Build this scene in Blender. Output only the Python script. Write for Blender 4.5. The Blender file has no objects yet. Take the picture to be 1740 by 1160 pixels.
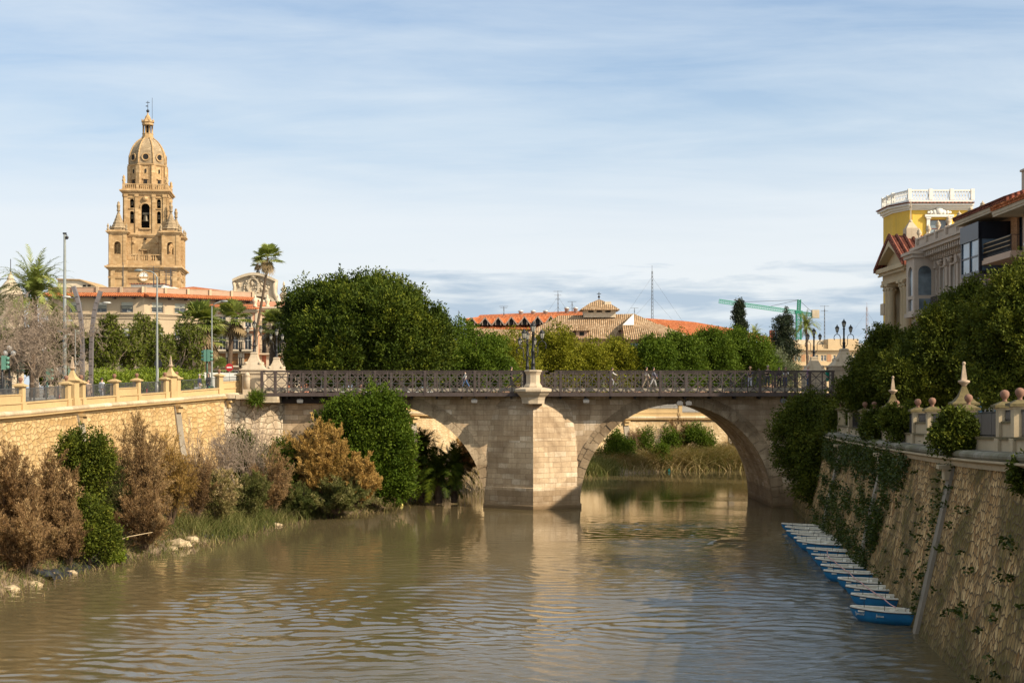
import bpy, math, random
import numpy as np
from mathutils import Vector, Matrix, noise as mnoise
random.seed(7)
RNG = np.random.default_rng(11)
PI = math.pi
C = bpy.context.scene.collection
F, H, CZ = 2500.0, 660.0, 9.85          # photo focal length in photo pixels, horizon row, eye height above the water

def X(px, Y): return (px - 870) / F * Y
def Z(py, Y): return CZ - (py - H) / F * Y
def P(px, py, Y): return Vector((X(px, Y), Y, Z(py, Y)))
def M(n, Y): return n / F * Y            # size in metres of n photo pixels at distance Y

# ---------------------------------------------------------------- objects
def tag(o, label=None, cat=None, group=None, kind=None):
    if label: o['label'] = label
    if cat: o['category'] = cat
    if group: o['group'] = group
    if kind: o['kind'] = kind
    return o
def empty(name, loc=(0, 0, 0), rz=0.0, label=None, cat=None, group=None, parent=None):
    o = bpy.data.objects.new(name, None); C.objects.link(o)
    o.location = loc; o.rotation_euler = (0, 0, rz)
    o.empty_display_size = .2
    if parent: o.parent = parent
    return tag(o, label, cat, group)
def children(o): return list(o.children)
def copy_tree(o, parent=None, loc=None, rz=None):
    kids = KIDS.get(o.name, [])
    c = o.copy(); C.objects.link(c); c.parent = parent
    if loc is not None: c.location = loc
    if rz is not None: c.rotation_euler = (0, 0, rz)
    KIDS[c.name] = [copy_tree(k, c) for k in kids]
    return c
KIDS = {}
def adopt(ch, parent):
    ch.parent = parent
    KIDS.setdefault(parent.name, []).append(ch)
    return ch

def auto_uv(me):
    n = len(me.loops)
    uv = me.uv_layers.new(name='UVMap')
    co = np.empty(len(me.vertices) * 3, np.float64); me.vertices.foreach_get('co', co); co = co.reshape(-1, 3)
    vi = np.empty(n, np.int64); me.loops.foreach_get('vertex_index', vi)
    nf = len(me.polygons)
    nr = np.empty(nf * 3, np.float64); me.polygons.foreach_get('normal', nr); nr = nr.reshape(-1, 3)
    tot = np.empty(nf, np.int64); me.polygons.foreach_get('loop_total', tot)
    fn = np.repeat(nr, tot, axis=0)
    t = np.stack([-fn[:, 1], fn[:, 0], np.zeros(n)], 1)
    L = np.linalg.norm(t, axis=1); flat = L < .12
    t[flat] = (1, 0, 0); L[flat] = 1; t /= L[:, None]
    v = np.cross(fn, t); v[flat] = (0, 1, 0)
    p = co[vi]
    out = np.stack([(p * t).sum(1), (p * v).sum(1)], 1)
    uv.data.foreach_set('uv', out.ravel())

class MB:
    def __init__(s): s.v = []; s.f = []; s.uv = None; s.sm = []
    def add(s, vs, fs, smooth=False):
        b = len(s.v); s.v.extend([tuple(q) for q in vs])
        for f in fs: s.f.append(tuple(b + i for i in f)); s.sm.append(smooth)
        return s
    def box(s, x0, x1, y0, y1, z0, z1):
        vs = [(x, y, z) for z in (z0, z1) for y in (y0, y1) for x in (x0, x1)]
        return s.add(vs, [(0, 2, 3, 1), (4, 5, 7, 6), (0, 1, 5, 4), (2, 6, 7, 3), (0, 4, 6, 2), (1, 3, 7, 5)])
    def cbox(s, c, sx, sy, z0, z1, rz=0.0, taper=1.0):
        ca, sa = math.cos(rz), math.sin(rz); vs = []
        for z, k in ((z0, 1), (z1, taper)):
            for dx, dy in ((-1, -1), (1, -1), (1, 1), (-1, 1)):
                x = dx * sx / 2 * k; y = dy * sy / 2 * k
                vs.append((c[0] + x * ca - y * sa, c[1] + x * sa + y * ca, z))
        return s.add(vs, [(3, 2, 1, 0), (4, 5, 6, 7), (0, 1, 5, 4), (1, 2, 6, 5), (2, 3, 7, 6), (3, 0, 4, 7)])
    def prism(s, poly, a0, a1, axis='y'):
        """poly of (u, z) run along axis; axis y: u=x; axis x: u=y; axis z: poly is (x, y)"""
        n = len(poly)
        def q(u, w, a): return (u, a, w) if axis == 'y' else ((a, u, w) if axis == 'x' else (u, w, a))
        vs = [q(u, w, a0) for u, w in poly] + [q(u, w, a1) for u, w in poly]
        fs = [tuple(range(n)), tuple(range(2 * n - 1, n - 1, -1))]
        fs += [(i, i + n, (i + 1) % n + n, (i + 1) % n) for i in range(n)]
        return s.add(vs, fs)
    def lathe(s, c, prof, n=12, smooth=True, rot=0.0, sx=1, sy=1):
        vs = []; fs = []
        for r, z in prof:
            for k in range(n):
                a = rot + 2 * PI * k / n
                vs.append((c[0] + r * math.cos(a) * sx, c[1] + r * math.sin(a) * sy, c[2] + z))
        m = len(prof)
        for i in range(m - 1):
            for k in range(n):
                a, b = i * n + k, i * n + (k + 1) % n
                fs.append((a, b, b + n, a + n))
        fs.append(tuple(range(n - 1, -1, -1))); fs.append(tuple((m - 1) * n + k for k in range(n)))
        return s.add(vs, fs, smooth)
    def tube(s, pts, rad, n=6, smooth=True):
        pts = [Vector(p) for p in pts]
        if not hasattr(rad, '__len__'): rad = [rad] * len(pts)
        vs = []; fs = []; prev = None
        for i, p in enumerate(pts):
            d = (pts[min(i + 1, len(pts) - 1)] - pts[max(i - 1, 0)])
            d = d.normalized() if d.length > 1e-9 else Vector((0, 0, 1))
            if prev is None:
                a = d.cross(Vector((0, 0, 1)) if abs(d.z) < .9 else Vector((1, 0, 0))).normalized()
            else:
                a = (prev - d * prev.dot(d)); a = a.normalized() if a.length > 1e-6 else d.orthogonal().normalized()
            prev = a; b = d.cross(a)
            for k in range(n):
                t = 2 * PI * k / n
                vs.append(p + (a * math.cos(t) + b * math.sin(t)) * rad[i])
        for i in range(len(pts) - 1):
            for k in range(n):
                q, r = i * n + k, i * n + (k + 1) % n
                fs.append((q, r, r + n, q + n))
        m = len(pts)
        fs.append(tuple(range(n - 1, -1, -1))); fs.append(tuple((m - 1) * n + k for k in range(n)))
        return s.add(vs, fs, smooth)
    def bar(s, p0, p1, w, d=None, up=(0, 0, 1)):
        """square section bar"""
        p0, p1 = Vector(p0), Vector(p1); d = d or w
        t = (p1 - p0).normalized(); u = Vector(up)
        if abs(t.dot(u)) > .95: u = Vector((0, 1, 0))
        a = t.cross(u).normalized() * d / 2; b = a.normalized().cross(t).normalized() * w / 2
        vs = [p + i * a + j * b for p in (p0, p1) for i, j in ((-1, -1), (1, -1), (1, 1), (-1, 1))]
        return s.add(vs, [(0, 1, 2, 3), (7, 6, 5, 4), (0, 4, 5, 1), (1, 5, 6, 2), (2, 6, 7, 3), (3, 7, 4, 0)])
    def sphere(s, c, r, n=10, m=7, sz=1.0, sx=1.0, sy=1.0):
        prof = [(max(1e-4, r * math.sin(PI * i / m)), -r * sz * math.cos(PI * i / m)) for i in range(m + 1)]
        return s.lathe(c, prof, n, True, 0, sx, sy)
    def mesh(s, name):
        me = bpy.data.meshes.new(name); me.from_pydata(s.v, [], s.f)
        me.polygons.foreach_set('use_smooth', s.sm)
        me.update(); 
        if s.uv is None: auto_uv(me)
        else:
            l = me.uv_layers.new(name='UVMap'); l.data.foreach_set('uv', np.array(s.uv, np.float64).ravel())
        return me
    def build(s, name, mat, parent=None, fix=True):
        me = s.mesh(name)
        if fix and s.uv is None:
            import bmesh
            b = bmesh.new(); b.from_mesh(me); bmesh.ops.recalc_face_normals(b, faces=b.faces); b.to_mesh(me); b.free()
        o = bpy.data.objects.new(name, me); C.objects.link(o)
        me.materials.append(mat)
        if parent is not None: adopt(o, parent)
        return o

def raw_mesh(name, verts, k, mat, parent=None, tint=None, smooth=False):
    """verts: (N*k,3) array of separate k-gons"""
    verts = np.asarray(verts, np.float32).reshape(-1, 3); nf = len(verts) // k
    me = bpy.data.meshes.new(name)
    me.vertices.add(len(verts)); me.vertices.foreach_set('co', verts.ravel())
    me.loops.add(nf * k); me.loops.foreach_set('vertex_index', np.arange(nf * k, dtype=np.int32))
    me.polygons.add(nf); me.polygons.foreach_set('loop_start', np.arange(0, nf * k, k, dtype=np.int32))
    me.polygons.foreach_set('loop_total', np.full(nf, k, np.int32))
    me.update(calc_edges=True)
    if tint is not None:
        at = me.attributes.new('tint', 'FLOAT', 'FACE'); at.data.foreach_set('value', np.asarray(tint, np.float32))
    o = bpy.data.objects.new(name, me); C.objects.link(o); me.materials.append(mat)
    if parent is not None: adopt(o, parent)
    return o

# ---------------------------------------------------------------- materials
def new_mat(name):
    m = bpy.data.materials.new(name); m.use_nodes = True
    nt = m.node_tree; nt.nodes.clear()
    out = nt.nodes.new('ShaderNodeOutputMaterial'); b = nt.nodes.new('ShaderNodeBsdfPrincipled')
    nt.links.new(b.outputs[0], out.inputs[0])
    return m, nt, b, out
class NT:
    def __init__(s, nt): s.nt = nt
    def n(s, t, **kw):
        x = s.nt.nodes.new('ShaderNode' + t)
        for k, v in kw.items():
            if k in ('operation', 'blend_type', 'data_type', 'feature', 'wave_type', 'bands_direction', 'attribute_name', 'offset', 'squash', 'offset_frequency', 'noise_dimensions', 'distance', 'wave_profile', 'interpolation_type', 'clamp'): setattr(x, k, v)
            else: x.inputs[k].default_value = v
        return x
    def l(s, a, b): s.nt.links.new(a, b)
    def ramp(s, src, stops, interp='LINEAR'):
        r = s.nt.nodes.new('ShaderNodeValToRGB'); r.color_ramp.interpolation = interp
        e = r.color_ramp.elements
        while len(e) < len(stops): e.new(.5)
        for k, (p, c) in enumerate(stops):
            e[k].position = p; e[k].color = (*c, 1) if len(c) == 3 else c
        s.l(src, r.inputs[0]); return r.outputs[0]
    def mix(s, fac, a, b, bt='MIX'):
        m = s.nt.nodes.new('ShaderNodeMix'); m.data_type = 'RGBA'; m.blend_type = bt
        for v, i in ((fac, 0), (a, 6), (b, 7)):
            if hasattr(v, 'is_linked') or hasattr(v, 'links'): s.l(v, m.inputs[i])
            elif isinstance(v, (int, float)): m.inputs[i].default_value = v
            else: m.inputs[i].default_value = (*v, 1) if len(v) == 3 else v
        return m.outputs[2]
    def math(s, op, a, b=None, c=None, clamp=False):
        m = s.nt.nodes.new('ShaderNodeMath'); m.operation = op; m.use_clamp = clamp
        for i, v in enumerate((a, b, c)):
            if v is None: continue
            if isinstance(v, (int, float)): m.inputs[i].default_value = v
            else: s.l(v, m.inputs[i])
        return m.outputs[0]
    def uv(s, sc=(1, 1, 1), rot=(0, 0, 0), kind='UV'):
        t = s.nt.nodes.new('ShaderNodeTexCoord'); m = s.nt.nodes.new('ShaderNodeMapping')
        m.inputs['Scale'].default_value = sc; m.inputs['Rotation'].default_value = rot
        s.l(t.outputs[kind], m.inputs[0]); return m.outputs[0]
    def noise(s, vec, scale, detail=4, rough=.55, dist=0.0):
        x = s.n('TexNoise', Scale=scale, Detail=detail, Roughness=rough, Distortion=dist)
        s.l(vec, x.inputs['Vector']); return x.outputs['Fac']
    def bump(s, h, strength, dist, bsdf, prev=None):
        b = s.n('Bump', Strength=strength, Distance=dist); s.l(h, b.inputs['Height'])
        if prev is not None: s.l(prev, b.inputs['Normal'])
        s.l(b.outputs[0], bsdf.inputs['Normal']); return b.outputs[0]

def mul(c, k): return tuple(min(1, a * k) for a in c)
MATS = {}
def plain(name, col, rough=.7, metal=0.0, amt=.25, scale=3.0, bump=.0, spec=None, col2=None):
    if name in MATS: return MATS[name]
    m, nt, b, _ = new_mat(name); t = NT(nt)
    uv = t.uv(kind='Object')
    f = t.noise(uv, scale, 6, .6)
    c2 = col2 or mul(col, 1 - amt)
    t.l(t.ramp(f, [(.3, c2), (.68, col)]), b.inputs['Base Color'])
    b.inputs['Roughness'].default_value = rough; b.inputs['Metallic'].default_value = metal
    if spec is not None: b.inputs['Specular IOR Level'].default_value = spec
    if bump: t.bump(f, bump, .05, b)
    MATS[name] = m; return m

def masonry(name, base, var, mortar, bw=.9, bh=.42, msize=.012, stain=(.12, .085, .05), stain_amt=.6, bump=.5, wet=False, light=None):
    """coursed ashlar with uneven block widths, eroded blocks, stains"""
    m, nt, b, _ = new_mat(name); t = NT(nt)
    uv = t.uv()
    # slight warping so joints are not ruler straight
    w = t.n('TexNoise', Scale=1.3, Detail=2.0); t.l(uv, w.inputs['Vector'])
    wv = t.nt.nodes.new('ShaderNodeVectorMath'); wv.operation = 'MULTIPLY_ADD'
    t.l(w.outputs['Color'], wv.inputs[0]); wv.inputs[1].default_value = (.30, .13, 0); t.l(uv, wv.inputs[2])
    br = t.n('TexBrick', offset=.5, Scale=1.0); br.inputs['Brick Width'].default_value = bw; br.inputs['Row Height'].default_value = bh
    br.offset_frequency = 2; br.squash = .8; br.squash_frequency = 3
    br.inputs['Mortar Size'].default_value = msize; br.inputs['Mortar Smooth'].default_value = .4
    br.inputs['Color1'].default_value = (0, 0, 0, 1); br.inputs['Color2'].default_value = (1, 1, 1, 1); br.inputs['Mortar'].default_value = (.5, .5, .5, 1)
    br.inputs['Bias'].default_value = 0.0
    t.l(wv.outputs[0], br.inputs['Vector'])
    col = t.ramp(br.outputs['Color'], [(0, mul(base, .84)), (.3, base), (.8, var), (1, light or mul(var, 1.15))])
    fine = t.noise(uv, 6, 8, .65); big = t.noise(uv, .35, 5, .6, .6)
    col = t.mix(t.math('MULTIPLY', t.ramp(fine, [(.35, (1, 1, 1)), (.6, (0, 0, 0))]), .35), col, mul(base, .55))
    col = t.mix(t.math('MULTIPLY', t.ramp(big, [(.42, (0, 0, 0)), (.66, (1, 1, 1))]), stain_amt), col, stain)
    # streaks running down
    sv = t.uv((1.6, .12, 1)); st = t.noise(sv, 1.4, 5, .6)
    col = t.mix(t.math('MULTIPLY', t.ramp(st, [(.48, (0, 0, 0)), (.66, (1, 1, 1))]), stain_amt * .7), col, mul(stain, 1.3))
    col = t.mix(br.outputs['Fac'], col, mortar)
    if wet:
        sep = t.nt.nodes.new('ShaderNodeSeparateXYZ'); tc = t.nt.nodes.new('ShaderNodeTexCoord'); t.l(tc.outputs['Object'], sep.inputs[0])
        zz = t.math('ADD', sep.outputs[2], t.math('MULTIPLY', t.noise(uv, 1.1, 4), .35))
        col = t.mix(t.math('MULTIPLY', t.ramp(t.math('DIVIDE', zz, 4.0), [(.08, (1, 1, 1)), (.16, (.55, .55, .55)), (.4, (.5, .5, .5)), (.44, (0, 0, 0))]), .95), col, (.16, .105, .055))
    t.l(col, b.inputs['Base Color']); b.inputs['Roughness'].default_value = .9
    b.inputs['Specular IOR Level'].default_value = .15
    hgt = t.math('SUBTRACT', t.math('MULTIPLY', fine, .5), t.math('MULTIPLY', br.outputs['Fac'], .9))
    hgt = t.math('ADD', hgt, t.math('MULTIPLY', br.outputs['Color'], .35))
    t.bump(hgt, bump, .06, b)
    MATS[name] = m; return m

def rubble(name, cols, mortar, sx=2.2, sy=2.0, bump=.9, moss=None, moss_amt=.0, mortar_w=.06, stainc=None, tide=None):
    """irregular stones set in mortar: voronoi cells"""
    m, nt, b, _ = new_mat(name); t = NT(nt)
    uv = t.uv((sx, sy, 1))
    w = t.n('TexNoise', Scale=1.4, Detail=3.0); t.l(uv, w.inputs['Vector'])
    wv = t.nt.nodes.new('ShaderNodeVectorMath'); wv.operation = 'MULTIPLY_ADD'
    t.l(w.outputs['Color'], wv.inputs[0]); wv.inputs[1].default_value = (.5, .45, 0); t.l(uv, wv.inputs[2])
    e = t.n('TexVoronoi', feature='DISTANCE_TO_EDGE', Scale=1.0); e.voronoi_dimensions = '2D'; t.l(wv.outputs[0], e.inputs['Vector'])
    v = t.n('TexVoronoi', feature='F1', Scale=1.0); v.voronoi_dimensions = '2D'; t.l(wv.outputs[0], v.inputs['Vector'])
    for q in (e, v): q.inputs['Randomness'].default_value = .85
    sp = t.nt.nodes.new('ShaderNodeSeparateColor'); t.l(v.outputs['Color'], sp.inputs[0])
    k = len(cols); col = t.ramp(sp.outputs[0], [(i / (k - 1), c) for i, c in enumerate(cols)])
    u1 = t.uv(); fine = t.noise(u1, 9, 7, .65); big = t.noise(u1, .3, 5, .6, .5)
    col = t.mix(t.math('MULTIPLY', t.ramp(fine, [(.35, (1, 1, 1)), (.62, (0, 0, 0))]), .35), col, mul(cols[0], .5))
    if moss:
        col = t.mix(t.math('MULTIPLY', t.ramp(big, [(.46, (0, 0, 0)), (.6, (1, 1, 1))]), moss_amt), col, moss)
    if stainc:
        sv = t.uv((1.1, .1, 1)); st = t.noise(sv, 1.2, 5, .6)
        col = t.mix(t.math('MULTIPLY', t.ramp(st, [(.46, (0, 0, 0)), (.66, (1, 1, 1))]), .7), col, stainc)
    if tide:
        sep = t.nt.nodes.new('ShaderNodeSeparateXYZ'); tc = t.nt.nodes.new('ShaderNodeTexCoord'); t.l(tc.outputs['Object'], sep.inputs[0])
        zz = t.math('ADD', sep.outputs[2], t.math('MULTIPLY', t.math('SUBTRACT', t.noise(u1, .9, 5), .5), 2.6))
        col = t.mix(t.math('MULTIPLY', t.ramp(t.math('DIVIDE', zz, 4.0), [(.04, (1, 1, 1)), (.5, (0, 0, 0))]), .8), col, tide)
    mask = t.ramp(e.outputs['Distance'], [(mortar_w * .4, (1, 1, 1)), (mortar_w, (0, 0, 0))])
    col = t.mix(mask, col, mortar)
    t.l(col, b.inputs['Base Color']); b.inputs['Roughness'].default_value = .92; b.inputs['Specular IOR Level'].default_value = .12
    hgt = t.ramp(e.outputs['Distance'], [(0, (0, 0, 0)), (mortar_w * 2.2, (.75, .75, .75)), (.5, (1, 1, 1))])
    hgt = t.math('ADD', hgt, t.math('MULTIPLY', fine, .35))
    t.bump(hgt, bump, .09, b)
    MATS[name] = m; return m

def render_coat(name, col, amt=.3, dirt=(.25, .2, .14), bump=.15, streak=.35):
    """rendered / cut stone wall with weather streaks"""
    m, nt, b, _ = new_mat(name); t = NT(nt)
    uv = t.uv(); big = t.noise(uv, .35, 6, .6); fine = t.noise(uv, 5, 6, .6)
    c = t.ramp(big, [(.3, mul(col, 1 - amt)), (.65, col)])
    sv = t.uv((1.8, .15, 1)); st = t.noise(sv, 1.6, 5, .62)
    c = t.mix(t.math('MULTIPLY', t.ramp(st, [(.5, (0, 0, 0)), (.75, (1, 1, 1))]), streak), c, dirt)
    c = t.mix(t.math('MULTIPLY', t.ramp(fine, [(.4, (1, 1, 1)), (.6, (0, 0, 0))]), .18), c, mul(col, .6))
    t.l(c, b.inputs['Base Color']); b.inputs['Roughness'].default_value = .88; b.inputs['Specular IOR Level'].default_value = .15
    t.bump(fine, bump, .05, b)
    MATS[name] = m; return m

def tiles(name, c1, c2, c3, pitch=.28, row=.42):
    """barrel roof tiles: UV v runs up the slope"""
    m, nt, b, _ = new_mat(name); t = NT(nt)
    uv = t.uv()
    br = t.n('TexBrick', offset=0.0, Scale=1.0); br.inputs['Brick Width'].default_value = pitch; br.inputs['Row Height'].default_value = row
    br.inputs['Mortar Size'].default_value = .035; br.inputs['Mortar Smooth'].default_value = .6
    br.inputs['Color1'].default_value = (0, 0, 0, 1); br.inputs['Color2'].default_value = (1, 1, 1, 1)
    t.l(uv, br.inputs['Vector'])
    col = t.ramp(br.outputs['Color'], [(0, c1), (.5, c2), (1, c3)])
    big = t.noise(uv, .25, 6, .65)
    col = t.mix(t.math('MULTIPLY', t.ramp(big, [(.45, (0, 0, 0)), (.7, (1, 1, 1))]), .5), col, mul(c1, .6))
    w = t.n('TexWave', wave_type='BANDS', bands_direction='X', Scale=1.0 / pitch * .5 / 1.0); t.l(uv, w.inputs['Vector'])
    w.inputs['Scale'].default_value = 2 * PI / (20 * pitch) * 1.0
    col = t.mix(t.math('MULTIPLY', br.outputs['Fac'], .7), col, mul(c1, .35))
    t.l(col, b.inputs['Base Color']); b.inputs['Roughness'].default_value = .85; b.inputs['Specular IOR Level'].default_value = .15
    hgt = t.math('ADD', w.outputs['Fac'], t.math('MULTIPLY', br.outputs['Color'], .4))
    t.bump(hgt, .8, .12, b)
    MATS[name] = m; return m

def leaf_mat(name, stops, trans=.3, rough=.5, spec=.3):
    m, nt, b, out = new_mat(name); t = NT(nt)
    a = t.n('Attribute', attribute_name='tint')
    col = t.ramp(a.outputs['Fac'], stops)
    t.l(col, b.inputs['Base Color']); b.inputs['Roughness'].default_value = rough; b.inputs['Specular IOR Level'].default_value = spec
    if trans > 0:
        tr = t.n('BsdfTranslucent'); t.l(t.mix(1.0, col, (1.0, .95, .45), 'MULTIPLY'), tr.inputs['Color'])
        mx = t.n('MixShader', Fac=trans); t.l(b.outputs[0], mx.inputs[1]); t.l(tr.outputs[0], mx.inputs[2]); t.l(mx.outputs[0], out.inputs[0])
    MATS[name] = m; return m

def glass_mat(name, col=(.03, .04, .05), rough=.08):
    m, nt, b, _ = new_mat(name); t = NT(nt)
    f = t.noise(t.uv(kind='Object'), .6, 3)
    t.l(t.ramp(f, [(.35, mul(col, .5)), (.65, mul(col, 1.6))]), b.inputs['Base Color'])
    b.inputs['Roughness'].default_value = rough; b.inputs['Specular IOR Level'].default_value = .6
    MATS[name] = m; return m

# ---------------------------------------------------------------- leaves
def unit(v): return v / np.maximum(np.linalg.norm(v, axis=1, keepdims=True), 1e-9)
def leaf_quads(p, d, L, W, rng=RNG, fold=.25):
    """p base (n,3), d direction (n,3); returns (n*4,3) diamonds"""
    n = len(p); r = unit(rng.normal(size=(n, 3))); s = unit(np.cross(d, r)); u = np.cross(s, d)
    L = L * rng.uniform(.7, 1.3, (n, 1)); W = W * rng.uniform(.7, 1.3, (n, 1))
    mid = p + d * L * .45 + u * W * fold
    q = np.stack([p, mid + s * W * .5, p + d * L, mid - s * W * .5], 1)
    return q.reshape(-1, 3)
def in_blob(p, b): return (((p - b[:3]) / b[3:]) ** 2).sum(1)
def crown_mesh(name, blobs, nclump, per, L, W, clen, crad, mat, parent, seed=1, up=.35, tint_off=0.0, rough_out=.10, inner=.22, spread=.7, thr=.80, lobe=.30, gap=1.0):
    """crown in three scales: big blobs carry lobes, lobes carry leaf sprigs that point outward"""
    rng = np.random.default_rng(seed)
    B = np.array(blobs, float); B[:, 3:] = np.maximum(B[:, 3:] - clen * .42, B[:, 3:] * .6)
    wgt = (B[:, 3] * B[:, 4] + B[:, 3] * B[:, 5] + B[:, 4] * B[:, 5]); tot = wgt.sum(); wgt /= tot
    rm = B[:, 3:].mean(); rl0 = rm * lobe
    nl = int(np.clip(gap * tot * 4.2 / (rl0 * rl0 * 3.0), 8, 900))
    k = rng.choice(len(B), nl * 3, p=wgt); u = unit(rng.normal(size=(len(k), 3)))
    rad = 1 - lobe * .45 + rng.normal(0, rough_out * .8, len(k))
    c = B[k, :3] + u * B[k, 3:] * rad[:, None]
    deep = np.zeros(len(k), bool)
    for j in range(len(B)): deep |= (in_blob(c, B[j]) < .52) & (k != j)
    keep = ~deep; c, u, k = c[keep][:nl], u[keep][:nl], k[keep][:nl]; nl = len(c)
    ln = unit(u / B[k, 3:]); lr = rl0 * rng.uniform(.65, 1.35, nl) * (1 + rough_out)
    lt = rng.normal(0, .10, nl)
    q = rng.choice(nl, nclump, p=lr ** 2 / (lr ** 2).sum())
    v = unit(rng.normal(size=(nclump, 3)) + ln[q] * .9 + np.array([0, 0, .25]))
    rr = lr[q] * np.where(rng.random(nclump) < inner, rng.uniform(.2, .8, nclump), rng.normal(.95, .07 + rough_out * .3, nclump))
    p = c[q] + v * rr[:, None] * np.array([1, 1, 1.08])
    ax = unit(v * (1 - up) + np.array([0, 0, 1.0]) * up + rng.normal(0, .25, p.shape))
    # sparse inner foliage that closes the view through the crown
    m = int(nclump * .30); k2 = rng.choice(len(B), m, p=wgt); pin = B[k2, :3] + unit(rng.normal(size=(m, 3))) * B[k2, 3:] * rng.uniform(.30, .68, (m, 1))
    p = np.concatenate([p, pin]); ax = np.concatenate([ax, unit(rng.normal(size=(m, 3)))]); q = np.concatenate([q, rng.integers(0, nl, m)])
    n = len(p); ct = rng.normal(0, .10, n) + lt[q]; sc = rng.uniform(.6, 1.4, n)
    ii = np.repeat(np.arange(n), per)
    t = rng.random(len(ii)); a = ax[ii]
    off = rng.normal(0, 1, (len(ii), 3)) * (crad * sc[ii] * (1.1 - .75 * t))[:, None]
    pos = p[ii] + a * (t * clen * sc[ii])[:, None] + off
    d = unit(a * (1 - spread) + unit(off) * spread * .7 + rng.normal(0, .35, pos.shape))
    qd = leaf_quads(pos, d, L, W, rng)
    tint = np.clip(.45 + tint_off + ct[ii] + rng.normal(0, .08, len(ii)) + .18 * (t - .5), 0, 1)
    return raw_mesh(name, qd, 4, mat, parent, tint)

def limbs(mb, base, top, r0, r1, targets, n=7):
    """trunk from base to top then limbs to the targets"""
    base, top = Vector(base), Vector(top)
    mid = base.lerp(top, .5) + Vector((random.uniform(-.3, .3), random.uniform(-.2, .2), 0))
    mb.tube([base - Vector((0, 0, .3)), base + Vector((0, 0, .25)), mid, top], [r0 * 1.5, r0, (r0 + r1) / 2, r1], n)
    for tg in targets:
        tg = Vector(tg); c = top.lerp(tg, .45) + Vector((0, 0, -.12 * (tg - top).length))
        mb.tube([top.lerp(mid, .25), c, tg], [r1 * .75, r1 * .42, r1 * .12], 5)

def twig_tree(base, dirs, length, r, depth, rng, out, spread=.55, droop=0.0, shrink=.74, kids=(2, 3), jit=.16):
    """recursive bare branches; out collects (p0,p1,r0,r1)"""
    for d in dirs:
        p = np.array(base, float); dd = np.array(d, float); seg = length / 2; rr = r
        for s in range(2):
            nd = dd + rng.normal(0, jit, 3); nd[2] -= droop; nd /= np.linalg.norm(nd)
            q = p + nd * seg; r2 = rr * .8
            out.append((*p, *q, rr, r2)); p, dd, rr = q, nd, r2
            if depth > 0 and s == 0 and rng.random() < .7:
                e = dd + rng.normal(0, spread, 3); e /= np.linalg.norm(e)
                twig_tree(p, [e], length * shrink * .8, rr * .6, depth - 1, rng, out, spread, droop, shrink, kids, jit)
        if depth > 0:
            nd = []
            for _ in range(rng.integers(kids[0], kids[1] + 1)):
                e = dd + rng.normal(0, spread, 3); e /= np.linalg.norm(e); nd.append(e)
            twig_tree(p, nd, length * shrink, rr * .8, depth - 1, rng, out, spread, droop, shrink, kids, jit)
def twig_mesh(name, segs, mat, parent=None, minr=.008):
    S = np.array(segs); a, b = S[:, :3], S[:, 3:6]; d = unit(b - a)
    ref = np.where(np.abs(d[:, 2:3]) < .9, np.array([[0, 0, 1.0]]), np.array([[1.0, 0, 0]]))
    s = unit(np.cross(d, ref)); u = np.cross(s, d); q = []
    r0 = np.maximum(S[:, 6:7], minr); r1 = np.maximum(S[:, 7:8], minr)
    ang = [0, 2 * PI / 3, 4 * PI / 3]
    ra = [a + (s * math.cos(t) + u * math.sin(t)) * r0 for t in ang]; rb = [b + d * .01 + (s * math.cos(t) + u * math.sin(t)) * r1 for t in ang]
    for i in range(3):
        j = (i + 1) % 3; q.append(np.stack([ra[i], ra[j], rb[j], rb[i]], 1))
    v = np.concatenate(q).reshape(-1, 3)
    return raw_mesh(name, v, 4, mat, parent, np.full(len(v) // 4, .5))
def seg_leaves(segs, per, L, W, rng, sel=None):
    S = np.array(segs); 
    if sel is not None: S = S[S[:, 6] < sel]
    ii = np.repeat(np.arange(len(S)), per); t = rng.random((len(ii), 1))
    p = S[ii, :3] * (1 - t) + S[ii, 3:6] * t; d = unit(unit(S[ii, 3:6] - S[ii, :3]) + rng.normal(0, .6, p.shape))
    return leaf_quads(p, d, L, W, rng), np.clip(.5 + rng.normal(0, .1, len(S))[ii] + rng.normal(0, .12, len(ii)), 0, 1)

def blades(base, h, lean, w, rng, nseg=3, arch=.6):
    """grass / reed blades as chained quads: base (n,3), h (n,), lean dir (n,2)"""
    n = len(base); q = []
    th = rng.uniform(0, 2 * PI, n); side = np.stack([np.cos(th), np.sin(th), np.zeros(n)], 1)
    def pt(t): return base + np.concatenate([lean * (t ** 1.7)[:, None] if hasattr(t, '__len__') else lean * t ** 1.7, (h * (t - arch * .35 * t * t))[:, None]], 1)
    for s in range(nseg):
        t0, t1 = s / nseg, (s + 1) / nseg; a, b = pt(t0), pt(t1)
        w0 = w * (1 - t0 * .8); w1 = w * (1 - t1 * .8) * (0.2 if s == nseg - 1 else 1)
        q.append(np.stack([a - side * w0 / 2, a + side * w0 / 2, b + side * w1 / 2, b - side * w1 / 2], 1))
    return np.concatenate(q).reshape(-1, 3), n * nseg
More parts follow.
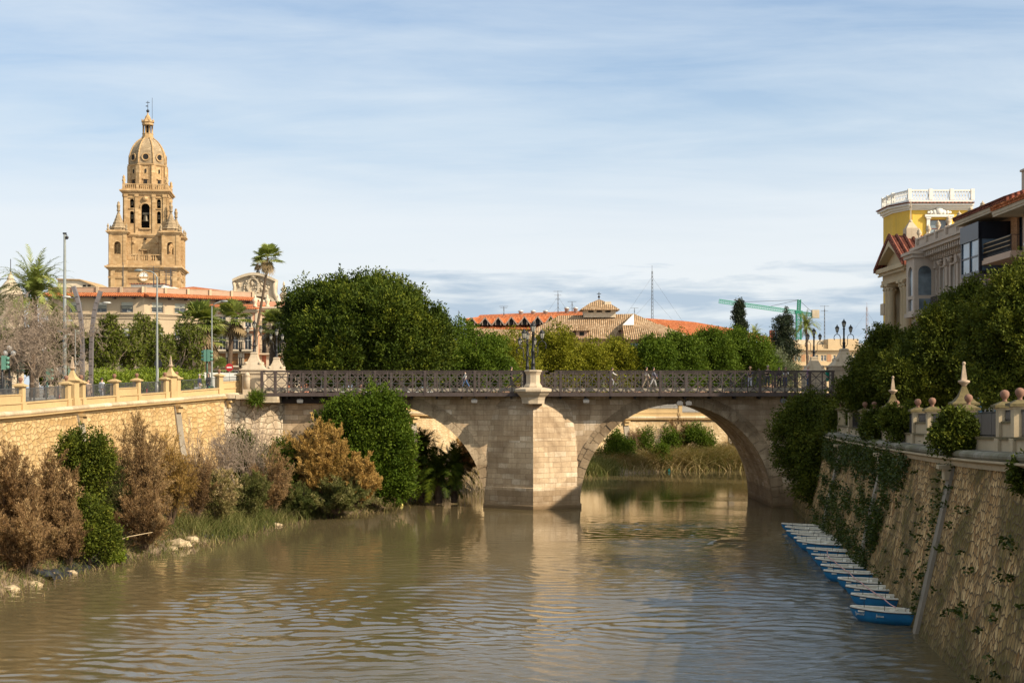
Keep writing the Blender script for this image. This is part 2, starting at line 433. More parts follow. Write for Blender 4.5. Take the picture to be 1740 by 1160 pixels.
# ================================================================ camera, light, sky
SUN = Vector((1.0, -0.56, 0.76)).normalized()
def setup():
    sc = bpy.context.scene
    cam = bpy.data.cameras.new('camera'); co = bpy.data.objects.new('camera', cam); C.objects.link(co)
    co.location = (0, 0, CZ); co.rotation_euler = (PI / 2, 0, 0)
    cam.sensor_width = 36; cam.lens = F / 1740 * 36; cam.shift_y = (H - 580) / 1740
    cam.clip_start = .5; cam.clip_end = 6000
    sc.camera = co
    L = bpy.data.lights.new('sun', 'SUN'); L.energy = 5.0; L.angle = math.radians(.55); L.color = (1, .86, .66)
    lo = bpy.data.objects.new('sun', L); C.objects.link(lo); lo.rotation_euler = SUN.to_track_quat('Z', 'Y').to_euler(); lo.location = (60, -40, 90)
    w = bpy.data.worlds.new('World'); sc.world = w; w.use_nodes = True
    nt = w.node_tree; nt.nodes.clear(); t = NT(nt)
    out = nt.nodes.new('ShaderNodeOutputWorld'); bg = nt.nodes.new('ShaderNodeBackground')
    sky = nt.nodes.new('ShaderNodeTexSky'); sky.sky_type = 'NISHITA'; sky.sun_disc = False
    sky.sun_elevation = math.asin(SUN.z); sky.sun_rotation = math.atan2(SUN.x, SUN.y)
    sky.air_density = 1.0; sky.dust_density = .6; sky.ozone_density = 1.6; sky.altitude = 50
    tc = nt.nodes.new('ShaderNodeTexCoord'); sep = nt.nodes.new('ShaderNodeSeparateXYZ'); t.l(tc.outputs['Generated'], sep.inputs[0])
    x, y, z = sep.outputs
    # cirrus sheet: noise on a plane high above
    zz = t.math('ADD', t.math('MAXIMUM', z, 0.0), .10)
    cx = t.math('DIVIDE', x, zz); cy = t.math('DIVIDE', y, zz)
    cmb = nt.nodes.new('ShaderNodeCombineXYZ'); t.l(t.math('MULTIPLY', cx, 1.0), cmb.inputs[0]); t.l(t.math('MULTIPLY', cy, 1.0), cmb.inputs[1])
    mp = nt.nodes.new('ShaderNodeMapping'); t.l(cmb.outputs[0], mp.inputs[0]); mp.inputs['Rotation'].default_value = (0, 0, .75); mp.inputs['Scale'].default_value = (.65, 1.3, 1)
    n1 = t.noise(mp.outputs[0], .9, 8, .56, .35); 
    mp2 = nt.nodes.new('ShaderNodeMapping'); t.l(cmb.outputs[0], mp2.inputs[0]); mp2.inputs['Rotation'].default_value = (0, 0, .55); mp2.inputs['Scale'].default_value = (.9, 2.2, 1); mp2.inputs['Location'].default_value = (3.1, 1.7, 0)
    n2 = t.noise(mp2.outputs[0], 1.3, 8, .6, .6)
    cir = t.math('ADD', t.math('MULTIPLY', n1, .65), t.math('MULTIPLY', n2, .35))
    cirm = t.ramp(cir, [(.40, (0, 0, 0)), (.60, (1, 1, 1))])
    el = t.math('ARCSINE', z)
    low = t.ramp(t.math('DIVIDE', el, .35), [(0, (.80, .80, .80)), (.18, (.95, .95, .95)), (.34, (.86, .86, .86)), (.48, (.66, .66, .66)), (.75, (.42, .42, .42)), (1, (.36, .36, .36))])
    m1 = t.math('ADD', t.math('MULTIPLY', cirm, .12), low, clamp=True)
    # veil colours in units of the physical sky (background strength is applied after)
    warm = t.ramp(t.math('DIVIDE', el, .35), [(0, (6.0, 7.0, 7.9)), (.2, (8.5, 8.8, 8.9)), (.32, (8.3, 8.7, 9.0)), (.5, (6.1, 7.4, 8.4)), (1, (2.8, 4.9, 7.6))])
    c = t.mix(t.math('MULTIPLY', m1, .93), t.mix(1.0, sky.outputs[0], (.95, 1.1, 1.3), 'MULTIPLY'), warm)
    c = t.mix(t.math('MULTIPLY', cirm, .55), c, (7.6, 8.3, 8.9))
    # grey-blue cloud banks low over the roofs: noise over azimuth and elevation
    az = t.math('ARCTAN2', x, y)
    c2 = nt.nodes.new('ShaderNodeCombineXYZ'); t.l(t.math('MULTIPLY', az, 7.0), c2.inputs[0]); t.l(t.math('MULTIPLY', el, 46.0), c2.inputs[1]); c2.inputs[2].default_value = 4.3
    n3 = t.noise(c2.outputs[0], 1.5, 8, .58, .3)
    band = t.ramp(t.math('DIVIDE', el, .10), [(.0, (.45, .45, .45)), (.35, (.62, .62, .62)), (.60, (.66, .66, .66)), (.80, (.42, .42, .42)), (1, (.0, .0, .0))])
    right = t.ramp(t.math('ADD', az, .5), [(.28, (0, 0, 0)), (.46, (1, 1, 1)), (.72, (1, 1, 1)), (.9, (.5, .5, .5))])
    n3m = t.ramp(t.math('ADD', n3, t.math('MULTIPLY', t.math('SUBTRACT', band, .5), .55)), [(.46, (0, 0, 0)), (.66, (1, 1, 1))])
    gm = t.math('MULTIPLY', t.math('MULTIPLY', n3m, right), .80)
    c = t.mix(gm, c, (3.9, 5.1, 6.4))
    # added brightness in the unseen sky round the sun and overhead, to fill shade
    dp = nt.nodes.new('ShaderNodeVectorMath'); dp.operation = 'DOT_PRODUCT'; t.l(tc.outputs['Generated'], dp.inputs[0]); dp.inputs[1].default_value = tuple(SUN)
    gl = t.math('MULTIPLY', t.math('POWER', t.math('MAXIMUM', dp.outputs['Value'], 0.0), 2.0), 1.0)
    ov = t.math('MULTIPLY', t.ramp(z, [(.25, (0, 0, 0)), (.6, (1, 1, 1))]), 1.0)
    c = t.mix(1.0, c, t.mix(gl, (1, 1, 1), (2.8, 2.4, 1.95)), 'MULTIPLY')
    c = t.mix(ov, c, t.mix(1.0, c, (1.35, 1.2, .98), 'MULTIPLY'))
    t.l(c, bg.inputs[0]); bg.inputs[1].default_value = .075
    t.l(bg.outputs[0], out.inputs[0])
    sc.view_settings.view_transform = 'Standard'; sc.view_settings.look = 'None'; sc.view_settings.gamma = 1; sc.view_settings.exposure = .5
    sc.cycles.use_adaptive_sampling = True; sc.cycles.max_bounces = 6; sc.cycles.transparent_max_bounces = 6
    sc.cycles.use_denoising = True
setup()

# ================================================================ paths along the river
def catmull(pts, step=1.5):
    pts = [Vector(p) for p in pts]; out = []
    for i in range(len(pts) - 1):
        p0, p1, p2, p3 = pts[max(i - 1, 0)], pts[i], pts[i + 1], pts[min(i + 2, len(pts) - 1)]
        n = max(1, int((p2 - p1).length / step))
        for k in range(n):
            t = k / n
            out.append(.5 * ((2 * p1) + (p2 - p0) * t + (2 * p0 - 5 * p1 + 4 * p2 - p3) * t * t + (3 * p1 - p0 - 3 * p2 + p3) * t ** 3))
    out.append(pts[-1]); return out
class Path:
    def __init__(s, pts, side, step=1.5):
        s.p = catmull(pts, step); s.side = side; s.s = [0]
        for a, b in zip(s.p, s.p[1:]): s.s.append(s.s[-1] + math.hypot(b.x - a.x, b.y - a.y))
        s.L = s.s[-1]
    def at(s, u, off=0.0):
        u = max(0, min(s.L, u)); i = 0
        while i < len(s.s) - 2 and s.s[i + 1] < u: i += 1
        t = (u - s.s[i]) / max(1e-6, s.s[i + 1] - s.s[i])
        p = s.p[i].lerp(s.p[i + 1], t)
        def tan(j):
            a, b = s.p[max(j - 1, 0)], s.p[min(j + 1, len(s.p) - 1)]; d = Vector((b.x - a.x, b.y - a.y, 0)); return d.normalized()
        d = tan(i).lerp(tan(i + 1), t).normalized()
        n = Vector((d.y, -d.x, 0)) * s.side
        q = p + n * off
        return q, d, n
    def px(s, px, off=0.0, lo=0.0):
        best = None; u = lo
        prev = None
        while u < s.L:
            q, d, n = s.at(u, off); v = q.x / q.y * F + 870 - px
            if prev is not None and prev * v <= 0: return u
            prev = v; u += .2
        return None
    def sweep(s, prof, u0=0, u1=None, closed=False, step=1.5, caps=False, vscale=1.0):
        """prof: (off, z, 'r' or 'a'); returns MB with uv (s, profile length)"""
        u1 = s.L if u1 is None else u1
        n = max(1, int((u1 - u0) / step)); mb = MB(); mb.uv = []
        us = [u0 + (u1 - u0) * i / n for i in range(n + 1)]; rows = []
        for u in us:
            rows.append([tuple((lambda q: (q.x, q.y, (q.z + z) if md == 'r' else z))(s.at(u, off)[0])) for off, z, md in prof])
        pl = [0]
        for j in range(1, len(prof)):
            a, b = Vector(rows[0][j - 1]), Vector(rows[0][j]); pl.append(pl[-1] + (b - a).length)
        m = len(prof); rng_ = range(m if closed else m - 1)
        if closed: pl.append(pl[-1] + (Vector(rows[0][0]) - Vector(rows[0][-1])).length)
        mb.v = [v for r in rows for v in r]
        for i in range(n):
            for j in rng_:
                j2 = (j + 1) % m; f = (i * m + j, (i + 1) * m + j, (i + 1) * m + j2, i * m + j2)
                if s.side < 0: f = f[::-1]
                mb.f.append(f); mb.sm.append(False)
                q = [(us[i], -pl[j]), (us[i + 1], -pl[j]), (us[i + 1], -pl[j + 1]), (us[i], -pl[j + 1])]
                if s.side < 0: q = q[::-1]
                mb.uv.extend(q)
        if caps:
            for r in (0, n):
                f = tuple(r * m + j for j in range(m)); mb.f.append(f if r else f[::-1]); mb.sm.append(False)
                mb.uv.extend([(prof[j][0], prof[j][1]) for j in (range(m) if r else reversed(range(m)))])
        return mb
LW = Path([(-31.5, 30, 7.9), (-30.9, 60, 8.1), (-29.8, 86, 8.33), (-29.0, 95.7, 8.53), (-28.0, 103.7, 8.72), (-26.5, 113.5, 8.95), (-23.75, 119, 9.25), (-22.2, 121.6, 9.36), (-21.9, 122.2, 9.37)], 1)
RW = Path([(14.2, 26, 8.3), (16.3, 46, 7.64), (17.8, 59.3, 7.24), (20.2, 79.4, 6.83), (22.4, 99.3, 6.55), (24.6, 121.5, 6.5)], -1)
FW = Path([(-21.5, 135.2, 9.2), (-15, 139, 8.2), (-10, 143, 7.5), (-5.5, 150, 7.2), (-1, 163, 6.8), (8, 179, 6.3), (25, 186, 6.2), (60, 186, 6.2), (120, 175, 6.2)], 1)

# ================================================================ setting: ground, banks, water
m_earth = plain('earth', (.24, .17, .10), .95, amt=.45, scale=1.6, bump=.6, col2=(.09, .065, .04))
m_pave = plain('paving', (.34, .31, .27), .9, amt=.3, scale=.4)
m_bed = plain('riverbed_mud', (.10, .075, .045), .9)
def water():
    m, nt, b, _ = new_mat('muddy_water'); t = NT(nt)
    uv = t.uv(kind='Object')
    big = t.noise(uv, .045, 3, .5)
    col = t.ramp(big, [(.3, (.092, .071, .035)), (.7, (.125, .097, .050))])
    t.l(col, b.inputs['Base Color']); b.inputs['Roughness'].default_value = .045; b.inputs['IOR'].default_value = 1.34
    b.inputs['Specular IOR Level'].default_value = .5
    v1 = t.uv((.6, 1.0, 1), kind='Object'); n1 = t.noise(v1, .8, 5, .6, .5); n0 = t.noise(t.uv((.5, 1.0, 1), (0, 0, -.12), kind='Object'), .33, 3, .5, .8)
    v2 = t.uv((.5, 1.25, 1), (0, 0, .18), kind='Object'); n2 = t.noise(v2, 2.6, 5, .6, .5)
    # calmer water close to the bridge and the left bank, choppier towards the right and the viewer
    sep = nt.nodes.new('ShaderNodeSeparateXYZ'); tc = nt.nodes.new('ShaderNodeTexCoord'); t.l(tc.outputs['Object'], sep.inputs[0])
    g = t.math('ADD', t.math('MULTIPLY', sep.outputs[0], .028), t.math('MULTIPLY', sep.outputs[1], -.016))
    calm = t.math('ADD', t.math('ADD', g, 1.45), t.math('MULTIPLY', t.math('SUBTRACT', t.noise(t.uv((.35, 1, 1), kind='Object'), .09, 4, .55, .8), .5), 3.2))
    calm = t.ramp(calm, [(.0, (.10, .10, .10)), (.9, (1, 1, 1))])
    h = t.math('ADD', t.math('MULTIPLY', n1, .30), t.math('MULTIPLY', n2, .50))
    h = t.math('MULTIPLY', h, calm)
    bp = t.bump(h, .8, .08, b)
    # thin drifting foam streaks
    fv = t.uv((.35, 1.3, 1), (0, 0, .1), kind='Object'); fo = t.noise(fv, 2.4, 9, .7, 1.2)
    fa = t.noise(t.uv((.3, 1, 1), kind='Object'), .11, 3)
    fm = t.math('MULTIPLY', t.ramp(fo, [(.63, (0, 0, 0)), (.69, (1, 1, 1))]), t.ramp(fa, [(.52, (0, 0, 0)), (.62, (.5, .5, .5))]))
    t.l(t.mix(fm, col, (.55, .52, .46)), b.inputs['Base Color'])
    t.l(t.ramp(fm, [(0, (.02, .02, .02)), (1, (.5, .5, .5))]), b.inputs['Roughness'])
    # real waves: a fan of vertices, finer near the viewer, displaced by many short wave trains
    rng = np.random.default_rng(4); ys = [-60, -20, 10, 30]; y = 38.0
    while y < 190: ys.append(y); y += max(.09, .000045 * y * y)
    ys += [200, 230]; ys = np.array(ys); nx = 520; u = np.linspace(-1, 1, nx)
    half = np.maximum(32, .62 * ys + 8); half[-3:] = 330
    Xg = u[None, :] * half[:, None] + (u[None, :] > 2); Yg = np.repeat(ys[:, None], nx, 1)
    wx = Xg + .9 * np.sin(Yg * .31 + 1.3 * np.sin(Xg * .17)) + .5 * np.sin(Yg * .83 + Xg * .41); wy = Yg + .8 * np.sin(Xg * .37 + .7 * np.sin(Yg * .21)) + .35 * np.sin(Xg * .9 - Yg * .5)
    calm = .80 + .34 * np.sin(Xg * .09 + 1.1 * np.sin(Yg * .06) + .8) * np.sin(Yg * .075 + .9 * np.sin(Xg * .07)) + .16 * np.sin(Xg * .21 + Yg * .17) + .018 * Xg - .0085 * (Yg - 62)
    calm = np.clip(calm, .15, 1.3); Zg = np.zeros_like(Xg)
    for k in range(80):
        lam = .34 * (4.2 ** rng.random()); th = rng.normal(.15, .62); kk = 2 * PI / lam; sl = .0195 * (1.0 if lam > .9 else .8)
        px_ = np.maximum(.0, 1 - (ys / (95 * lam ** .9 + 20)) ** 4)[:, None] if lam < 1.6 else 1.0
        gate = .5 + .5 * np.sin(wx * rng.uniform(.08, .3) + wy * rng.uniform(.1, .35) + rng.uniform(0, 6.3))
        Zg += gate * px_ * sl / kk * 2 * np.sin(kk * (math.sin(th) * wx + math.cos(th) * wy) + rng.uniform(0, 6.3))
    Zg *= calm; Zg[ys > 195] = 0
    V = np.stack([Xg, Yg, Zg], -1).reshape(-1, 3).astype(np.float32); ny = len(ys); a = (np.arange(ny - 1)[:, None] * nx + np.arange(nx - 1)[None, :]).ravel(); Fq = np.stack([a, a + 1, a + nx + 1, a + nx], 1).astype(np.int32)
    me = bpy.data.meshes.new('river_water'); me.vertices.add(len(V)); me.vertices.foreach_set('co', V.ravel()); me.loops.add(Fq.size); me.loops.foreach_set('vertex_index', Fq.ravel()); me.polygons.add(len(Fq)); me.polygons.foreach_set('loop_start', np.arange(0, Fq.size, 4, dtype=np.int32)); me.polygons.foreach_set('loop_total', np.full(len(Fq), 4, np.int32)); me.polygons.foreach_set('use_smooth', np.ones(len(Fq), bool)); me.update(calc_edges=True); me.materials.append(m)
    o = bpy.data.objects.new('river_water', me); C.objects.link(o); tag(o, kind='structure')
    bd = MB(); bd.add([(-70, -60, -2.5), (260, -60, -2.5), (260, 230, -2.5), (-70, 230, -2.5)], [(0, 1, 2, 3)])
    tag(bd.build('riverbed', m_bed, fix=False), kind='structure')
water()

# land beyond the walls, one sheet on each side
def ground():
    mb = MB(); n0 = [LW.at(LW.L * i / 50, -.2)[0] for i in range(51)]; n1 = [FW.at(FW.L * i / 80, -.3)[0] for i in range(81)]
    rim = [Vector((-31.6, -60, 7.9))] + n0 + n1 + [Vector((260, 160, 6.2))]
    far = []
    for i, p in enumerate(rim):
        t = i / (len(rim) - 1)
        if t < .45: q = Vector((-900, -200 + 1500 * t / .45 * .8, 9.0))
        else: q = Vector((-900 + 3300 * (t - .45) / .55, 3200 - 900 * (t - .45), 9.0))
        far.append(q)
    n = len(rim)
    mids = []
    for i, p in enumerate(rim):
        d = (far[i] - p); d.z = 0; d.normalize(); q = p + d * 26; q.z = p.z * .35 + 9.0 * .65 - .1; mids.append(q)
    vs = [(p.x, p.y, p.z - .05) for p in rim] + [tuple(q) for q in mids] + [tuple(q) for q in far]
    fs = []
    for i in range(n - 1):
        fs += [(i, i + 1, n + i + 1, n + i), (n + i, n + i + 1, 2 * n + i + 1, 2 * n + i)]
    mb.add(vs, fs); tag(mb.build('north_ground', m_pave), kind='structure')
    mb = MB(); rr = [RW.at(RW.L * i / 40, -.3)[0] for i in range(41)]
    rim = [Vector((11, -60, 8))] + rr + [Vector((25.5, 134, 6.6)), Vector((31, 147, 6.5)), Vector((60, 156, 6.4)), Vector((130, 150, 6.4)), Vector((260, 120, 6.4))]
    far = [Vector((400, -60 + 3 * i, 6.6)) for i in range(len(rim))]
    n = len(rim); vs = [(p.x, p.y, p.z + .18) for p in rim] + [tuple(q) for q in far]
    mb.add(vs, [(i, i + 1, n + i + 1, n + i) for i in range(n - 1)])
    # river wall of the far side of the right bank
    tag(mb.build('south_ground', m_pave), kind='structure')
ground()

def bankmesh(name, path, water_pts, zwall, offw, seed, mat, n=90, m=16, bump=.35):
    """sloping earth bank from the foot of a wall to the waterline"""
    rng = random.Random(seed)
    wp = catmull([(x, y, 0) for x, y in water_pts], 1.0)
    mb = MB(); vs = []
    for i in range(n + 1):
        t = i / n; a = path.at(path.L * t, offw)[0]
        # nearest matching point on the waterline by fraction
        k = t * (len(wp) - 1); i0 = int(k); b = wp[i0].lerp(wp[min(i0 + 1, len(wp) - 1)], k - i0)
        for j in range(m + 1):
            u = j / m; x = a.x + (b.x - a.x) * u; y = a.y + (b.y - a.y) * u
            z = zwall * (1 - u) ** .9 * (1 - .25 * u) 
            nn = mnoise.noise(Vector((x * .5, y * .5, seed))) * .6 + mnoise.noise(Vector((x * 1.7, y * 1.7, seed))) * .3
            z += nn * bump * (1 if u > .05 else .3)
            if j == m: z = -.6; x += (b.x - a.x) * .04; y += (b.y - a.y) * .04
            vs.append((x, y, z))
    fs = [(i * (m + 1) + j, (i + 1) * (m + 1) + j, (i + 1) * (m + 1) + j + 1, i * (m + 1) + j + 1) for i in range(n) for j in range(m)]
    mb.add(vs, fs, True); o = mb.build(name, mat); tag(o, kind='structure'); return wp
LBW = [(-27.5, 30), (-26.5, 55), (-24.5, 70.4), (-23.2, 80.7), (-20.6, 89.5), (-18.7, 96.6), (-16.2, 109.4), (-12.8, 114.5), (-9.5, 121.5)]
LBW2 = [(-11.0, 121.5), (-8.5, 128), (-4.5, 141), (1, 152), (7.5, 163.5), (15.8, 172), (30, 180), (60, 180), (120, 168)]
wl_left = bankmesh('river_bank', LW, LBW, 2.3, 1.4, 3, m_earth)
FWX = Path([(-22.2, 121.6, 9.3), (-21.5, 135.2, 9.2), (-15, 139, 8.2), (-10, 143, 7.5), (-5.5, 150, 7.2), (-1, 163, 6.8), (8, 179, 6.3), (25, 186, 6.2), (60, 186, 6.2), (120, 175, 6.2)], 1)
wl_far = bankmesh('river_bank', FWX, LBW2, 2.2, 1.2, 5, m_earth, n=120, m=12)

# ================================================================ embankment walls
m_yrub = rubble('yellow_rubble', [(.38, .24, .10), (.52, .36, .17), (.58, .42, .22), (.45, .30, .13)], (.36, .235, .11), 1.75, 3.7, .8, mortar_w=.09, stainc=(.30, .19, .085))
m_yrub_f = rubble('far_rubble', [(.46, .33, .18), (.58, .44, .26), (.62, .48, .30)], (.40, .30, .18), 2.0, 2.6, .5, mortar_w=.06, stainc=(.30, .2, .1))
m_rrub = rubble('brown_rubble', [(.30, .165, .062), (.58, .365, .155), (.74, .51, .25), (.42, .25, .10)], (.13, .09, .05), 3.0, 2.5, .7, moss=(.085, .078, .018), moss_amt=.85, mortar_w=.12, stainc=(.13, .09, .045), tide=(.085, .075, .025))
m_ystone = render_coat('yellow_stone', (.51, .36, .18), .22, (.36, .25, .13), .2, .4)
m_coping = masonry('coping_stone', (.54, .42, .27), (.62, .51, .36), (.35, .26, .16), 1.3, 3.0, .02, stain_amt=.35, bump=.3)
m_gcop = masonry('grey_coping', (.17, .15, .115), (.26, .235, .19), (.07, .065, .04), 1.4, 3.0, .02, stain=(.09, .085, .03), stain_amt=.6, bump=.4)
m_pil = render_coat('pilaster_concrete', (.31, .265, .205), .3, (.22, .19, .14), .4, .5)
m_rstone = render_coat('beige_stone', (.50, .40, .26), .25, (.18, .14, .09), .2, .45)
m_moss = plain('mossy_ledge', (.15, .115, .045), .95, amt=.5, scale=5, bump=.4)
m_tip = plain('weathered_finial', (.46, .34, .23), .85, amt=.4, scale=5, bump=.2)
m_ball = plain('terracotta_ball', (.22, .11, .07), .85, amt=.25, scale=6, bump=.2)
m_iron = plain('black_iron', (.022, .022, .024), .55, .3, amt=.3)
m_greyiron = plain('grey_iron', (.10, .10, .10), .5, .3, amt=.3)
m_pipe = plain('pale_metal', (.55, .54, .5), .45, .3, amt=.2)

def wall_thing(label, path, mat, cop, ledge, batter, zb, piers, drop=.45, pier_w=.75, zfoot=-1.0):
    w = empty('embankment_wall', tuple(path.at(path.L * .5)[0].xy) + (0,), label=label, cat='wall')
    org = w.location.copy()
    def fixp(o):
        o.matrix_parent_inverse = Matrix.Translation(-org); return o
    bz = path.at(path.L * .5)[0].z
    sw = path.sweep([(-.15, -drop + .04, 'r'), (0, -drop + .04, 'r'), (batter * .35, bz * .62, 'a'), (batter, zb, 'a'), (batter + .25, zfoot, 'a')])
    fixp(sw.build('wall_face', mat, w))
    # moulded ledge under the coping roll, then the roll itself
    fixp(path.sweep([(-.3, -drop + .03, 'r'), (.12, -drop + .03, 'r'), (.16, -.30, 'r'), (.40, -.20, 'r'), (.40, -.13, 'r'), (-.3, -.13, 'r')], closed=True, caps=True).build('ledge', ledge, w))
    pr = [(-.3, -.12, 'r'), (.26, -.12, 'r'), (.33, -.04, 'r'), (.33, .05, 'r'), (.26, .13, 'r'), (.12, .17, 'r'), (-.3, .17, 'r')]
    fixp(path.sweep(pr, closed=True, caps=True).build('coping', cop, w))
    for u in piers:
        q, d, n = path.at(u); mb = MB(); top = q.z - drop
        hw = pier_w / 2; vs = []
        for (off, z) in ((0.0, top), (batter * .35, bz * .62), (batter, zb), (batter + .25, zfoot)):
            for s_ in (-hw, hw):
                for k in (.14, -.2):
                    p = path.at(u + s_, off + k)[0]; vs.append((p.x, p.y, z))
        fs = []
        for r in range(3):
            b = r * 4; fs += [(b, b + 4, b + 6, b + 2), (b + 1, b, b + 4, b + 5), (b + 2, b + 3, b + 7, b + 6)]
        mb.add(vs, fs); fixp(mb.build('pilaster', m_pil, w))
        mb = MB(); p = path.at(u, .18)[0]
        mb.cbox(p, .62, .5, top - .55, top + .0, math.atan2(d.y, d.x)); mb.cbox(path.at(u, .3)[0], .7, .7, top - .12, top + .04, math.atan2(d.y, d.x))
        fixp(mb.build('corbel', ledge, w))
    return w, fixp
lp = [LW.px(x) for x in (133, 299)]; lend = LW.px(384)
period = lp[1] - lp[0]
wl, fixl = wall_thing('sunlit yellow rubble river wall with rounded stone coping on the left bank', LW, m_yrub, m_coping, m_ystone, 1.5, 1.6, [lp[0] - 2 * period, lp[0] - period, lp[0], lp[1], lend], .45)
rp = []
for yy in (39.5, 59.3, 79.4, 99.3):
    u = min((RW.L * i / 400 for i in range(401)), key=lambda u: abs(RW.at(u)[0].y - yy)); rp.append(u)
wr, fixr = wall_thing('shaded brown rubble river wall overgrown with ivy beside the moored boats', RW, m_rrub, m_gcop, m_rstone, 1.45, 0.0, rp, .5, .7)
wf, fixf = wall_thing('pale yellow embankment wall seen through the arches beyond the bridge', FW, m_yrub_f, m_coping, m_ystone, 1.2, 1.4, [FW.px(700) or 10, FW.px(1062) or 40, FW.px(1240) or 60], .4)
# south wall beyond the bridge
SW = Path([(24.6, 134.2, 6.6), (27, 140, 6.5), (34, 147, 6.5), (60, 155, 6.4), (130, 150, 6.4)], -1)
wall_thing('river wall on the right bank behind the bridge', SW, m_rrub, m_gcop, m_rstone, 1.2, 0.0, [], .5)

# ---------------------------------------------------------------- promenade balustrades
def ball_pillar(c, rz, z, s, stone, capm, ballm, parent, fix, body_h=1.45):
    mb = MB(); mb.cbox(c, .46 * s, .46 * s, z, z + body_h * s, rz); mb.cbox(c, .56 * s, .56 * s, z, z + .42 * s, rz)
    mb.cbox(c, .54 * s, .54 * s, z + (body_h - .10) * s, z + (body_h - .03) * s, rz)
    p = fix(mb.build('pillar', stone, parent))
    mb = MB(); mb.cbox(c, .74 * s, .74 * s, z + (body_h - .03) * s, z + (body_h + .06) * s, rz); mb.cbox(c, .66 * s, .66 * s, z + (body_h + .06) * s, z + (body_h + .17) * s, rz, .35)
    k = mb.build('cap', capm, p)
    mb = MB(); zz = z + (body_h + .15) * s
    mb.lathe((c[0], c[1], zz), [(.10 * s, 0), (.07 * s, .05 * s), (.07 * s, .10 * s), (.11 * s, .14 * s), (.14 * s, .20 * s), (.15 * s, .26 * s), (.14 * s, .32 * s), (.09 * s, .375 * s), (.02, .40 * s)], 14)
    mb.build('ball', ballm, p)
    p['label'] = 'square stone pillar topped by a terracotta ball'
    return p
def obelisk(c, rz, z, s, stone, capm, tipm, parent, fix):
    mb = MB(); mb.cbox(c, .78 * s, .62 * s, z, z + 1.62 * s, rz); mb.cbox(c, .88 * s, .72 * s, z, z + .5 * s, rz); mb.cbox(c, .88 * s, .72 * s, z + 1.52 * s, z + 1.6 * s, rz)
    p = fix(mb.build('obelisk_pillar', stone, parent))
    mb = MB(); zz = (c[0], c[1], z + 1.62 * s)
    mb.lathe(zz, [(.69 * s, 0), (.69 * s, .07 * s), (.54 * s, .12 * s), (.34 * s, .28 * s), (.22 * s, .46 * s), (.12 * s, .66 * s), (.09 * s, .70 * s)], 4, False, rz + PI / 4)
    mb.build('cap', capm, p)
    mb = MB(); mb.lathe(zz, [(.08 * s, .68 * s), (.11 * s, .74 * s), (.19 * s, .81 * s), (.23 * s, .85 * s), (.22 * s, .89 * s), (.12 * s, .92 * s)], 10)
    mb.lathe(zz, [(.14 * s, .92 * s), (.13 * s, 1.0 * s), (.055 * s, 1.48 * s), (.05 * s, 1.5 * s)], 4, False, rz + PI / 4)
    mb.sphere((c[0], c[1], z + 3.15 * s), .07 * s, 8, 6); mb.build('finial', m_tip, p)
    return p
def fence(path, u0, u1, z0, z1, off, mat, parent, fix, pitch=.13):
    mb = MB(); n = max(2, int((u1 - u0) / pitch)); r = .011 if mat is m_iron else .012
    for i in range(n + 1):
        u = u0 + (u1 - u0) * i / n; q = path.at(u, off)[0]
        w = r if i % 14 else r * 2.4
        mb.cbox(q, w * 2, w * 2, q.z + z0 - .03, q.z + z1, 0)
    for zz in (z0 + .06, z1 - .04):
        for i in range(0, n, 4):
            a = path.at(u0 + (u1 - u0) * i / n, off)[0]; b = path.at(u0 + (u1 - u0) * min(n, i + 4) / n, off)[0]
            mb.bar(a + Vector((0, 0, zz)), b + Vector((0, 0, zz)), .04, .03)
    return fix(mb.build('fence_panel', mat, parent))
def balustrade(label, path, plan, off, s, stone, lowcap, capm, ballm, iron, zoff):
    """plan: list of (kind, u): 'p' ball pillar, 'o' obelisk; spans between: 'f' fence, 'w' raised wall"""
    w = empty('promenade_balustrade', tuple(path.at(path.L * .5)[0].xy) + (0,), label=label, cat='balustrade')
    org = w.location.copy()
    def fix(o): o.matrix_parent_inverse = Matrix.Translation(-org); return o
    u0, u1 = plan[0][1], plan[-1][1]
    fix(path.sweep([(off + .17 * s, zoff - .1, 'r'), (off + .17 * s, zoff + .38 * s, 'r'), (off - .17 * s, zoff + .38 * s, 'r'), (off - .17 * s, zoff - .1, 'r')], u0, u1, closed=True, caps=True).build('low_wall', stone, w))
    fix(path.sweep([(off + .24 * s, zoff + .38 * s, 'r'), (off + .24 * s, zoff + .47 * s, 'r'), (off - .24 * s, zoff + .47 * s, 'r'), (off - .24 * s, zoff + .38 * s, 'r')], u0, u1, closed=True, caps=True).build('low_coping', lowcap, w))
    for i, (k, u, *sp) in enumerate(plan):
        q, d, n = path.at(u, off); rz = math.atan2(d.y, d.x)
        (ball_pillar if k == 'p' else obelisk)(q, rz, q.z + zoff, s, stone, capm, ballm, w, fix)
        if sp and i + 1 < len(plan):
            a, b = u + .25 * s, plan[i + 1][1] - .25 * s
            if sp[0] == 'f': fence(path, a, b, zoff + .47 * s, zoff + 1.32 * s, off, iron, w, fix)
            if sp[0] == 'w':
                fix(path.sweep([(off + .13 * s, zoff + .46 * s, 'r'), (off + .13 * s, zoff + .90 * s, 'r'), (off - .13 * s, zoff + .90 * s, 'r'), (off - .13 * s, zoff + .46 * s, 'r')], a, b, closed=True, caps=True).build('raised_panel', stone, w))
                fix(path.sweep([(off + .18 * s, zoff + .90 * s, 'r'), (off + .18 * s, zoff + .97 * s, 'r'), (off - .18 * s, zoff + .97 * s, 'r'), (off - .18 * s, zoff + .90 * s, 'r')], a, b, closed=True, caps=True).build('panel_coping', lowcap, w))
                fence(path, a, b, zoff + .97 * s, zoff + 1.34 * s, off, iron, w, fix)
    return w
U = lambda x: LW.px(x, -.3)
ob = [U(124), U(291)]
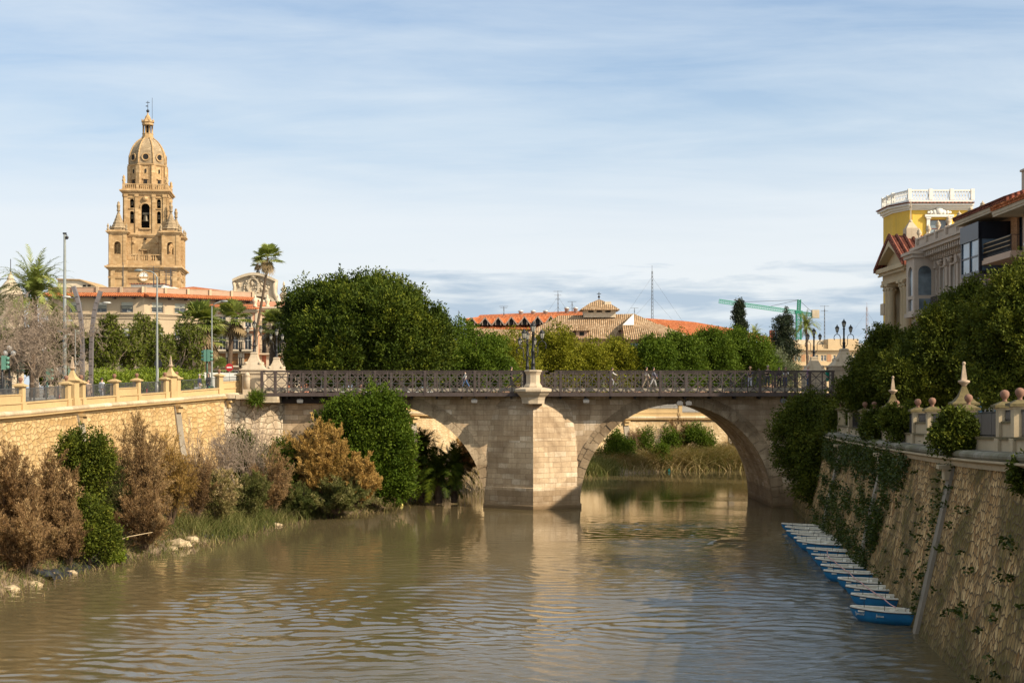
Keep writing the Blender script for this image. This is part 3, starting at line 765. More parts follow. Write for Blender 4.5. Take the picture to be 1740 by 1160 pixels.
lplan = [('p', U(35) - 26, 'f'), ('p', U(35) - 20, 'f'), ('o', U(35) - 12.4), ('p', U(35) - 11.4, 'f'), ('p', U(35) - 4.4, 'w'), ('p', U(35), 'f'), ('p', U(112)), ('o', ob[0]), ('p', U(137), 'f'), ('p', U(194), 'w'), ('p', U(233), 'f'),
         ('p', U(281)), ('o', ob[1]), ('p', U(300), 'f'), ('p', U(372), 'w'), ('p', U(409) or LW.L - .3)]
balustrade('sunlit yellow stone balustrade with ball pillars on the left riverside promenade', LW, lplan, -.35, 1.0, m_ystone, m_ystone, m_ystone, m_ball, m_greyiron, .17)
U = lambda x: RW.px(x, -.75)
o1 = U(1639); o2 = U(1518)
rplan = [('o', o1 - 19.8), ('p', o1 - 19.0, 'f'), ('p', U(1735) or o1 - 10, 'w'), ('p', U(1709), 'f'), ('p', U(1647)), ('o', o1), ('p', o1 + .95, 'f'), ('p', U(1585), 'w'), ('p', U(1560), 'f'), ('p', U(1524)), ('o', o2), ('p', o2 + .95, 'f'), ('p', U(1486), 'w'), ('p', U(1470), 'f'), ('p', U(1448)), ('p', min(RW.L - .5, U(1448) + 6))]
rplan = [rplan[0], rplan[1]] + sorted(rplan[2:], key=lambda q: q[1])
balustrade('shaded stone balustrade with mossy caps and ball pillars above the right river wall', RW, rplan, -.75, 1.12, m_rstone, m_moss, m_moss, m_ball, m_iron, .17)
fplan = [('p', 8.5, 'w'), ('p', 11, 'f'), ('p', 18, 'f')] + [('p', 24 + 6.5 * i, 'f' if i % 3 else 'w') for i in range(13)]
balustrade('distant yellow promenade balustrade above the embankment beyond the bridge', FW, fplan, -.35, 1.0, m_ystone, m_ystone, m_ystone, m_ball, m_iron, .17)
# ================================================================ the bridge
YB, YR, YE = 122.0, 120.5, 135.0       # spandrel face, railing plane, far face
m_ash = masonry('bridge_ashlar', (.54, .40, .255), (.64, .495, .335), (.24, .165, .10), 1.1, .43, .012, stain=(.20, .135, .08), stain_amt=.7, bump=.6, wet=True, light=(.74, .61, .45))
m_vous = masonry('voussoir_stone', (.38, .28, .175), (.48, .37, .245), (.12, .085, .05), 1.5, .9, .006, stain=(.12, .08, .045), stain_amt=.75, bump=.6, wet=True)
m_abut = rubble('abutment_rubble', [(.40, .32, .22), (.58, .48, .35), (.60, .50, .36)], (.26, .19, .12), 1.5, 2.1, .9, mortar_w=.05, stainc=(.3, .2, .12))
m_pale = render_coat('pale_carved_stone', (.52, .42, .30), .25, (.26, .19, .12), .25, .6)
m_steel = plain('brown_painted_steel', (.044, .029, .025), .65, .05, amt=.4, scale=2.5, col2=(.075, .054, .048), bump=.1)
m_steel_d = plain('dark_girder', (.020, .014, .012), .7, .1)
m_deck = plain('deck_concrete', (.36, .31, .24), .9, amt=.35, scale=1.5)
m_asph = plain('asphalt', (.055, .055, .055), .9, amt=.3, scale=4)
bridge = empty('stone_arch_bridge', (0, YB, 0), label='old two-arched stone bridge over the muddy river', cat='bridge')
def fb(o): o.matrix_parent_inverse = Matrix.Translation((0, -YB, 0)); return o
A1 = (X(645, YB), 8.78, .1, 8.50); A2 = (X(1149, YB), 8.02, .1, 8.50)   # centre, half span, spring, rise
def zlow(x):
    for c, a, z0, hgt in (A1, A2):
        if abs(x - c) < a: return z0 + hgt * math.sqrt(max(0, 1 - ((x - c) / a) ** 2))
    return -2.0
def bridge_body():
    ztop = 9.22; xs = set([-24.0, 27.0])
    x = -24.0
    while x < 27: xs.add(round(x, 3)); x += 1.0
    for c, a, z0, hgt in (A1, A2):
        for i in range(61):
            xs.add(c - a * math.cos(PI * i / 60))
        xs |= {c - a - 1e-4, c + a + 1e-4}
    xs = sorted(xs); mb = MB(); vs = []; fs = []
    for y in (YB, YE):
        for x in xs: vs += [(x, y, zlow(x)), (x, y, ztop)]
    n = len(xs)
    for i in range(n - 1):
        a = 2 * i; b = 2 * (i + 1); o = 2 * n
        fs += [(a, b, b + 1, a + 1), (o + a, o + a + 1, o + b + 1, o + b), (a, a + o, b + o, b), (a + 1, b + 1, b + 1 + o, a + 1 + o)]
    fs += [(0, 1, 2 * n + 1, 2 * n), (2 * n - 2, 4 * n - 2, 4 * n - 1, 2 * n - 1)]
    mb.add(vs, fs); fb(mb.build('spandrel_masonry', m_ash, bridge))
bridge_body()
def arch_ring(c, a, z0, hgt, seed, t0=0.0, t1=PI):
    """individual voussoirs, two thin rings, with small gaps and uneven faces"""
    r = random.Random(seed); mb = MB()
    for ring, (d0, d1, n) in enumerate(((.0, .62, 34), (.63, .98, 52))):
        for i in range(n):
            ta = t0 + (t1 - t0) * (i + .03) / n; tb = t0 + (t1 - t0) * (i + .97) / n
            pts = []
            def e(t, d): return (c - (a + d) * math.cos(t), z0 + (hgt + d) * math.sin(t))
            dd = d1 + r.uniform(-.05, .05)
            pr = (.10 if ring == 0 else .05) + r.uniform(-.03, .04)
            poly = [e(ta, d0 - (.0 if ring else .03)), e(tb, d0 - (.0 if ring else .03)), e(tb, dd), e(ta, dd)]
            poly = [(x, min(z, 9.15)) for x, z in poly]
            if min(p[1] for p in poly) > 9.1: continue
            mb.prism(poly, YB - pr, YB + .35)
    return mb
for i, (A, sd) in enumerate(((A1, 4), (A2, 9))):
    fb(arch_ring(*A, sd).build('arch_ring', m_vous, bridge))
AX = X(906, 119.5)
def cutwater():
    mb = MB(); xl, xr = X(824, YB), X(985, YB); ap = 2.45
    def sec(z, k, g=0.0): return [(AX + (xl - AX) * k - g, YB + .25, z), (AX + (xl - AX) * k - g, YB - .02 - g * .3, z), (AX, YB - ap * k - g, z), (AX + (xr - AX) * k + g, YB - .02 - g * .3, z), (AX + (xr - AX) * k + g, YB + .25, z)]
    rows = [sec(-2, 1, .16), sec(.32, 1, .15), sec(.36, 1, .06), sec(1.75, 1, .05), sec(1.78, .985), sec(5.6, .93), sec(8.2, .82), sec(9.2, .60)]
    m = 5; vs = [p for r in rows for p in r]
    fs = [(i * m + j, i * m + j + 1, (i + 1) * m + j + 1, (i + 1) * m + j) for i in range(len(rows) - 1) for j in range(m - 1)]
    fs.append(tuple(7 * m + j for j in range(m)))
    mb.add(vs, fs); fb(mb.build('cutwater_pier', m_ash, bridge))
cutwater()
def pedestal_mid():
    c = (AX, 120.15)
    mb = MB(); s8 = PI / 8
    mb.lathe((c[0], c[1], 0), [(.98, 8.62), (1.0, 8.9), (1.08, 9.15), (1.28, 9.32), (1.36, 9.40), (1.44, 9.52), (1.60, 9.60), (1.62, 9.74), (1.60, 9.82), (1.45, 9.86), (.9, 9.95)], 8, False, s8)
    fb(mb.build('ledge', m_pale, bridge))
    mb = MB()
    mb.lathe((c[0], c[1], 0), [(.80, 9.90), (.80, 10.02), (.76, 10.10), (.66, 10.22), (.60, 10.34), (.60, 10.98), (.65, 11.04), (.65, 11.08), (.74, 11.20), (.78, 11.24), (.78, 11.31), (.74, 11.36)], 8, False, s8)
    fb(mb.build('lamp_pedestal', m_pale, bridge))
    mb = MB(); mb.lathe((c[0], YE + 1.2, 0), [(1.02, 8.6), (1.6, 9.4), (1.5, 9.7), (1.0, 9.8), (.85, 10.1), (.85, 11.0), (1.04, 11.2), (1.0, 11.35)], 8, False, s8); fb(mb.build('lamp_pedestal', m_pale, bridge))
pedestal_mid()
# deck, pavements, girders
XL, XR = X(445, YR), X(1415, YR)
mb = MB(); mb.box(XL - .5, XR + .6, YB - .55, YE + .55, 9.62, 9.92); fb(mb.build('pavement_slab', m_deck, bridge))
mb = MB(); mb.box(XL - 3, XR + 6, YB + 3.2, YE - 3.2, 9.922, 9.93); fb(mb.build('roadway', m_asph, bridge))
mb = MB()
for y in (YR - .02, YE + 1.5): mb.box(XL - .3, XR + .3, y - .06, y + .06, 9.27, 9.50); mb.box(XL - .3, XR + .3, y - .16, y + .1, 9.22, 9.268)
fb(mb.build('edge_girder', m_steel, bridge))
mb = MB(); mb.box(XL - .2, XR + .2, YR + .1, YB + .35, 9.225, 9.262)
x = XL
while x < XR:
    mb.box(x - .06, x + .06, YR + .06, YB - .05, 9.0, 9.224); x += 2.04
mb.box(XL, X(560, YB), YB - .35, YB - .02, 8.62, 9.224)  # dark block standing in for the deck girder's shadow at the left end
fb(mb.build('cantilever_girders', m_steel_d, bridge))
bay = M(84.7, YR) / 4
def rail_panel(x0, nb, zt=11.28, zb=9.50):
    mb = MB(); y = 0
    for i in range(nb):
        a, b = x0 + i * bay, x0 + (i + 1) * bay
        if i > 0: mb.box(a - .045, a + .045, y - .04, y + .04, zb, zt)
        zm = 10.32
        for z0, z1 in ((zm + .0, zt - .04), (zb - .02, zm - .04)):
            mb.bar((a + .04, y - .012, z0), (b - .04, y - .012, z1), .02, .062, (0, 1, 0)); mb.bar((a + .04, y + .014, z1), (b - .04, y + .014, z0), .02, .062, (0, 1, 0))
    mb.box(x0, x0 + nb * bay, y - .07, y + .07, zt, zt + .055); mb.box(x0, x0 + nb * bay, y - .03, y + .03, zt - .09, zt)
    return mb
def rail_side(y, name_lab):
    segs = [(X(467.7, YR) + 4 * bay * k, 4) for k in range(5)] + [(X(952.5, YR) + 4 * bay * k, 4) for k in range(5)]
    segs.insert(0, (X(467.7, YR) - bay, 1)); 
    base = None
    for x0, nb in segs:
        if nb == 4 and base is None:
            base = rail_panel(0, 4).build('railing_panel', m_steel, bridge); base.location = (x0, y - YB, 0)
        elif nb == 4:
            c = base.copy(); C.objects.link(c); adopt(c, bridge); c.location = (x0, y - YB, 0)
        else:
            c = rail_panel(0, nb).build('railing_panel', m_steel, bridge); c.location = (x0, y - YB, 0)
    for x0, nb in ((X(921, YR), 1), (X(921, YR) + bay * .5, 1), (X(952.5, YR) + 20 * bay, 2)):
        c = rail_panel(0, nb).build('railing_panel', m_steel, bridge); c.location = (x0, y - YB, 0)
    posts = [X(467.7, YR) + 4 * bay * k for k in range(6)] + [X(952.5, YR) + 4 * bay * k for k in range(6)] + [XL, XR, X(921, YR), X(893, YR)]
    pb = None
    for x in posts:
        if pb is None:
            q = MB(); q.box(-.11, .11, -.085, .085, 9.28, 11.30); q.box(-.075, .075, -.10, -.086, 9.3, 11.28); pb = q.build('railing_post', m_steel, bridge); pb.location = (x, y - YB, 0)
        else:
            c = pb.copy(); C.objects.link(c); adopt(c, bridge); c.location = (x, y - YB, 0)
rail_side(YR, ''); rail_side(YE + 1.5, '')
# low inner fence between pavement and roadway
mb = MB(); x = XL + .3
while x < XR:
    mb.box(x - .02, x + .02, YB + 2.98, YB + 3.02, 9.92, 10.85); x += 1.0
for zz in (10.3, 10.84): mb.box(XL, XR, YB + 2.985, YB + 3.015, zz - .02, zz + .02)
fb(mb.build('inner_fence', m_greyiron, bridge))
# left abutment: broad irregular stonework between the river wall and the first arch
def abutment():
    pts = [(-23.9, 119.4), (-22.4, 119.9), (-21.2, 120.6), (-20.2, 121.2), (-19.0, 121.97)]
    mb = MB(); mb.uv = []; rows = []
    n = 26; m = 20
    for j in range(m + 1):
        z = 9.15 - j * 10.2 / m; row = []
        for i in range(n + 1):
            t = i / n * (len(pts) - 1); k = min(int(t), len(pts) - 2); f = t - k
            x = pts[k][0] * (1 - f) + pts[k + 1][0] * f; y = pts[k][1] * (1 - f) + pts[k + 1][1] * f
            o = mnoise.noise(Vector((x * .8, z * .8, 3))) * .28 + mnoise.noise(Vector((x * 2.3, z * 2.3, 3))) * .12 - .12 * j * .5
            row.append((x + o * -.2, y + o, z))
        rows.append(row)
    for r in rows: mb.v += r
    for j in range(m):
        for i in range(n):
            f = (j * (n + 1) + i, (j + 1) * (n + 1) + i, (j + 1) * (n + 1) + i + 1, j * (n + 1) + i + 1); mb.f.append(f); mb.sm.append(True)
            for q in f: mb.uv.append((mb.v[q][0] * 1.3, mb.v[q][2]))
    fb(mb.build('abutment', m_abut, bridge))
    mb = MB()
    for (x, w, z0, z1) in ((-23.2, 1.5, 9.05, 9.42), (-21.6, 1.6, 9.0, 9.38), (-19.9, 1.7, 8.72, 9.2)):
        mb.box(x - w / 2, x + w / 2, 119.3, 122.2, z0, z1)
    fb(mb.build('abutment_coping', m_coping, bridge))
abutment()
# corner pedestals with bell shaped tops carrying the lamps
def bell_pedestal(x, y, zt, w, label):
    e = empty('lamp_pedestal', (x, y, 9.2), label=label, cat='pedestal', group='bell-topped lamp pedestals at the bridge ends')
    z = zt - 9.2
    mb = MB(); mb.cbox((0, 0), w * 1.0, w * .9, -1.2, z - 1.78); mb.cbox((0, 0), w * 1.08, w * .98, -1.2, -.0)
    mb.build('plinth', m_pale, e)
    mb = MB(); mb.cbox((0, 0), w * 1.22, w * 1.1, z - 1.52, z - 1.42); mb.cbox((0, 0), w * 1.1, w * 1.0, z - 1.78, z - 1.52); mb.build('cornice', m_pale, e)
    mb = MB(); r = w * .5 * 1.5
    mb.lathe((0, 0, 0), [(r * 1.02, z - 1.42), (r * .95, z - 1.36), (r * .78, z - 1.15), (r * .56, z - .85), (r * .38, z - .5), (r * .27, z - .2), (r * .30, z - .15), (r * .30, z - .06), (r * .2, z)], 4, False, PI / 4)
    for k in range(4):
        a = PI / 4 + k * PI / 2
        mb.sphere((math.cos(a) * r * .62, math.sin(a) * r * .62, z - .95), .16, 6, 5)
    mb.build('bell_top', m_pale, e)
    return e
bell_pedestal(X(432, 121.8), 121.8, Z(598, 121.8), 1.75, 'pale carved pedestal with bell top at the near left end of the bridge')
bell_pedestal(X(470, 136), 136, Z(607, 136), 1.75, 'pale carved pedestal with bell top at the far left end of the bridge')
bell_pedestal(X(1434, 121.8), 121.8, Z(592, 121.8), 2.1, 'stone bell-topped pedestal at the near right end of the bridge, partly behind the tree')
bell_pedestal(X(1383, 136.5), 136.5, Z(606, 136.5), 2.0, 'stone bell-topped pedestal at the far right end of the bridge')
# ---------------------------------------------------------------- three-lantern lamps
m_lampiron = plain('grey_lamp_iron', (.018, .018, .020), .5, .4, amt=.3)
m_lglass = plain('lantern_glass', (.42, .40, .34), .25, amt=.2)
def lantern(mbi, x, y, z, s):
    mbi.lathe((x, y, z), [(.03 * s, 0), (.07 * s, .04 * s), (.09 * s, .08 * s)], 6)
    mbi.lathe((x, y, z), [(.17 * s, .40 * s), (.19 * s, .43 * s), (.10 * s, .55 * s), (.04 * s, .60 * s), (.05 * s, .64 * s), (.01, .70 * s)], 6)
    for k in range(6):
        a = 2 * PI * k / 6; mbi.bar((x + .09 * s * math.cos(a), y + .09 * s * math.sin(a), z + .08 * s), (x + .165 * s * math.cos(a), y + .165 * s * math.sin(a), z + .41 * s), .02 * s)
def triple_lamp(x, y, z0, ht, label, mat, s=1.0, group='three-lantern lamps on the bridge'):
    e = empty('street_lamp', (x, y, z0), label=label, cat='lamp', group=group)
    mb = MB(); hp = ht - .70 * s
    mb.lathe((0, 0, -.02), [(r_ * s * 1.15, z_) for r_, z_ in ((.16, 0), (.16, .08), (.11, .14), (.10, .5), (.13, .56), (.085, .64), (.075, hp * .5), (.10, hp * .52), (.065, hp * .55), (.065, hp - .1), (.11, hp - .02), (.06, hp + .02))], 10)
    mb.build('post', mat, e)
    for sgn in (-1, 1):
        mb = MB(); za = hp - 1.15 * s; pts = []
        w = .56 * s
        mb.tube([(sgn * .05, 0, za - .4 * s), (sgn * .2 * s, 0, za - .35 * s), (sgn * .3 * s, 0, za - .15 * s), (sgn * .3 * s, 0, za + .35 * s)], .028 * s, 5)
        for i in range(13):
            t = PI * i / 12 * 1.15; pts.append((sgn * (w - .26 * s * math.cos(t) * 1.0), 0, za + .35 * s + .30 * s * math.sin(t)))
        mb.tube(pts, [.03 * s] * 13, 5)
        mb.sphere((pts[-1][0], 0, pts[-1][2]), .05 * s, 6, 5)
        mb.tube([(sgn * w, 0, za + .64 * s), (sgn * w, 0, za + .76 * s)], .03 * s, 5)
        mb.build('arm', mat, e)
    for dx, dz in ((0, hp), (-.56 * s, hp - .40 * s), (.56 * s, hp - .40 * s)):
        mi = MB(); lantern(mi, dx, 0, dz, s * (1.1 if dx == 0 else 1)); L = mi.build('lantern', mat, e)
        mg = MB(); k = s * (1.1 if dx == 0 else 1); mg.lathe((dx, 0, dz), [(.08 * k, .08 * k), (.155 * k, .40 * k)], 6, False); mg.build('lantern_glass', m_lglass, L)
    return e
m_dlamp = plain('black_lamp_iron', (.018, .018, .022), .5, .4, amt=.3)
triple_lamp(AX + .0, 120.15, 11.34, Z(547, 120) - 11.34, 'tall three-lantern lamp on the pale pedestal above the middle pier', m_lampiron, 1.3)
triple_lamp(X(896, 136.2), 136.2, 11.34, Z(563, 136.2) - 11.34, 'three-lantern lamp on the far railing just left behind the middle pier lamp', m_lampiron, 1.2)
triple_lamp(X(432, 121.8), 121.8, Z(598, 121.8), M(53, 121.8), 'grey three-lantern lamp on the near left bridge pedestal', m_lampiron, .95)
triple_lamp(X(470, 136), 136, Z(607, 136), M(48, 136), 'grey three-lantern lamp on the far left bridge pedestal in front of the big tree', m_lampiron, .95)
triple_lamp(X(1434, 121.8), 121.8, Z(594, 121.8), M(51, 121.8), 'black three-lantern lamp against the sky above the right end of the bridge', m_dlamp, 1.0)
triple_lamp(X(1383, 136.5), 136.5, Z(607, 136.5), M(49, 136.5), 'black three-lantern lamp in front of the slim palm at the far right of the bridge', m_dlamp, 1.0)
# floodlights hung under the deck
def floodlight(px, py, lab):
    e = empty('floodlight', (X(px, 120.7), 120.7, Z(py, 120.7)), label=lab, cat='floodlight', group='floodlights under the bridge railing')
    mb = MB(); mb.tube([(0, .1, .32), (0, .1, .12)], .025, 5); mb.bar((-.2, .05, .12), (.2, .05, .12), .05); mb.build('bracket', m_steel, e)
    mb = MB(); mb.prism([(-.22, -.2), (.22, -.2), (.26, .02), (.12, .14), (-.16, .14), (-.26, .02)], -.16, .16); mb.build('lamp_housing', plain('floodlight_grey', (.15, .145, .14), .6), e)
for px, lab in ((510, 'grey floodlight under the railing above the left abutment'), (806, 'grey floodlight under the railing left of the middle pier'), (996, 'grey floodlight under the railing right of the middle pier'), (1155, 'left of two floodlights above the crown of the right arch'), (1170, 'right of two floodlights above the crown of the right arch'), (1331, 'floodlight under the railing above the right foot of the right arch')):
    floodlight(px, 680 if px < 1100 or px > 1200 else 684, lab)
# stair with pale handrails going down at the right end
st = empty('stair', (XR + .9, 120.2, 0), label='narrow stair with pale handrails going down from the right end of the bridge', cat='stair')
mb = MB()
for i in range(18): mb.box(-.1 + i * .22, .14 + i * .22, -.6, .6, 6.6, 9.8 - i * .17)
mb.build('steps', m_pale, st)
for y in (-.6, .6):
    mb = MB(); mb.tube([(-.2, y, 10.95), (3.6, y, 8.0)], .04, 5); mb.tube([(-.2, y, 10.5), (3.6, y, 7.5)], .025, 5)
    for i in range(6): x = i * .7; mb.tube([(x, y, 9.7 - .77 * x), (x, y, 10.8 - .77 * x)], .025, 5)
    mb.build('handrail', m_pipe, st)
# ================================================================ buildings
m_glass = glass_mat('window_glass'); m_glass2 = glass_mat('pale_window_glass', (.12, .15, .17), .15)
m_dark = plain('dark_opening', (.012, .010, .009), .95)
m_white = plain('white_paint', (.74, .71, .64), .7, amt=.15)
m_cream = render_coat('cream_render', (.62, .52, .38), .15, (.4, .3, .2), .1, .3)
m_cath = masonry('cathedral_stone', (.43, .29, .145), (.52, .365, .20), (.30, .20, .105), 1.1, .5, .010, stain=(.24, .14, .065), stain_amt=.6, bump=.3)
m_cathd = masonry('dome_stone', (.31, .23, .14), (.42, .32, .20), (.16, .12, .08), .9, .45, .02, stain=(.14, .10, .06), stain_amt=.5, bump=.4)
m_rt = tiles('red_tiles', (.38, .105, .035), (.55, .17, .06), (.62, .23, .10))
m_bt = tiles('brown_tiles', (.26, .165, .09), (.36, .235, .135), (.47, .34, .215), .36, .5)
m_dt = tiles('dark_red_tiles', (.13, .04, .025), (.24, .075, .045), (.30, .11, .07), .36, .5)

def wall_open(mb, x0, x1, z0, z1, y, th, ops, arch=()):
    """wall in the xz plane, front face at y, with rectangular openings (x0,x1,z0,z1); those listed in arch get a round head"""
    xs = sorted({x0, x1} | {v for o in ops for v in o[:2] if x0 < v < x1}); zs = sorted({z0, z1} | {v for o in ops for v in o[2:4] if z0 < v < z1})
    for j in range(len(zs) - 1):
        run = None
        for i in range(len(xs) - 1):
            cx, cz = (xs[i] + xs[i + 1]) / 2, (zs[j] + zs[j + 1]) / 2
            hole = any(o[0] < cx < o[1] and o[2] < cz < o[3] for o in ops)
            if not hole:
                if run is None: run = xs[i]
            if (hole or i == len(xs) - 2) and run is not None:
                mb.box(run, xs[i] if hole else xs[i + 1], y, y + th, zs[j], zs[j + 1]); run = None
    for k in arch:
        a0, a1, b0, b1 = ops[k][:4]; r = (a1 - a0) / 2; cx = (a0 + a1) / 2; zc = b1 - r
        for sg in (-1, 1):
            poly = [(cx + sg * r, b1)] + [(cx + sg * r * math.cos(t), zc + r * math.sin(t)) for t in [PI / 2 * q / 6 for q in range(7)]]
            if sg < 0: poly = poly[::-1]
            mb.prism(poly, y + .002, y + th - .002)
def window(parent, o, y, frame, glass, mull=1, fw=.07, dep=.16, sur=None, sill=True, bars=1):
    """framed window in opening o=(x0,x1,z0,z1)"""
    x0, x1, z0, z1 = o[:4]; mb = MB(); ya, yb = y + dep, y + dep + .07
    mb.box(x0, x0 + fw, ya, yb, z0, z1); mb.box(x1 - fw, x1, ya, yb, z0, z1); mb.box(x0 + fw, x1 - fw, ya, yb, z0, z0 + fw); mb.box(x0 + fw, x1 - fw, ya, yb, z1 - fw, z1)
    for k in range(mull): xm = x0 + (x1 - x0) * (k + 1) / (mull + 1); mb.box(xm - fw / 2, xm + fw / 2, ya + .01, yb - .01, z0 + fw, z1 - fw)
    for k in range(bars): zm = z0 + (z1 - z0) * (.68 if bars == 1 else (k + 1) / (bars + 1)); mb.box(x0 + fw, x1 - fw, ya + .02, yb - .02, zm - fw / 2, zm + fw / 2)
    w = mb.build('window', frame, parent)
    g = MB(); g.box(x0, x1, yb + .01, yb + .04, z0, z1); g.build('pane', glass, w)
    if sur:
        s_ = MB(); t = .16
        s_.box(x0 - t, x0, y - .06, y + .05, z0, z1); s_.box(x1, x1 + t, y - .06, y + .05, z0, z1); s_.box(x0 - t, x1 + t, y - .09, y + .05, z1, z1 + t * 1.3)
        if sill: s_.box(x0 - t * 1.2, x1 + t * 1.2, y - .14, y + .05, z0 - .1, z0)
        s_.build('surround', sur, w)
    return w
def cornice(mb, x0, x1, y0, y1, z, steps):
    """stepped projecting band round a rectangle; steps (proj, dz)"""
    for pr, dz in steps: mb.box(x0 - pr, x1 + pr, y0 - pr, y1 + pr, z, z + dz); z += dz
    return z
def baluster_row(mb, x0, x1, y, z0, z1, pitch, r, axis='x'):
    n = max(2, int((x1 - x0) / pitch))
    for i in range(n):
        u = x0 + (x1 - x0) * (i + .5) / n; c = (u, y) if axis == 'x' else (y, u)
        h = z1 - z0
        mb.lathe((c[0], c[1], z0), [(r, 0), (r * .5, h * .15), (r * 1.1, h * .38), (r * .5, h * .75), (r * .9, h)], 6)

def cathedral():
    Y = 385; k = M(1, Y)
    def zz(py): return Z(py, Y)
    def cy(c): return 140 + c / 3.222              # crop row to photo row
    x0 = X(237, Y); W = 8.8
    e = empty('cathedral_tower', (x0, Y + W, 0), rz=.13, label='tall baroque cathedral bell tower of golden stone with dome and lantern', cat='tower')
    def Zc(c): return zz(cy(c))
    # --- lower body and clock stage
    mb = MB(); mb.box(-W, W, -W, W, 0, Zc(1025))
    for a in (-W + .9, -W + 4.1, W - 4.1, W - .9):
        for s in (-1, 1): mb.box(a - .55, a + .55, s * (W + .16) - .17, s * (W + .16) + .17, 5, Zc(1032)); mb.box(s * (W + .16) - .17, s * (W + .16) + .17, a - .55, a + .55, 5, Zc(1032))
    mb.build('lower_body', m_cath, e)
    mb = MB(); cornice(mb, -W, W, -W, W, Zc(1030), [(.35, .4), (.7, .35), (1.15, .4), (.6, .3)]); mb.build('cornice', m_cath, e)
    mb = MB(); cornice(mb, -W, W, -W, W, Zc(1075), [(.25, .3), (.35, .25)]); mb.build('cornice', m_cath, e)
    mb = MB(); mb.lathe((0, 0, 0), [(1.15, 0), (1.15, .12)], 20, False); v = [(x, -W - .1 - z, y + Zc(1062)) for x, y, z in mb.v]; mc = MB(); mc.add(v, mb.f); ck = mc.build('clock', m_white, e)
    mc = MB()
    for i in range(20): a, b = 2 * PI * i / 20, 2 * PI * (i + 1) / 20; mc.bar((1.3 * math.cos(a), -W - .2, Zc(1062) + 1.3 * math.sin(a)), (1.3 * math.cos(b), -W - .2, Zc(1062) + 1.3 * math.sin(b)), .28, .3)
    mc.build('clock_rim', m_cath, ck)
    mc = MB(); mc.bar((0, -W - .26, Zc(1062)), (.1, -W - .26, Zc(1062) + .85), .1); mc.bar((0, -W - .26, Zc(1062)), (-.55, -W - .26, Zc(1062) - .25), .12)
    for i in range(12): a = i * PI / 6; mc.bar((.85 * math.cos(a), -W - .25, Zc(1062) + .85 * math.sin(a)), (1.0 * math.cos(a), -W - .25, Zc(1062) + 1.0 * math.sin(a)), .09)
    mc.build('clock_hands', m_dark, ck)
    # --- conjuratory stage: recessed core and four corner turrets
    za, zb = Zc(1018), Zc(828); B = 5.6
    mb = MB()
    for rot in range(4):
        q = MB(); wall_open(q, -B, B, za, zb, -B, .8, [(-.55, .55, Zc(940), Zc(918))])
        # flat pilasters, window hood
        for x in (-2.9, 2.9): q.box(x - .45, x + .45, -B - .2, -B - .002, Zc(942), zb)
        q.box(-1.3, 1.3, -B - .35, -B - .002, Zc(912), Zc(906)); q.box(-.95, -.6, -B - .15, -B - .002, Zc(940), Zc(912)); q.box(.6, .95, -B - .15, -B - .002, Zc(940), Zc(912))
        for px_ in (-2.9, 2.9): q.sphere((px_, -B - .2, Zc(872)), .4, 8, 6)
        c, s = round(math.cos(rot * PI / 2)), round(math.sin(rot * PI / 2))
        mb.add([(x * c - y * s, x * s + y * c, z) for x, y, z in q.v], q.f)
        mb.add([(p[0] * c - p[1] * s, p[0] * s + p[1] * c, p[2]) for p in ((-.6, -B + .5, Zc(941)), (.6, -B + .5, Zc(941)), (.6, -B + .5, Zc(917)), (-.6, -B + .5, Zc(917)))], [(0, 1, 2, 3)])
    mb.build('conjuratory_stage', m_cath, e)
    mo = MB()
    for s in (-1, 1): mo.lathe((0, 0, 0), [(.38, 0), (.38, .1)], 12, False); break
    mo.v = [(x, -B - .12 - z, y * .75 + Zc(851)) for x, y, z in mo.v]; mo.build('oculus', m_dark, e)
    mb = MB(); mb.box(-.55, .55, -B + .55, -B + .6, Zc(940), Zc(918)); mb.build('window', m_dark, e)
    mb = MB()
    for s in (-1, 1):
        for ax in ('x', 'y'):
            baluster_row(mb, -B + 2.4, B - 2.4, s * (W - .5), Zc(975), Zc(945), .55, .2, ax)
    for s in (-1, 1):
        mb.box(-W + 2, W - 2, s * (W - .5) - .25, s * (W - .5) + .25, Zc(945), Zc(940)); mb.box(s * (W - .5) - .25, s * (W - .5) + .25, -W + 2, W - 2, Zc(945), Zc(940))
        mb.box(-W + 2, W - 2, s * (W - .5) - .3, s * (W - .5) + .3, za, Zc(975)); mb.box(s * (W - .5) - .3, s * (W - .5) + .3, -W + 2, W - 2, za, Zc(975))
        for x in (-1.3, 1.3): mb.box(x - .35, x + .35, s * (W - .5) - .3, s * (W - .5) + .3, Zc(975), Zc(938))
    mb.build('balustrade', m_cath, e)
    T = 2.15
    tur = None
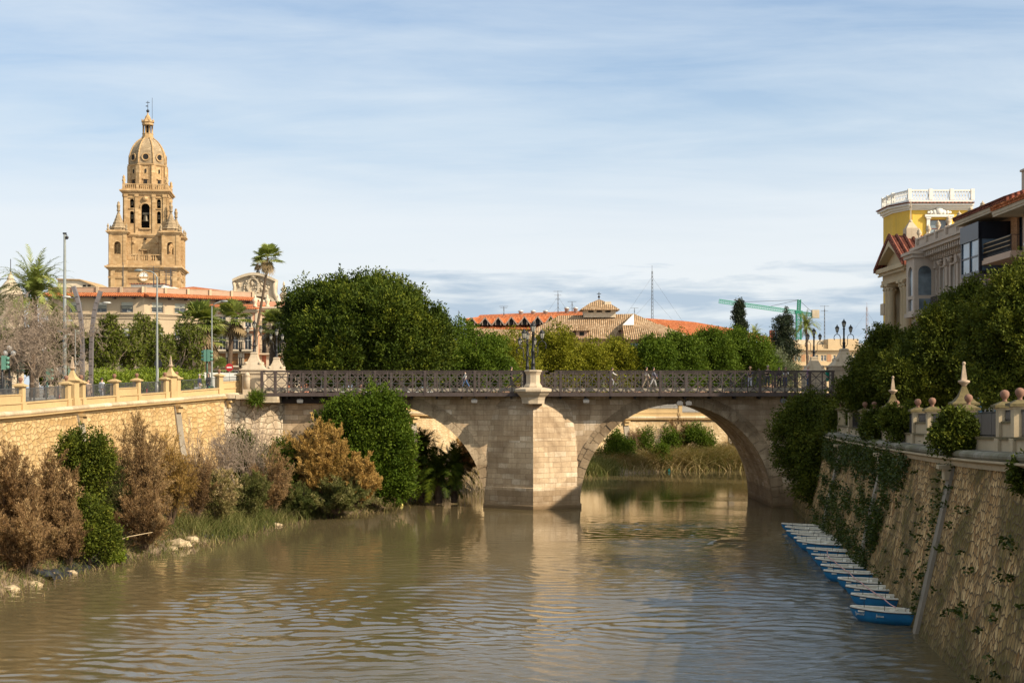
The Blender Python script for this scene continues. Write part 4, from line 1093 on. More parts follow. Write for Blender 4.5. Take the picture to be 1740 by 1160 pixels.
    for sx in (-1, 1):
        for sy in (-1, 1):
            if tur is None:
                tur = MB(); 
                for rot in range(4):
                    q = MB(); wall_open(q, -T, T, Zc(1018), Zc(825), -T, .55, [(-.85, .85, Zc(942), Zc(872))], (0,))
                    q.box(-T, -T + .7, -T - .15, -T - .002, Zc(1015), Zc(832)); q.box(T - .7, T, -T - .15, -T - .002, Zc(1015), Zc(832))
                    baluster_row(q, -.85, .85, -T + .2, Zc(972), Zc(946), .5, .17); q.box(-.85, .85, -T + .05, -T + .35, Zc(946), Zc(941))
                    c, s = round(math.cos(rot * PI / 2)), round(math.sin(rot * PI / 2)); tur.add([(x * c - y * s, x * s + y * c, z) for x, y, z in q.v], q.f)
                t0 = tur.build('corner_turret', m_cath, e); t0.location = (sx * (W - T + .1), sy * (W - T + .1), 0)
                q = MB(); cornice(q, -T, T, -T, T, Zc(832), [(.25, .25), (.55, .3), (.8, .25), (.3, .3)]); cor = q.build('cornice', m_cath, t0)
                q = MB(); zt = Zc(812)
                q.lathe((0, 0, 0), [(T * .98, zt), (T * .98, zt + .6), (T * 1.08, zt + .7), (T * 1.0, zt + .95)] + [(T * (.90 - .80 * (i / 10) ** .85) * (1.05 if i % 2 else .97), zt + .95 + (Zc(703) - zt - .95) * i / 10) for i in range(11)], 8, False, PI / 8)
                q.lathe((0, 0, Zc(703)), [(.4, 0), (.5, .3), (.36, .5), (.42, 1.0), (.5, 1.5), (.32, 2.0), (.34, 2.3), (.1, 2.6)], 8)
                for a in range(4): q.lathe((T * 1.1 * (1 if a % 2 else -1), T * 1.1 * (1 if a // 2 else -1), zt - .2), [(.3, 0), (.35, .6), (.15, .9), (.32, 1.3), (.02, 2.1)], 6)
                sp = q.build('spire', m_cathd, t0); base = t0
            else:
                c = copy_tree(base, e); c.location = (sx * (W - T + .1), sy * (W - T + .1), 0); adopt(c, e)
    # --- bell stage
    za, zb = Zc(830), Zc(600); B = 5.55
    rot_parts = MB(); 
    for rot in range(4):
        q = MB()
        ops = [(-1.1, 1.1, Zc(790), Zc(655)), (-4.0, -2.95, Zc(765), Zc(697)), (2.95, 4.0, Zc(765), Zc(697)), (-4.0, -2.95, Zc(680), Zc(630)), (2.95, 4.0, Zc(680), Zc(630))]
        wall_open(q, -B, B, za, zb, -B, .9, ops, (0, 1, 2, 3, 4))
        for x in (-5.0, -2.2, 2.2, 5.0): q.box(x - .42, x + .42, -B - .28, -B - .002, za, zb); q.box(x - .55, x + .55, -B - .42, -B - .281, zb - .9, zb - .1); q.box(x - .52, x + .52, -B - .38, -B - .281, za, za + .5)
        q.box(-1.5, 1.5, -B - .5, -B - .002, Zc(797), Zc(790))
        for i in range(11): t = PI * i / 10; t2 = PI * (i + 1) / 10; 
        for i in range(10):
            t, t2 = PI * i / 10, PI * (i + 1) / 10; zc = Zc(655) - 1.1
            q.bar((1.3 * math.cos(t), -B - .12, zc + 1.3 * math.sin(t)), (1.3 * math.cos(t2), -B - .12, zc + 1.3 * math.sin(t2)), .35, .25)
        for xx in (-3.47, 3.47): q.box(xx - .75, xx + .75, -B - .3, -B - .002, Zc(685), Zc(681)); q.box(xx - .7, xx + .7, -B - .3, -B - .002, Zc(625), Zc(620)); baluster_row(q, xx - .5, xx + .5, -B + .25, Zc(783), Zc(768), .35, .13)
        q.sphere((0, -B - .2, Zc(628)), .75, 8, 6)
        c, s = round(math.cos(rot * PI / 2)), round(math.sin(rot * PI / 2)); rot_parts.add([(x * c - y * s, x * s + y * c, z) for x, y, z in q.v], q.f)
    rot_parts.build('bell_stage', m_cath, e)
    mb = MB(); mb.box(-B + 1.6, B - 1.6, -B + 2.6, B - 2.6, za, zb); mb.build('dark_interior', m_dark, e)
    m_bell = plain('bronze', (.10, .085, .06), .5, .7)
    for x, zt, r in ((0, Zc(715), .95), (-3.47, Zc(722), .42), (3.47, Zc(722), .42), (-3.47, Zc(650), .38), (3.47, Zc(650), .38)):
        mb = MB(); mb.lathe((x, -B + .75, zt - r * 1.9), [(r, 0), (r * .95, r * .15), (r * .72, r * .7), (r * .6, r * 1.4), (r * .35, r * 1.8), (.05, r * 1.9)], 12); mb.box(x - r * .8, x + r * .8, -B + .6, -B + .9, zt, zt + r * .6); mb.build('bell', m_bell, e)
    mb = MB(); zc_ = cornice(mb, -B, B, -B, B, Zc(606), [(.35, .5), (.7, .35), (1.05, .35), (.5, .3)]); mb.build('cornice', m_cath, e); mb = MB()
    cornice(mb, -B, B, -B, B, Zc(838), [(.4, .35), (.6, .3), (.3, .3)]); mb.build('cornice', m_cath, e)
    mb = MB()
    for s in (-1, 1):
        for ax in ('x', 'y'): baluster_row(mb, -B, B, s * (B + .1), Zc(580), Zc(552), .5, .2, ax)
        mb.box(-B - .3, B + .3, s * (B + .1) - .2, s * (B + .1) + .2, Zc(552), Zc(546)); mb.box(s * (B + .1) - .2, s * (B + .1) + .2, -B - .3, B + .3, Zc(552), Zc(546))
        mb.box(-B - .3, B + .3, s * (B + .1) - .25, s * (B + .1) + .25, Zc(590), Zc(580)); mb.box(s * (B + .1) - .25, s * (B + .1) + .25, -B - .3, B + .3, Zc(590), Zc(580))
        for x in (-B, -2, 2, B): mb.box(x - .35, x + .35, s * (B + .1) - .28, s * (B + .1) + .28, Zc(580), Zc(546))
    for sx in (-1, 1):
        for sy in (-1, 1): mb.lathe((sx * B, sy * B, Zc(546)), [(.45, 0), (.3, .3), (.5, .9), (.3, 1.3), (.4, 1.7), (.02, 2.3)], 8)
    mb.build('balustrade', m_cath, e)
    # --- octagon, dome, lantern
    R = 5.0; za, zb = Zc(595), Zc(440)
    mb = MB(); mb.lathe((0, 0, 0), [(R, za), (R, zb)], 8, False, PI / 8)
    for k in range(8):
        a = PI / 8 + k * PI / 4; mb.cbox((R * math.cos(a), R * math.sin(a)), .8, 1.1, za, zb, a)
        a = k * PI / 4; rr = R * math.cos(PI / 8)
        for s in (-1, 1): mb.cbox((rr * math.cos(a) - s * 1.15 * math.sin(a), rr * math.sin(a) + s * 1.15 * math.cos(a)), .3, .5, za, zb, a)
        mb.cbox(((rr + .1) * math.cos(a), (rr + .1) * math.sin(a)), .5, 1.5, Zc(518), Zc(512), a)
    mb.build('octagon_drum', m_cath, e)
    for k in range(8):
        mb = MB(); a = k * PI / 4; rr = R * math.cos(PI / 8) + .06
        mb.cbox((rr * math.cos(a), rr * math.sin(a)), .3, .85, Zc(545), Zc(520), a)
        for j in range(5): w = [.28, .4, .42, .4, .28][j]; mb.cbox((rr * math.cos(a), rr * math.sin(a)), .3, w, Zc(482 - j * 4.4), Zc(477.6 - j * 4.4), a)
        mb.build('drum_window', m_dark, e)
    mb = MB(); mb.lathe((0, 0, 0), [(R * 1.0, Zc(444)), (R * 1.04, Zc(441)), (R * 1.09, Zc(437)), (R * 1.10, Zc(432)), (R * 1.02, Zc(430))], 8, False, PI / 8); mb.build('drum_cornice', m_cath, e)
    rows = [(1.0, 432), (1.005, 415), (1.0, 398), (.97, 378), (.91, 355), (.82, 333), (.70, 313), (.55, 296), (.40, 284), (.32, 277)]
    mb = MB(); mb.lathe((0, 0, 0), [(R * a * .99, Zc(b)) for a, b in rows], 8, False, PI / 8); dm = mb.build('dome', m_cathd, e)
    mb = MB()
    for k in range(8):
        a = PI / 8 + k * PI / 4; mb.tube([(R * q * math.cos(a), R * q * math.sin(a), Zc(b)) for q, b in rows], .22, 5)
    mb.build('dome_ribs', m_cath, dm)
    for k in range(8):
        mb = MB(); mr = MB(); a = k * PI / 4; rr = R * math.cos(PI / 8) * .985
        v = MB(); v.lathe((0, 0, 0), [(.72, 0), (.72, .25)], 16, False); ca, sa = math.cos(a), math.sin(a)
        mb.add([((rr + z) * ca - x * sa, (rr + z) * sa + x * ca, y + Zc(394)) for x, y, z in v.v], v.f)
        for i in range(16):
            t, t2 = 2 * PI * i / 16, 2 * PI * (i + 1) / 16; q = .92
            mr.bar(((rr + .2) * ca - q * math.cos(t) * sa, (rr + .2) * sa + q * math.cos(t) * ca, Zc(394) + q * math.sin(t)), ((rr + .2) * ca - q * math.cos(t2) * sa, (rr + .2) * sa + q * math.cos(t2) * ca, Zc(394) + q * math.sin(t2)), .32, .35)
        mb.build('oculus', m_dark, dm); mr.build('oculus_frame', m_cath, dm)
    mb = MB(); L = 1.55
    mb.lathe((0, 0, 0), [(L * 1.1, Zc(279)), (L * 1.1, Zc(270)), (L * .95, Zc(268)), (L * .95, Zc(255)), (L, Zc(252)), (L, Zc(250))], 8, False, PI / 8)
    for k in range(8): a = PI / 8 + k * PI / 4; mb.lathe((L * .8 * math.cos(a), L * .8 * math.sin(a), Zc(252)), [(.24, 0), (.18, .2), (.17, 2.8), (.24, Zc(200) - Zc(252))], 6)
    mb.lathe((0, 0, 0), [(L * 1.0, Zc(203)), (L * 1.05, Zc(198)), (L * .95, Zc(195)), (L * .95, Zc(190)), (L * 1.15, Zc(187)), (L * 1.1, Zc(184)), (L * .75, Zc(175)), (L * .5, Zc(162)), (L * .35, Zc(150)), (L * .2, Zc(146)), (.12, Zc(132))], 8, False, PI / 8)
    for k in range(8): a = PI / 8 + k * PI / 4; mb.lathe((L * 1.0 * math.cos(a), L * 1.0 * math.sin(a), Zc(185)), [(.14, 0), (.2, .4), (.02, .8)], 5)
    mb.build('lantern', m_cath, e)
    mb = MB(); mb.lathe((0, 0, 0), [(.35, Zc(252)), (.3, Zc(200))], 6); mb.build('lantern_core', m_dark, e)
    mb = MB(); mb.sphere((0, 0, Zc(123)), .42, 10, 8); mb.tube([(0, 0, Zc(132)), (0, 0, Zc(66))], .07, 5); mb.bar((-.5, 0, Zc(75)), (.5, 0, Zc(75)), .14); mb.prism([(-.55, Zc(98)), (.1, Zc(98)), (.1, Zc(93)), (-.5, Zc(93))], -.05, .05); mb.tube([(1.15, 0, Zc(165)), (1.15, 0, Zc(48))], .05, 5)
    mb.build('weathervane_cross', m_iron, e)
cathedral()

# ---------------------------------------------------------------- helper: building block with facade(s)
def facade(e, x0, x1, z0, z1, y, mat, ops, frame, glass, sur=None, th=.5, mull=1, arch=(), name='wall', dep=.16, bars=1):
    mb = MB(); wall_open(mb, x0, x1, z0, z1, y, th, ops, arch); w = mb.build(name, mat, e)
    for o in ops: window(e, o, y, frame, glass, mull, sur=sur, dep=dep, bars=bars)
    return w
def balcony(e, x0, x1, y, z, iron, slab, dep=.8, h=1.0, nbar=None):
    mb = MB(); mb.box(x0, x1, y - dep, y - .003, z - .16, z); mb.box(x0 + .1, x1 - .1, y - dep * .8, y - .003, z - .26, z - .163)
    b = mb.build('balcony', slab, e)
    mb = MB(); yy = y - dep + .05; n = nbar or int((x1 - x0) / .14)
    for i in range(n + 1): x = x0 + .05 + (x1 - x0 - .1) * i / n; mb.box(x - .012, x + .012, yy - .012, yy + .012, z, z + h)
    for s in (x0 + .05, x1 - .05):
        for i in range(1, 5): q = yy + (y - yy) * i / 5; mb.box(s - .012, s + .012, q - .012, q + .012, z, z + h)
        mb.box(s - .02, s + .02, yy, y, z + h - .02, z + h + .02)
    mb.box(x0 + .03, x1 - .03, yy - .025, yy + .025, z + h - .02, z + h + .025); mb.box(x0 + .03, x1 - .03, yy - .02, yy + .02, z + .08, z + .11)
    mb.build('railing', iron, b)
    return b
# corner apartment house with the red eaves
m_apt = render_coat('apartment_stone', (.47, .37, .25), .15, (.36, .28, .18), .1, .35)
m_apt2 = render_coat('orange_stucco', (.52, .26, .13), .2, (.3, .18, .1), .1, .3)
m_screen = plain('terrace_screen', (.40, .27, .18), .8, amt=.2, scale=2)
m_shut = plain('roller_blind', (.45, .45, .36), .7, amt=.15)
m_awn = plain('green_awning', (.015, .20, .15), .7, amt=.2)
m_awn2 = plain('pale_awning', (.62, .60, .52), .8, amt=.1)
def apartment():
    Y = 185; k = M(1, Y); cx = X(245, Y)
    # corner at px 245: left wing faces the river, right wing turns away to the right
    e = empty('apartment_block', (cx, Y, 0), label='beige corner apartment block with red tiled eaves and terrace screens behind the green trees', cat='building')
    L = 122 * k
    zs = lambda py: Z(py, Y)
    def wing(sign_x0, sign_x1, rz, dist, yo, wins, tag_):
        g = []
        ops = []
        for xc, w in wins:
            ops.append((xc - w / 2, xc + w / 2, zs(530), zs(513)))
            for q in (3.3, 6.6): ops.append((xc - w / 2, xc + w / 2, zs(530) - q, zs(513) - q))
        ca, sa = math.cos(rz), math.sin(rz)
        ents = []
        def place(o): o.rotation_euler = (0, 0, rz); o.location = (0, 0, 0); return o
        mb = MB(); wall_open(mb, sign_x0, sign_x1, 9, zs(505), yo, .5, ops); place(mb.build('wall', m_apt, e))
        for o in ops:
            w = window(e, o, yo, m_white, m_glass2, 1, sur=None); place(w)
            q = MB(); q.box(o[0], o[1], yo + .1, yo + .14, o[2] + (o[3] - o[2]) * random.uniform(.3, .8), o[3]); b = q.build('blind', m_shut, w)
            q = MB(); n = 12
            for i in range(n + 1): x = o[0] + (o[1] - o[0]) * i / n; q.box(x - .015, x + .015, yo - .3, yo - .27, o[2] - .1, o[2] + .75)
            q.box(o[0], o[1], yo - .32, yo - .25, o[2] + .74, o[2] + .79); q.box(o[0] - .1, o[1] + .1, yo - .35, yo - .003, o[2] - .2, o[2] - .1); q.build('railing', m_iron, w)
        mb = MB(); mb.box(sign_x0 - .2, sign_x1 + .2, yo - .22, yo - .003, zs(537), zs(534)); mb.box(sign_x0 - .3, sign_x1 + .3, yo - .4, yo - .003, zs(534), zs(531.5)); mb.box(sign_x0, sign_x1, yo - .12, yo - .003, zs(541), zs(537))
        xx = [sign_x0, sign_x1] + [a for a, _ in wins]
        place(mb.build('string_course', m_apt, e))
        mb = MB(); mb.prism([(yo - 1.3, zs(504.5)), (yo - 1.35, zs(503)), (yo + .4, zs(496.5)), (yo + .4, zs(504.5))], sign_x0 - (.0 if sign_x0 >= 0 else .8), sign_x1 + .0, 'x'); place(mb.build('tiled_eaves', m_rt, e))
        mb = MB(); mb.box(sign_x0, sign_x1, yo - 1.2, yo - .003, zs(505.6), zs(504.6))
        nb = int((sign_x1 - sign_x0) / 2.2)
        for i in range(nb): x = sign_x0 + (i + .5) * (sign_x1 - sign_x0) / nb; mb.box(x - .12, x + .12, yo - 1.1, yo - .003, zs(508), zs(505.7))
        place(mb.build('eaves_brackets', m_steel, e))
        mb = MB(); mb.box(sign_x0, sign_x1, yo + .55, yo + .65, zs(498), zs(488))
        place(mb.build('terrace_screen', m_screen, e))
        mb = MB(); n = int((sign_x1 - sign_x0) / 3.0)
        for i in range(n + 1): x = sign_x0 + (sign_x1 - sign_x0) * i / n; mb.box(x - .16, x + .16, yo + .35, yo + .53, zs(499), zs(486.5))
        mb.box(sign_x0, sign_x1, yo + .5, yo + .7, zs(488), zs(487.2)); place(mb.build('terrace_posts', m_apt, e))
    wing(-L - 3, 0.0, 0.0, 0, 0.0, [(-8.6 * 1.0, 1.5), (-5.5, 1.6), (-1.25 - .9, 1.5)], 'l')
    rz = math.radians(38)
    wing(0.0, 15.5, rz, 0, 0.0, [(1.8, 1.5), (4.9, 1.5), (8.0, 1.5), (11.1, 1.5), (14, 1.4)], 'r')
    mb = MB(); mb.prism([(-L - 3, .6), (0, .6), (15.5 * math.cos(rz), 15.5 * math.sin(rz) + .6), (8, 22), (-L - 3, 22)], 9, zs(498), 'z'); mb.build('block_core', m_apt, e)
    # white rooftop hut and a line of pale equipment behind the screen
    mb = MB(); mb.box(X(205, Y) - cx, X(262, Y) - cx, 5, 9, zs(498), zs(478)); mb.box(X(262, Y) - cx, X(277, Y) - cx, 6, 9, zs(498), zs(482)); h = mb.build('roof_hut', m_white, e)
    mb = MB(); mb.box(X(203, Y) - cx, X(264, Y) - cx, 4.7, 9.3, zs(478), zs(476.6)); mb.build('hut_roof', m_dt, h)
    mb = MB(); mb.box(X(243, Y) - cx, X(258, Y) - cx, 4.95, 4.99, zs(493), zs(482)); mb.build('hut_window', m_glass2, h)
apartment()
def upper_roofs():
    # red roof with green awnings right of the corner house
    Y = 205
    e = empty('penthouse', (X(330, Y), Y, 0), label='low red tiled penthouse with green awnings on the roofs left of the curved gable', cat='building')
    f = lambda px: X(px, Y) - e.location.x
    mb = MB(); mb.box(f(283), f(430), 0, 12, 9, Z(503, Y)); mb.build('wall', m_cream, e)
    mb = MB(); mb.add([(f(308), -1, Z(490, Y)), (f(397), -1, Z(500, Y)), (f(392), 7, Z(491, Y)), (f(310), 7, Z(481, Y)), (f(308), -1, Z(491.5, Y)), (f(397), -1, Z(501.5, Y)), (f(392), 7, Z(497, Y)), (f(310), 7, Z(497, Y))], [(0, 1, 2, 3), (4, 7, 6, 5), (0, 4, 5, 1), (1, 5, 6, 2), (2, 6, 7, 3), (3, 7, 4, 0)]); mb.build('roof', m_rt, e)
    for a, b, c, d in ((312, 352, 491, 497), (352, 416, 497.5, 504)):
        mb = MB(); mb.add([(f(a), -2.8, Z(d - 2, Y)), (f(b), -2.8, Z(d + 1, Y)), (f(b), -.2, Z(c + 2, Y)), (f(a), -.2, Z(c, Y)), (f(a), -2.8, Z(d - 1.2, Y)), (f(b), -2.8, Z(d + 1.8, Y)), (f(b), -.2, Z(c + 2.8, Y)), (f(a), -.2, Z(c + .8, Y))], [(0, 1, 2, 3), (7, 6, 5, 4), (0, 4, 5, 1), (2, 6, 7, 3), (1, 5, 6, 2), (3, 7, 4, 0)]); mb.build('awning', m_awn, e)
    mb = MB(); mb.box(f(356), f(394), -.6, -.5, Z(516, Y), Z(505, Y)); mb.build('blind', m_awn2, e)
    mb = MB(); mb.box(f(397), f(428), -1.6, -1.5, Z(515, Y), Z(511, Y)); mb.build('awning', m_awn, e)
    mb = MB(); mb.box(f(397), f(428), -1.9, -1.88, Z(522, Y), Z(515, Y)); mb.build('terrace_glass', m_glass2, e)
    mb = MB()
    for px in (349, 356, 395, 412, 428): mb.box(f(px) - .25, f(px) + .25, -2.2, -1.95, Z(522, Y), Z(510, Y))
    mb.box(f(345), f(430), -2.1, -1.95, Z(524, Y), Z(521, Y)); mb.build('terrace_posts', m_cream, e)
upper_roofs()
# pink house with iron balconies behind the palms
m_pink = render_coat('salmon_stucco', (.60, .33, .21), .18, (.4, .22, .14), .1, .25)
m_redst = render_coat('red_stucco', (.52, .21, .13), .2, (.35, .16, .1), .1, .25)
m_door = plain('orange_shutter', (.42, .19, .05), .6)
def pink_house():
    Y = 178; e = empty('balcony_house', (X(345, Y), Y, 0), rz=0, label='salmon and cream house with iron balconies and orange shutters behind the fan palms', cat='building')
    f = lambda px: X(px, Y) - e.location.x; z = lambda py: Z(py, Y)
    x0, x1 = f(340), f(437)
    cols = [f(358), f(378), f(399), f(421)]
    ops = []; rows = [(652, 630), (621, 600), (594, 570), (556, 537)]
    for c in cols:
        for a, b in rows: ops.append((c - .42, c + .42, z(a), z(b)))
    mb = MB(); wall_open(mb, x0, x1, 8.5, z(528), 0, .45, ops); mb.build('wall', m_pink, e)
    for i, o in enumerate(ops):
        sh = (i % 4) == 1
        w = window(e, o, 0, m_door if sh else m_white, m_door if sh else m_glass, 1, sur=m_cream)
    for c in cols:
        for a, b in rows[:3]: balcony(e, c - .95, c + .95, 0, z(a), m_iron, m_cream, .7, .95)
    mb = MB()
    for px in (341, 368, 388.5, 410, 436): mb.box(f(px) - .16, f(px) + .16, -.06, -.003, 8.5, z(528))
    mb.build('pilasters', m_cream, e)
    mb = MB(); mb.box(x0, x1 + .2, -.9, .1, z(562), z(560)); mb.box(x0, x1 + .3, -.6, .1, z(528), z(525.5)); mb.box(x0, x1, -.3, .1, z(531), z(528.1)); mb.build('cornice', m_cream, e)
    mb = MB(); mb.prism([(-.8, z(525.4)), (-.8, z(524.6)), (6, z(512)), (6, z(525.4))], x0, x1 + .2, 'x'); mb.build('roof', m_rt, e)
    mb = MB(); mb.box(x0, x1, .5, 9, 8.5, z(526)); mb.build('block_core', m_pink, e)
    # the taller red and cream house right of it
    e = empty('red_cream_house', (X(460, Y), Y + 2.0, 0), label='red and cream house with tall cream pilasters between the palms and the big tree', cat='building')
    Y2 = Y + 2; f = lambda px: X(px, Y2) - e.location.x; z = lambda py: Z(py, Y2)
    cols = [f(446), f(473), f(494)]; ops = []
    for c in cols:
        for a, b in ((600, 571), (560, 540), (650, 622)): ops.append((c - .5, c + .5, z(a), z(b)))
    mb = MB(); wall_open(mb, f(437), f(510), 8.5, z(524), 0, .45, ops); mb.build('wall', m_redst, e)
    for o in ops: window(e, o, 0, m_iron, m_glass, 1, sur=m_cream)
    for c in cols: balcony(e, c - .95, c + .95, 0, z(600), m_iron, m_cream, .7, 1.0); balcony(e, c - .95, c + .95, 0, z(560), m_iron, m_cream, .7, 1.0)
    mb = MB()
    for px in (440, 458, 484, 506): mb.box(f(px) - .38, f(px) + .38, -.22, -.003, 8.5, z(528)); mb.box(f(px) - .5, f(px) + .5, -.3, -.003, z(531), z(528.2))
    mb.build('pilasters', m_cream, e)
    mb = MB(); mb.box(f(436), f(511), -.6, .3, z(528), z(524)); mb.box(f(436), f(511), -.85, .3, z(524), z(521.5)); mb.build('cornice', m_cream, e)
    mb = MB(); mb.box(f(437), f(510), .9, 8, 8.5, z(524)); mb.build('block_core', m_redst, e)
    mb = MB(); mb.box(f(430), f(512), 2.5, 8, z(524), z(510)); mb.build('attic', m_pink, e)
    for px in (434, 455, 473): 
        mb = MB(); mb.lathe((f(px), -.3, z(521.4)), [(.25, 0), (.3, .15), (.12, .3), (.3, .6), (.32, .9), (.1, 1.1), (.16, 1.25), (.02, 1.5)], 8); mb.build('urn', m_cream, e)
pink_house()
# baroque curved gable
m_gable = render_coat('gable_stone', (.52, .43, .31), .25, (.28, .2, .13), .3, .5)
def gable():
    Y = 250; e = empty('palace_gable', (X(434, Y), Y, 0), label='curved baroque palace gable with a carved coat of arms rising over the roofs', cat='building')
    f = lambda px: X(px, Y) - e.location.x; z = lambda py: Z(py, Y)
    top = [(396 + 73 * i / 16, 479 - 11 * math.sin(PI * i / 16)) for i in range(17)]
    poly = [(f(px), z(py)) for px, py in top] + [(f(468), z(500)), (f(471), z(508)), (f(477), z(515)), (f(487), z(519)), (f(487), z(640)), (f(396), z(640))]
    mb = MB(); mb.prism(poly, 0, 2.0); mb.build('gable_wall', m_gable, e)
    mb = MB()
    for i in range(16):
        a, b = top[i], top[i + 1]; mb.bar((f(a[0]), .3, z(a[1])), (f(b[0]) + .02, .3, z(b[1])), .45, 1.8, (0, 1, 0)) if False else mb.prism([(f(a[0]), z(a[1])), (f(b[0]), z(b[1])), (f(b[0]), z(b[1]) + .45), (f(a[0]), z(a[1]) + .45)], -.8, 2.2)
    sc = [(468, 479), (466, 488), (467, 498), (471, 508), (478, 515), (488, 519)]
    mb.tube([(f(a), -.15, z(b)) for a, b in sc], .38, 7); mb.tube([(f(2 * 432.5 - a), -.15, z(b)) for a, b in sc], .3, 7)
    mb.build('curved_cornice', m_gable, e)
    mb = MB()
    for i in range(14):
        t, t2 = PI * i / 14, PI * (i + 1) / 14; mb.bar((f(436) + 3.3 * math.cos(t), -.25, z(520) + 1.9 * math.sin(t)), (f(436) + 3.3 * math.cos(t2), -.25, z(520) + 1.9 * math.sin(t2)), .45, .6)
    mb.build('arch_moulding', m_gable, e)
    mb = MB(); mb.prism([(f(436) + 3.05 * math.cos(PI * i / 14), z(520) + 1.7 * math.sin(PI * i / 14)) for i in range(15)], -.05, -.01); mb.build('arch_recess', plain('shaded_niche', (.23, .17, .11), .9), e)  # flat panel on the wall; the niche's shade is put into its dark colour
    mb = MB(); c = (f(431), z(486))
    for i in range(20):
        t, t2 = 2 * PI * i / 20, 2 * PI * (i + 1) / 20; mb.bar((c[0] + .95 * math.cos(t), -.25, c[1] + 1.3 * math.sin(t)), (c[0] + .95 * math.cos(t2), -.25, c[1] + 1.3 * math.sin(t2)), .26, .5)
    r = random.Random(5)
    for i in range(46):
        a = r.uniform(0, 2 * PI); q = r.uniform(1.15, 2.6); mb.sphere((c[0] + q * 1.0 * math.cos(a), -.1, c[1] + q * .55 * math.sin(a) - .1), r.uniform(.16, .34), 6, 4)
    for i in range(14): mb.sphere((c[0] + r.uniform(-.6, .6), -.1, c[1] + r.uniform(-.9, .9)), r.uniform(.14, .28), 6, 4)
    mb.lathe((c[0], -.15, c[1] + 1.35), [(.5, 0), (.6, .3), (.35, .5), (.05, .8)], 8)
    mb.build('coat_of_arms', m_gable, e)
    for px in (481, 398):
        mb = MB(); mb.lathe((f(px), .8, z(519)), [(.7, 0), (.75, .5), (.4, .7), (.55, 1.3), (.75, 1.9), (.3, 2.4), (.45, 2.9), (.12, 3.3), (.2, 3.7), (.02, 4.2)], 8); mb.build('finial', m_gable, e)
    mb = MB(); mb.tube([(f(437), .8, z(468)), (f(437), .8, z(462))], .15, 6); mb.sphere((f(437), .8, z(462)), .35, 8, 6); mb.build('ball_finial', m_iron, e)
gable()
# far left small dome, flat roof house
def left_far():
    Y = 230; e = empty('domed_turret', (X(18, Y), Y, 0), label='low pointed stone dome with a mast at the left edge behind the date palm', cat='building')
    z = lambda py: Z(py, Y); mb = MB(); k = M(1, Y)
    mb.lathe((0, 0, 0), [(22 * k, 5), (22 * k, z(503)), (23 * k, z(502)), (20 * k, z(496)), (16 * k, z(488)), (9 * k, z(479)), (6 * k, z(476)), (6.5 * k, z(474)), (4 * k, z(469)), (1.5 * k, z(464)), (1.2 * k, z(461))], 12, False); mb.build('dome', m_gable, e)
    mb = MB(); mb.tube([(0, 0, z(464)), (0, 0, z(440))], .06, 5); mb.build('mast', m_iron, e)
    Y = 240; e = empty('flat_roof_house', (X(120, Y), Y, 0), label='plain cream flat-roofed house behind the tall grey lamp post', cat='building')
    f = lambda px: X(px, Y) - e.location.x; z = lambda py: Z(py, Y)
    mb = MB(); mb.prism([(f(98), 5), (f(162), 5), (f(162), z(487)), (f(137), z(476)), (f(98), z(475))], 0, 12); mb.build('wall', m_cream, e)
    mb = MB(); mb.prism([(f(97), z(475)), (f(137), z(476)), (f(163), z(487)), (f(163), z(485.6)), (f(137), z(474.4)), (f(97), z(473.4))], -.4, 12.4); mb.build('roof_edge', m_cath, e)
    for px in (141, 149):
        mb = MB(); mb.box(f(px), f(px + 5), -.05, .02, z(487), z(484)); mb.build('window', m_dark, e)
left_far()

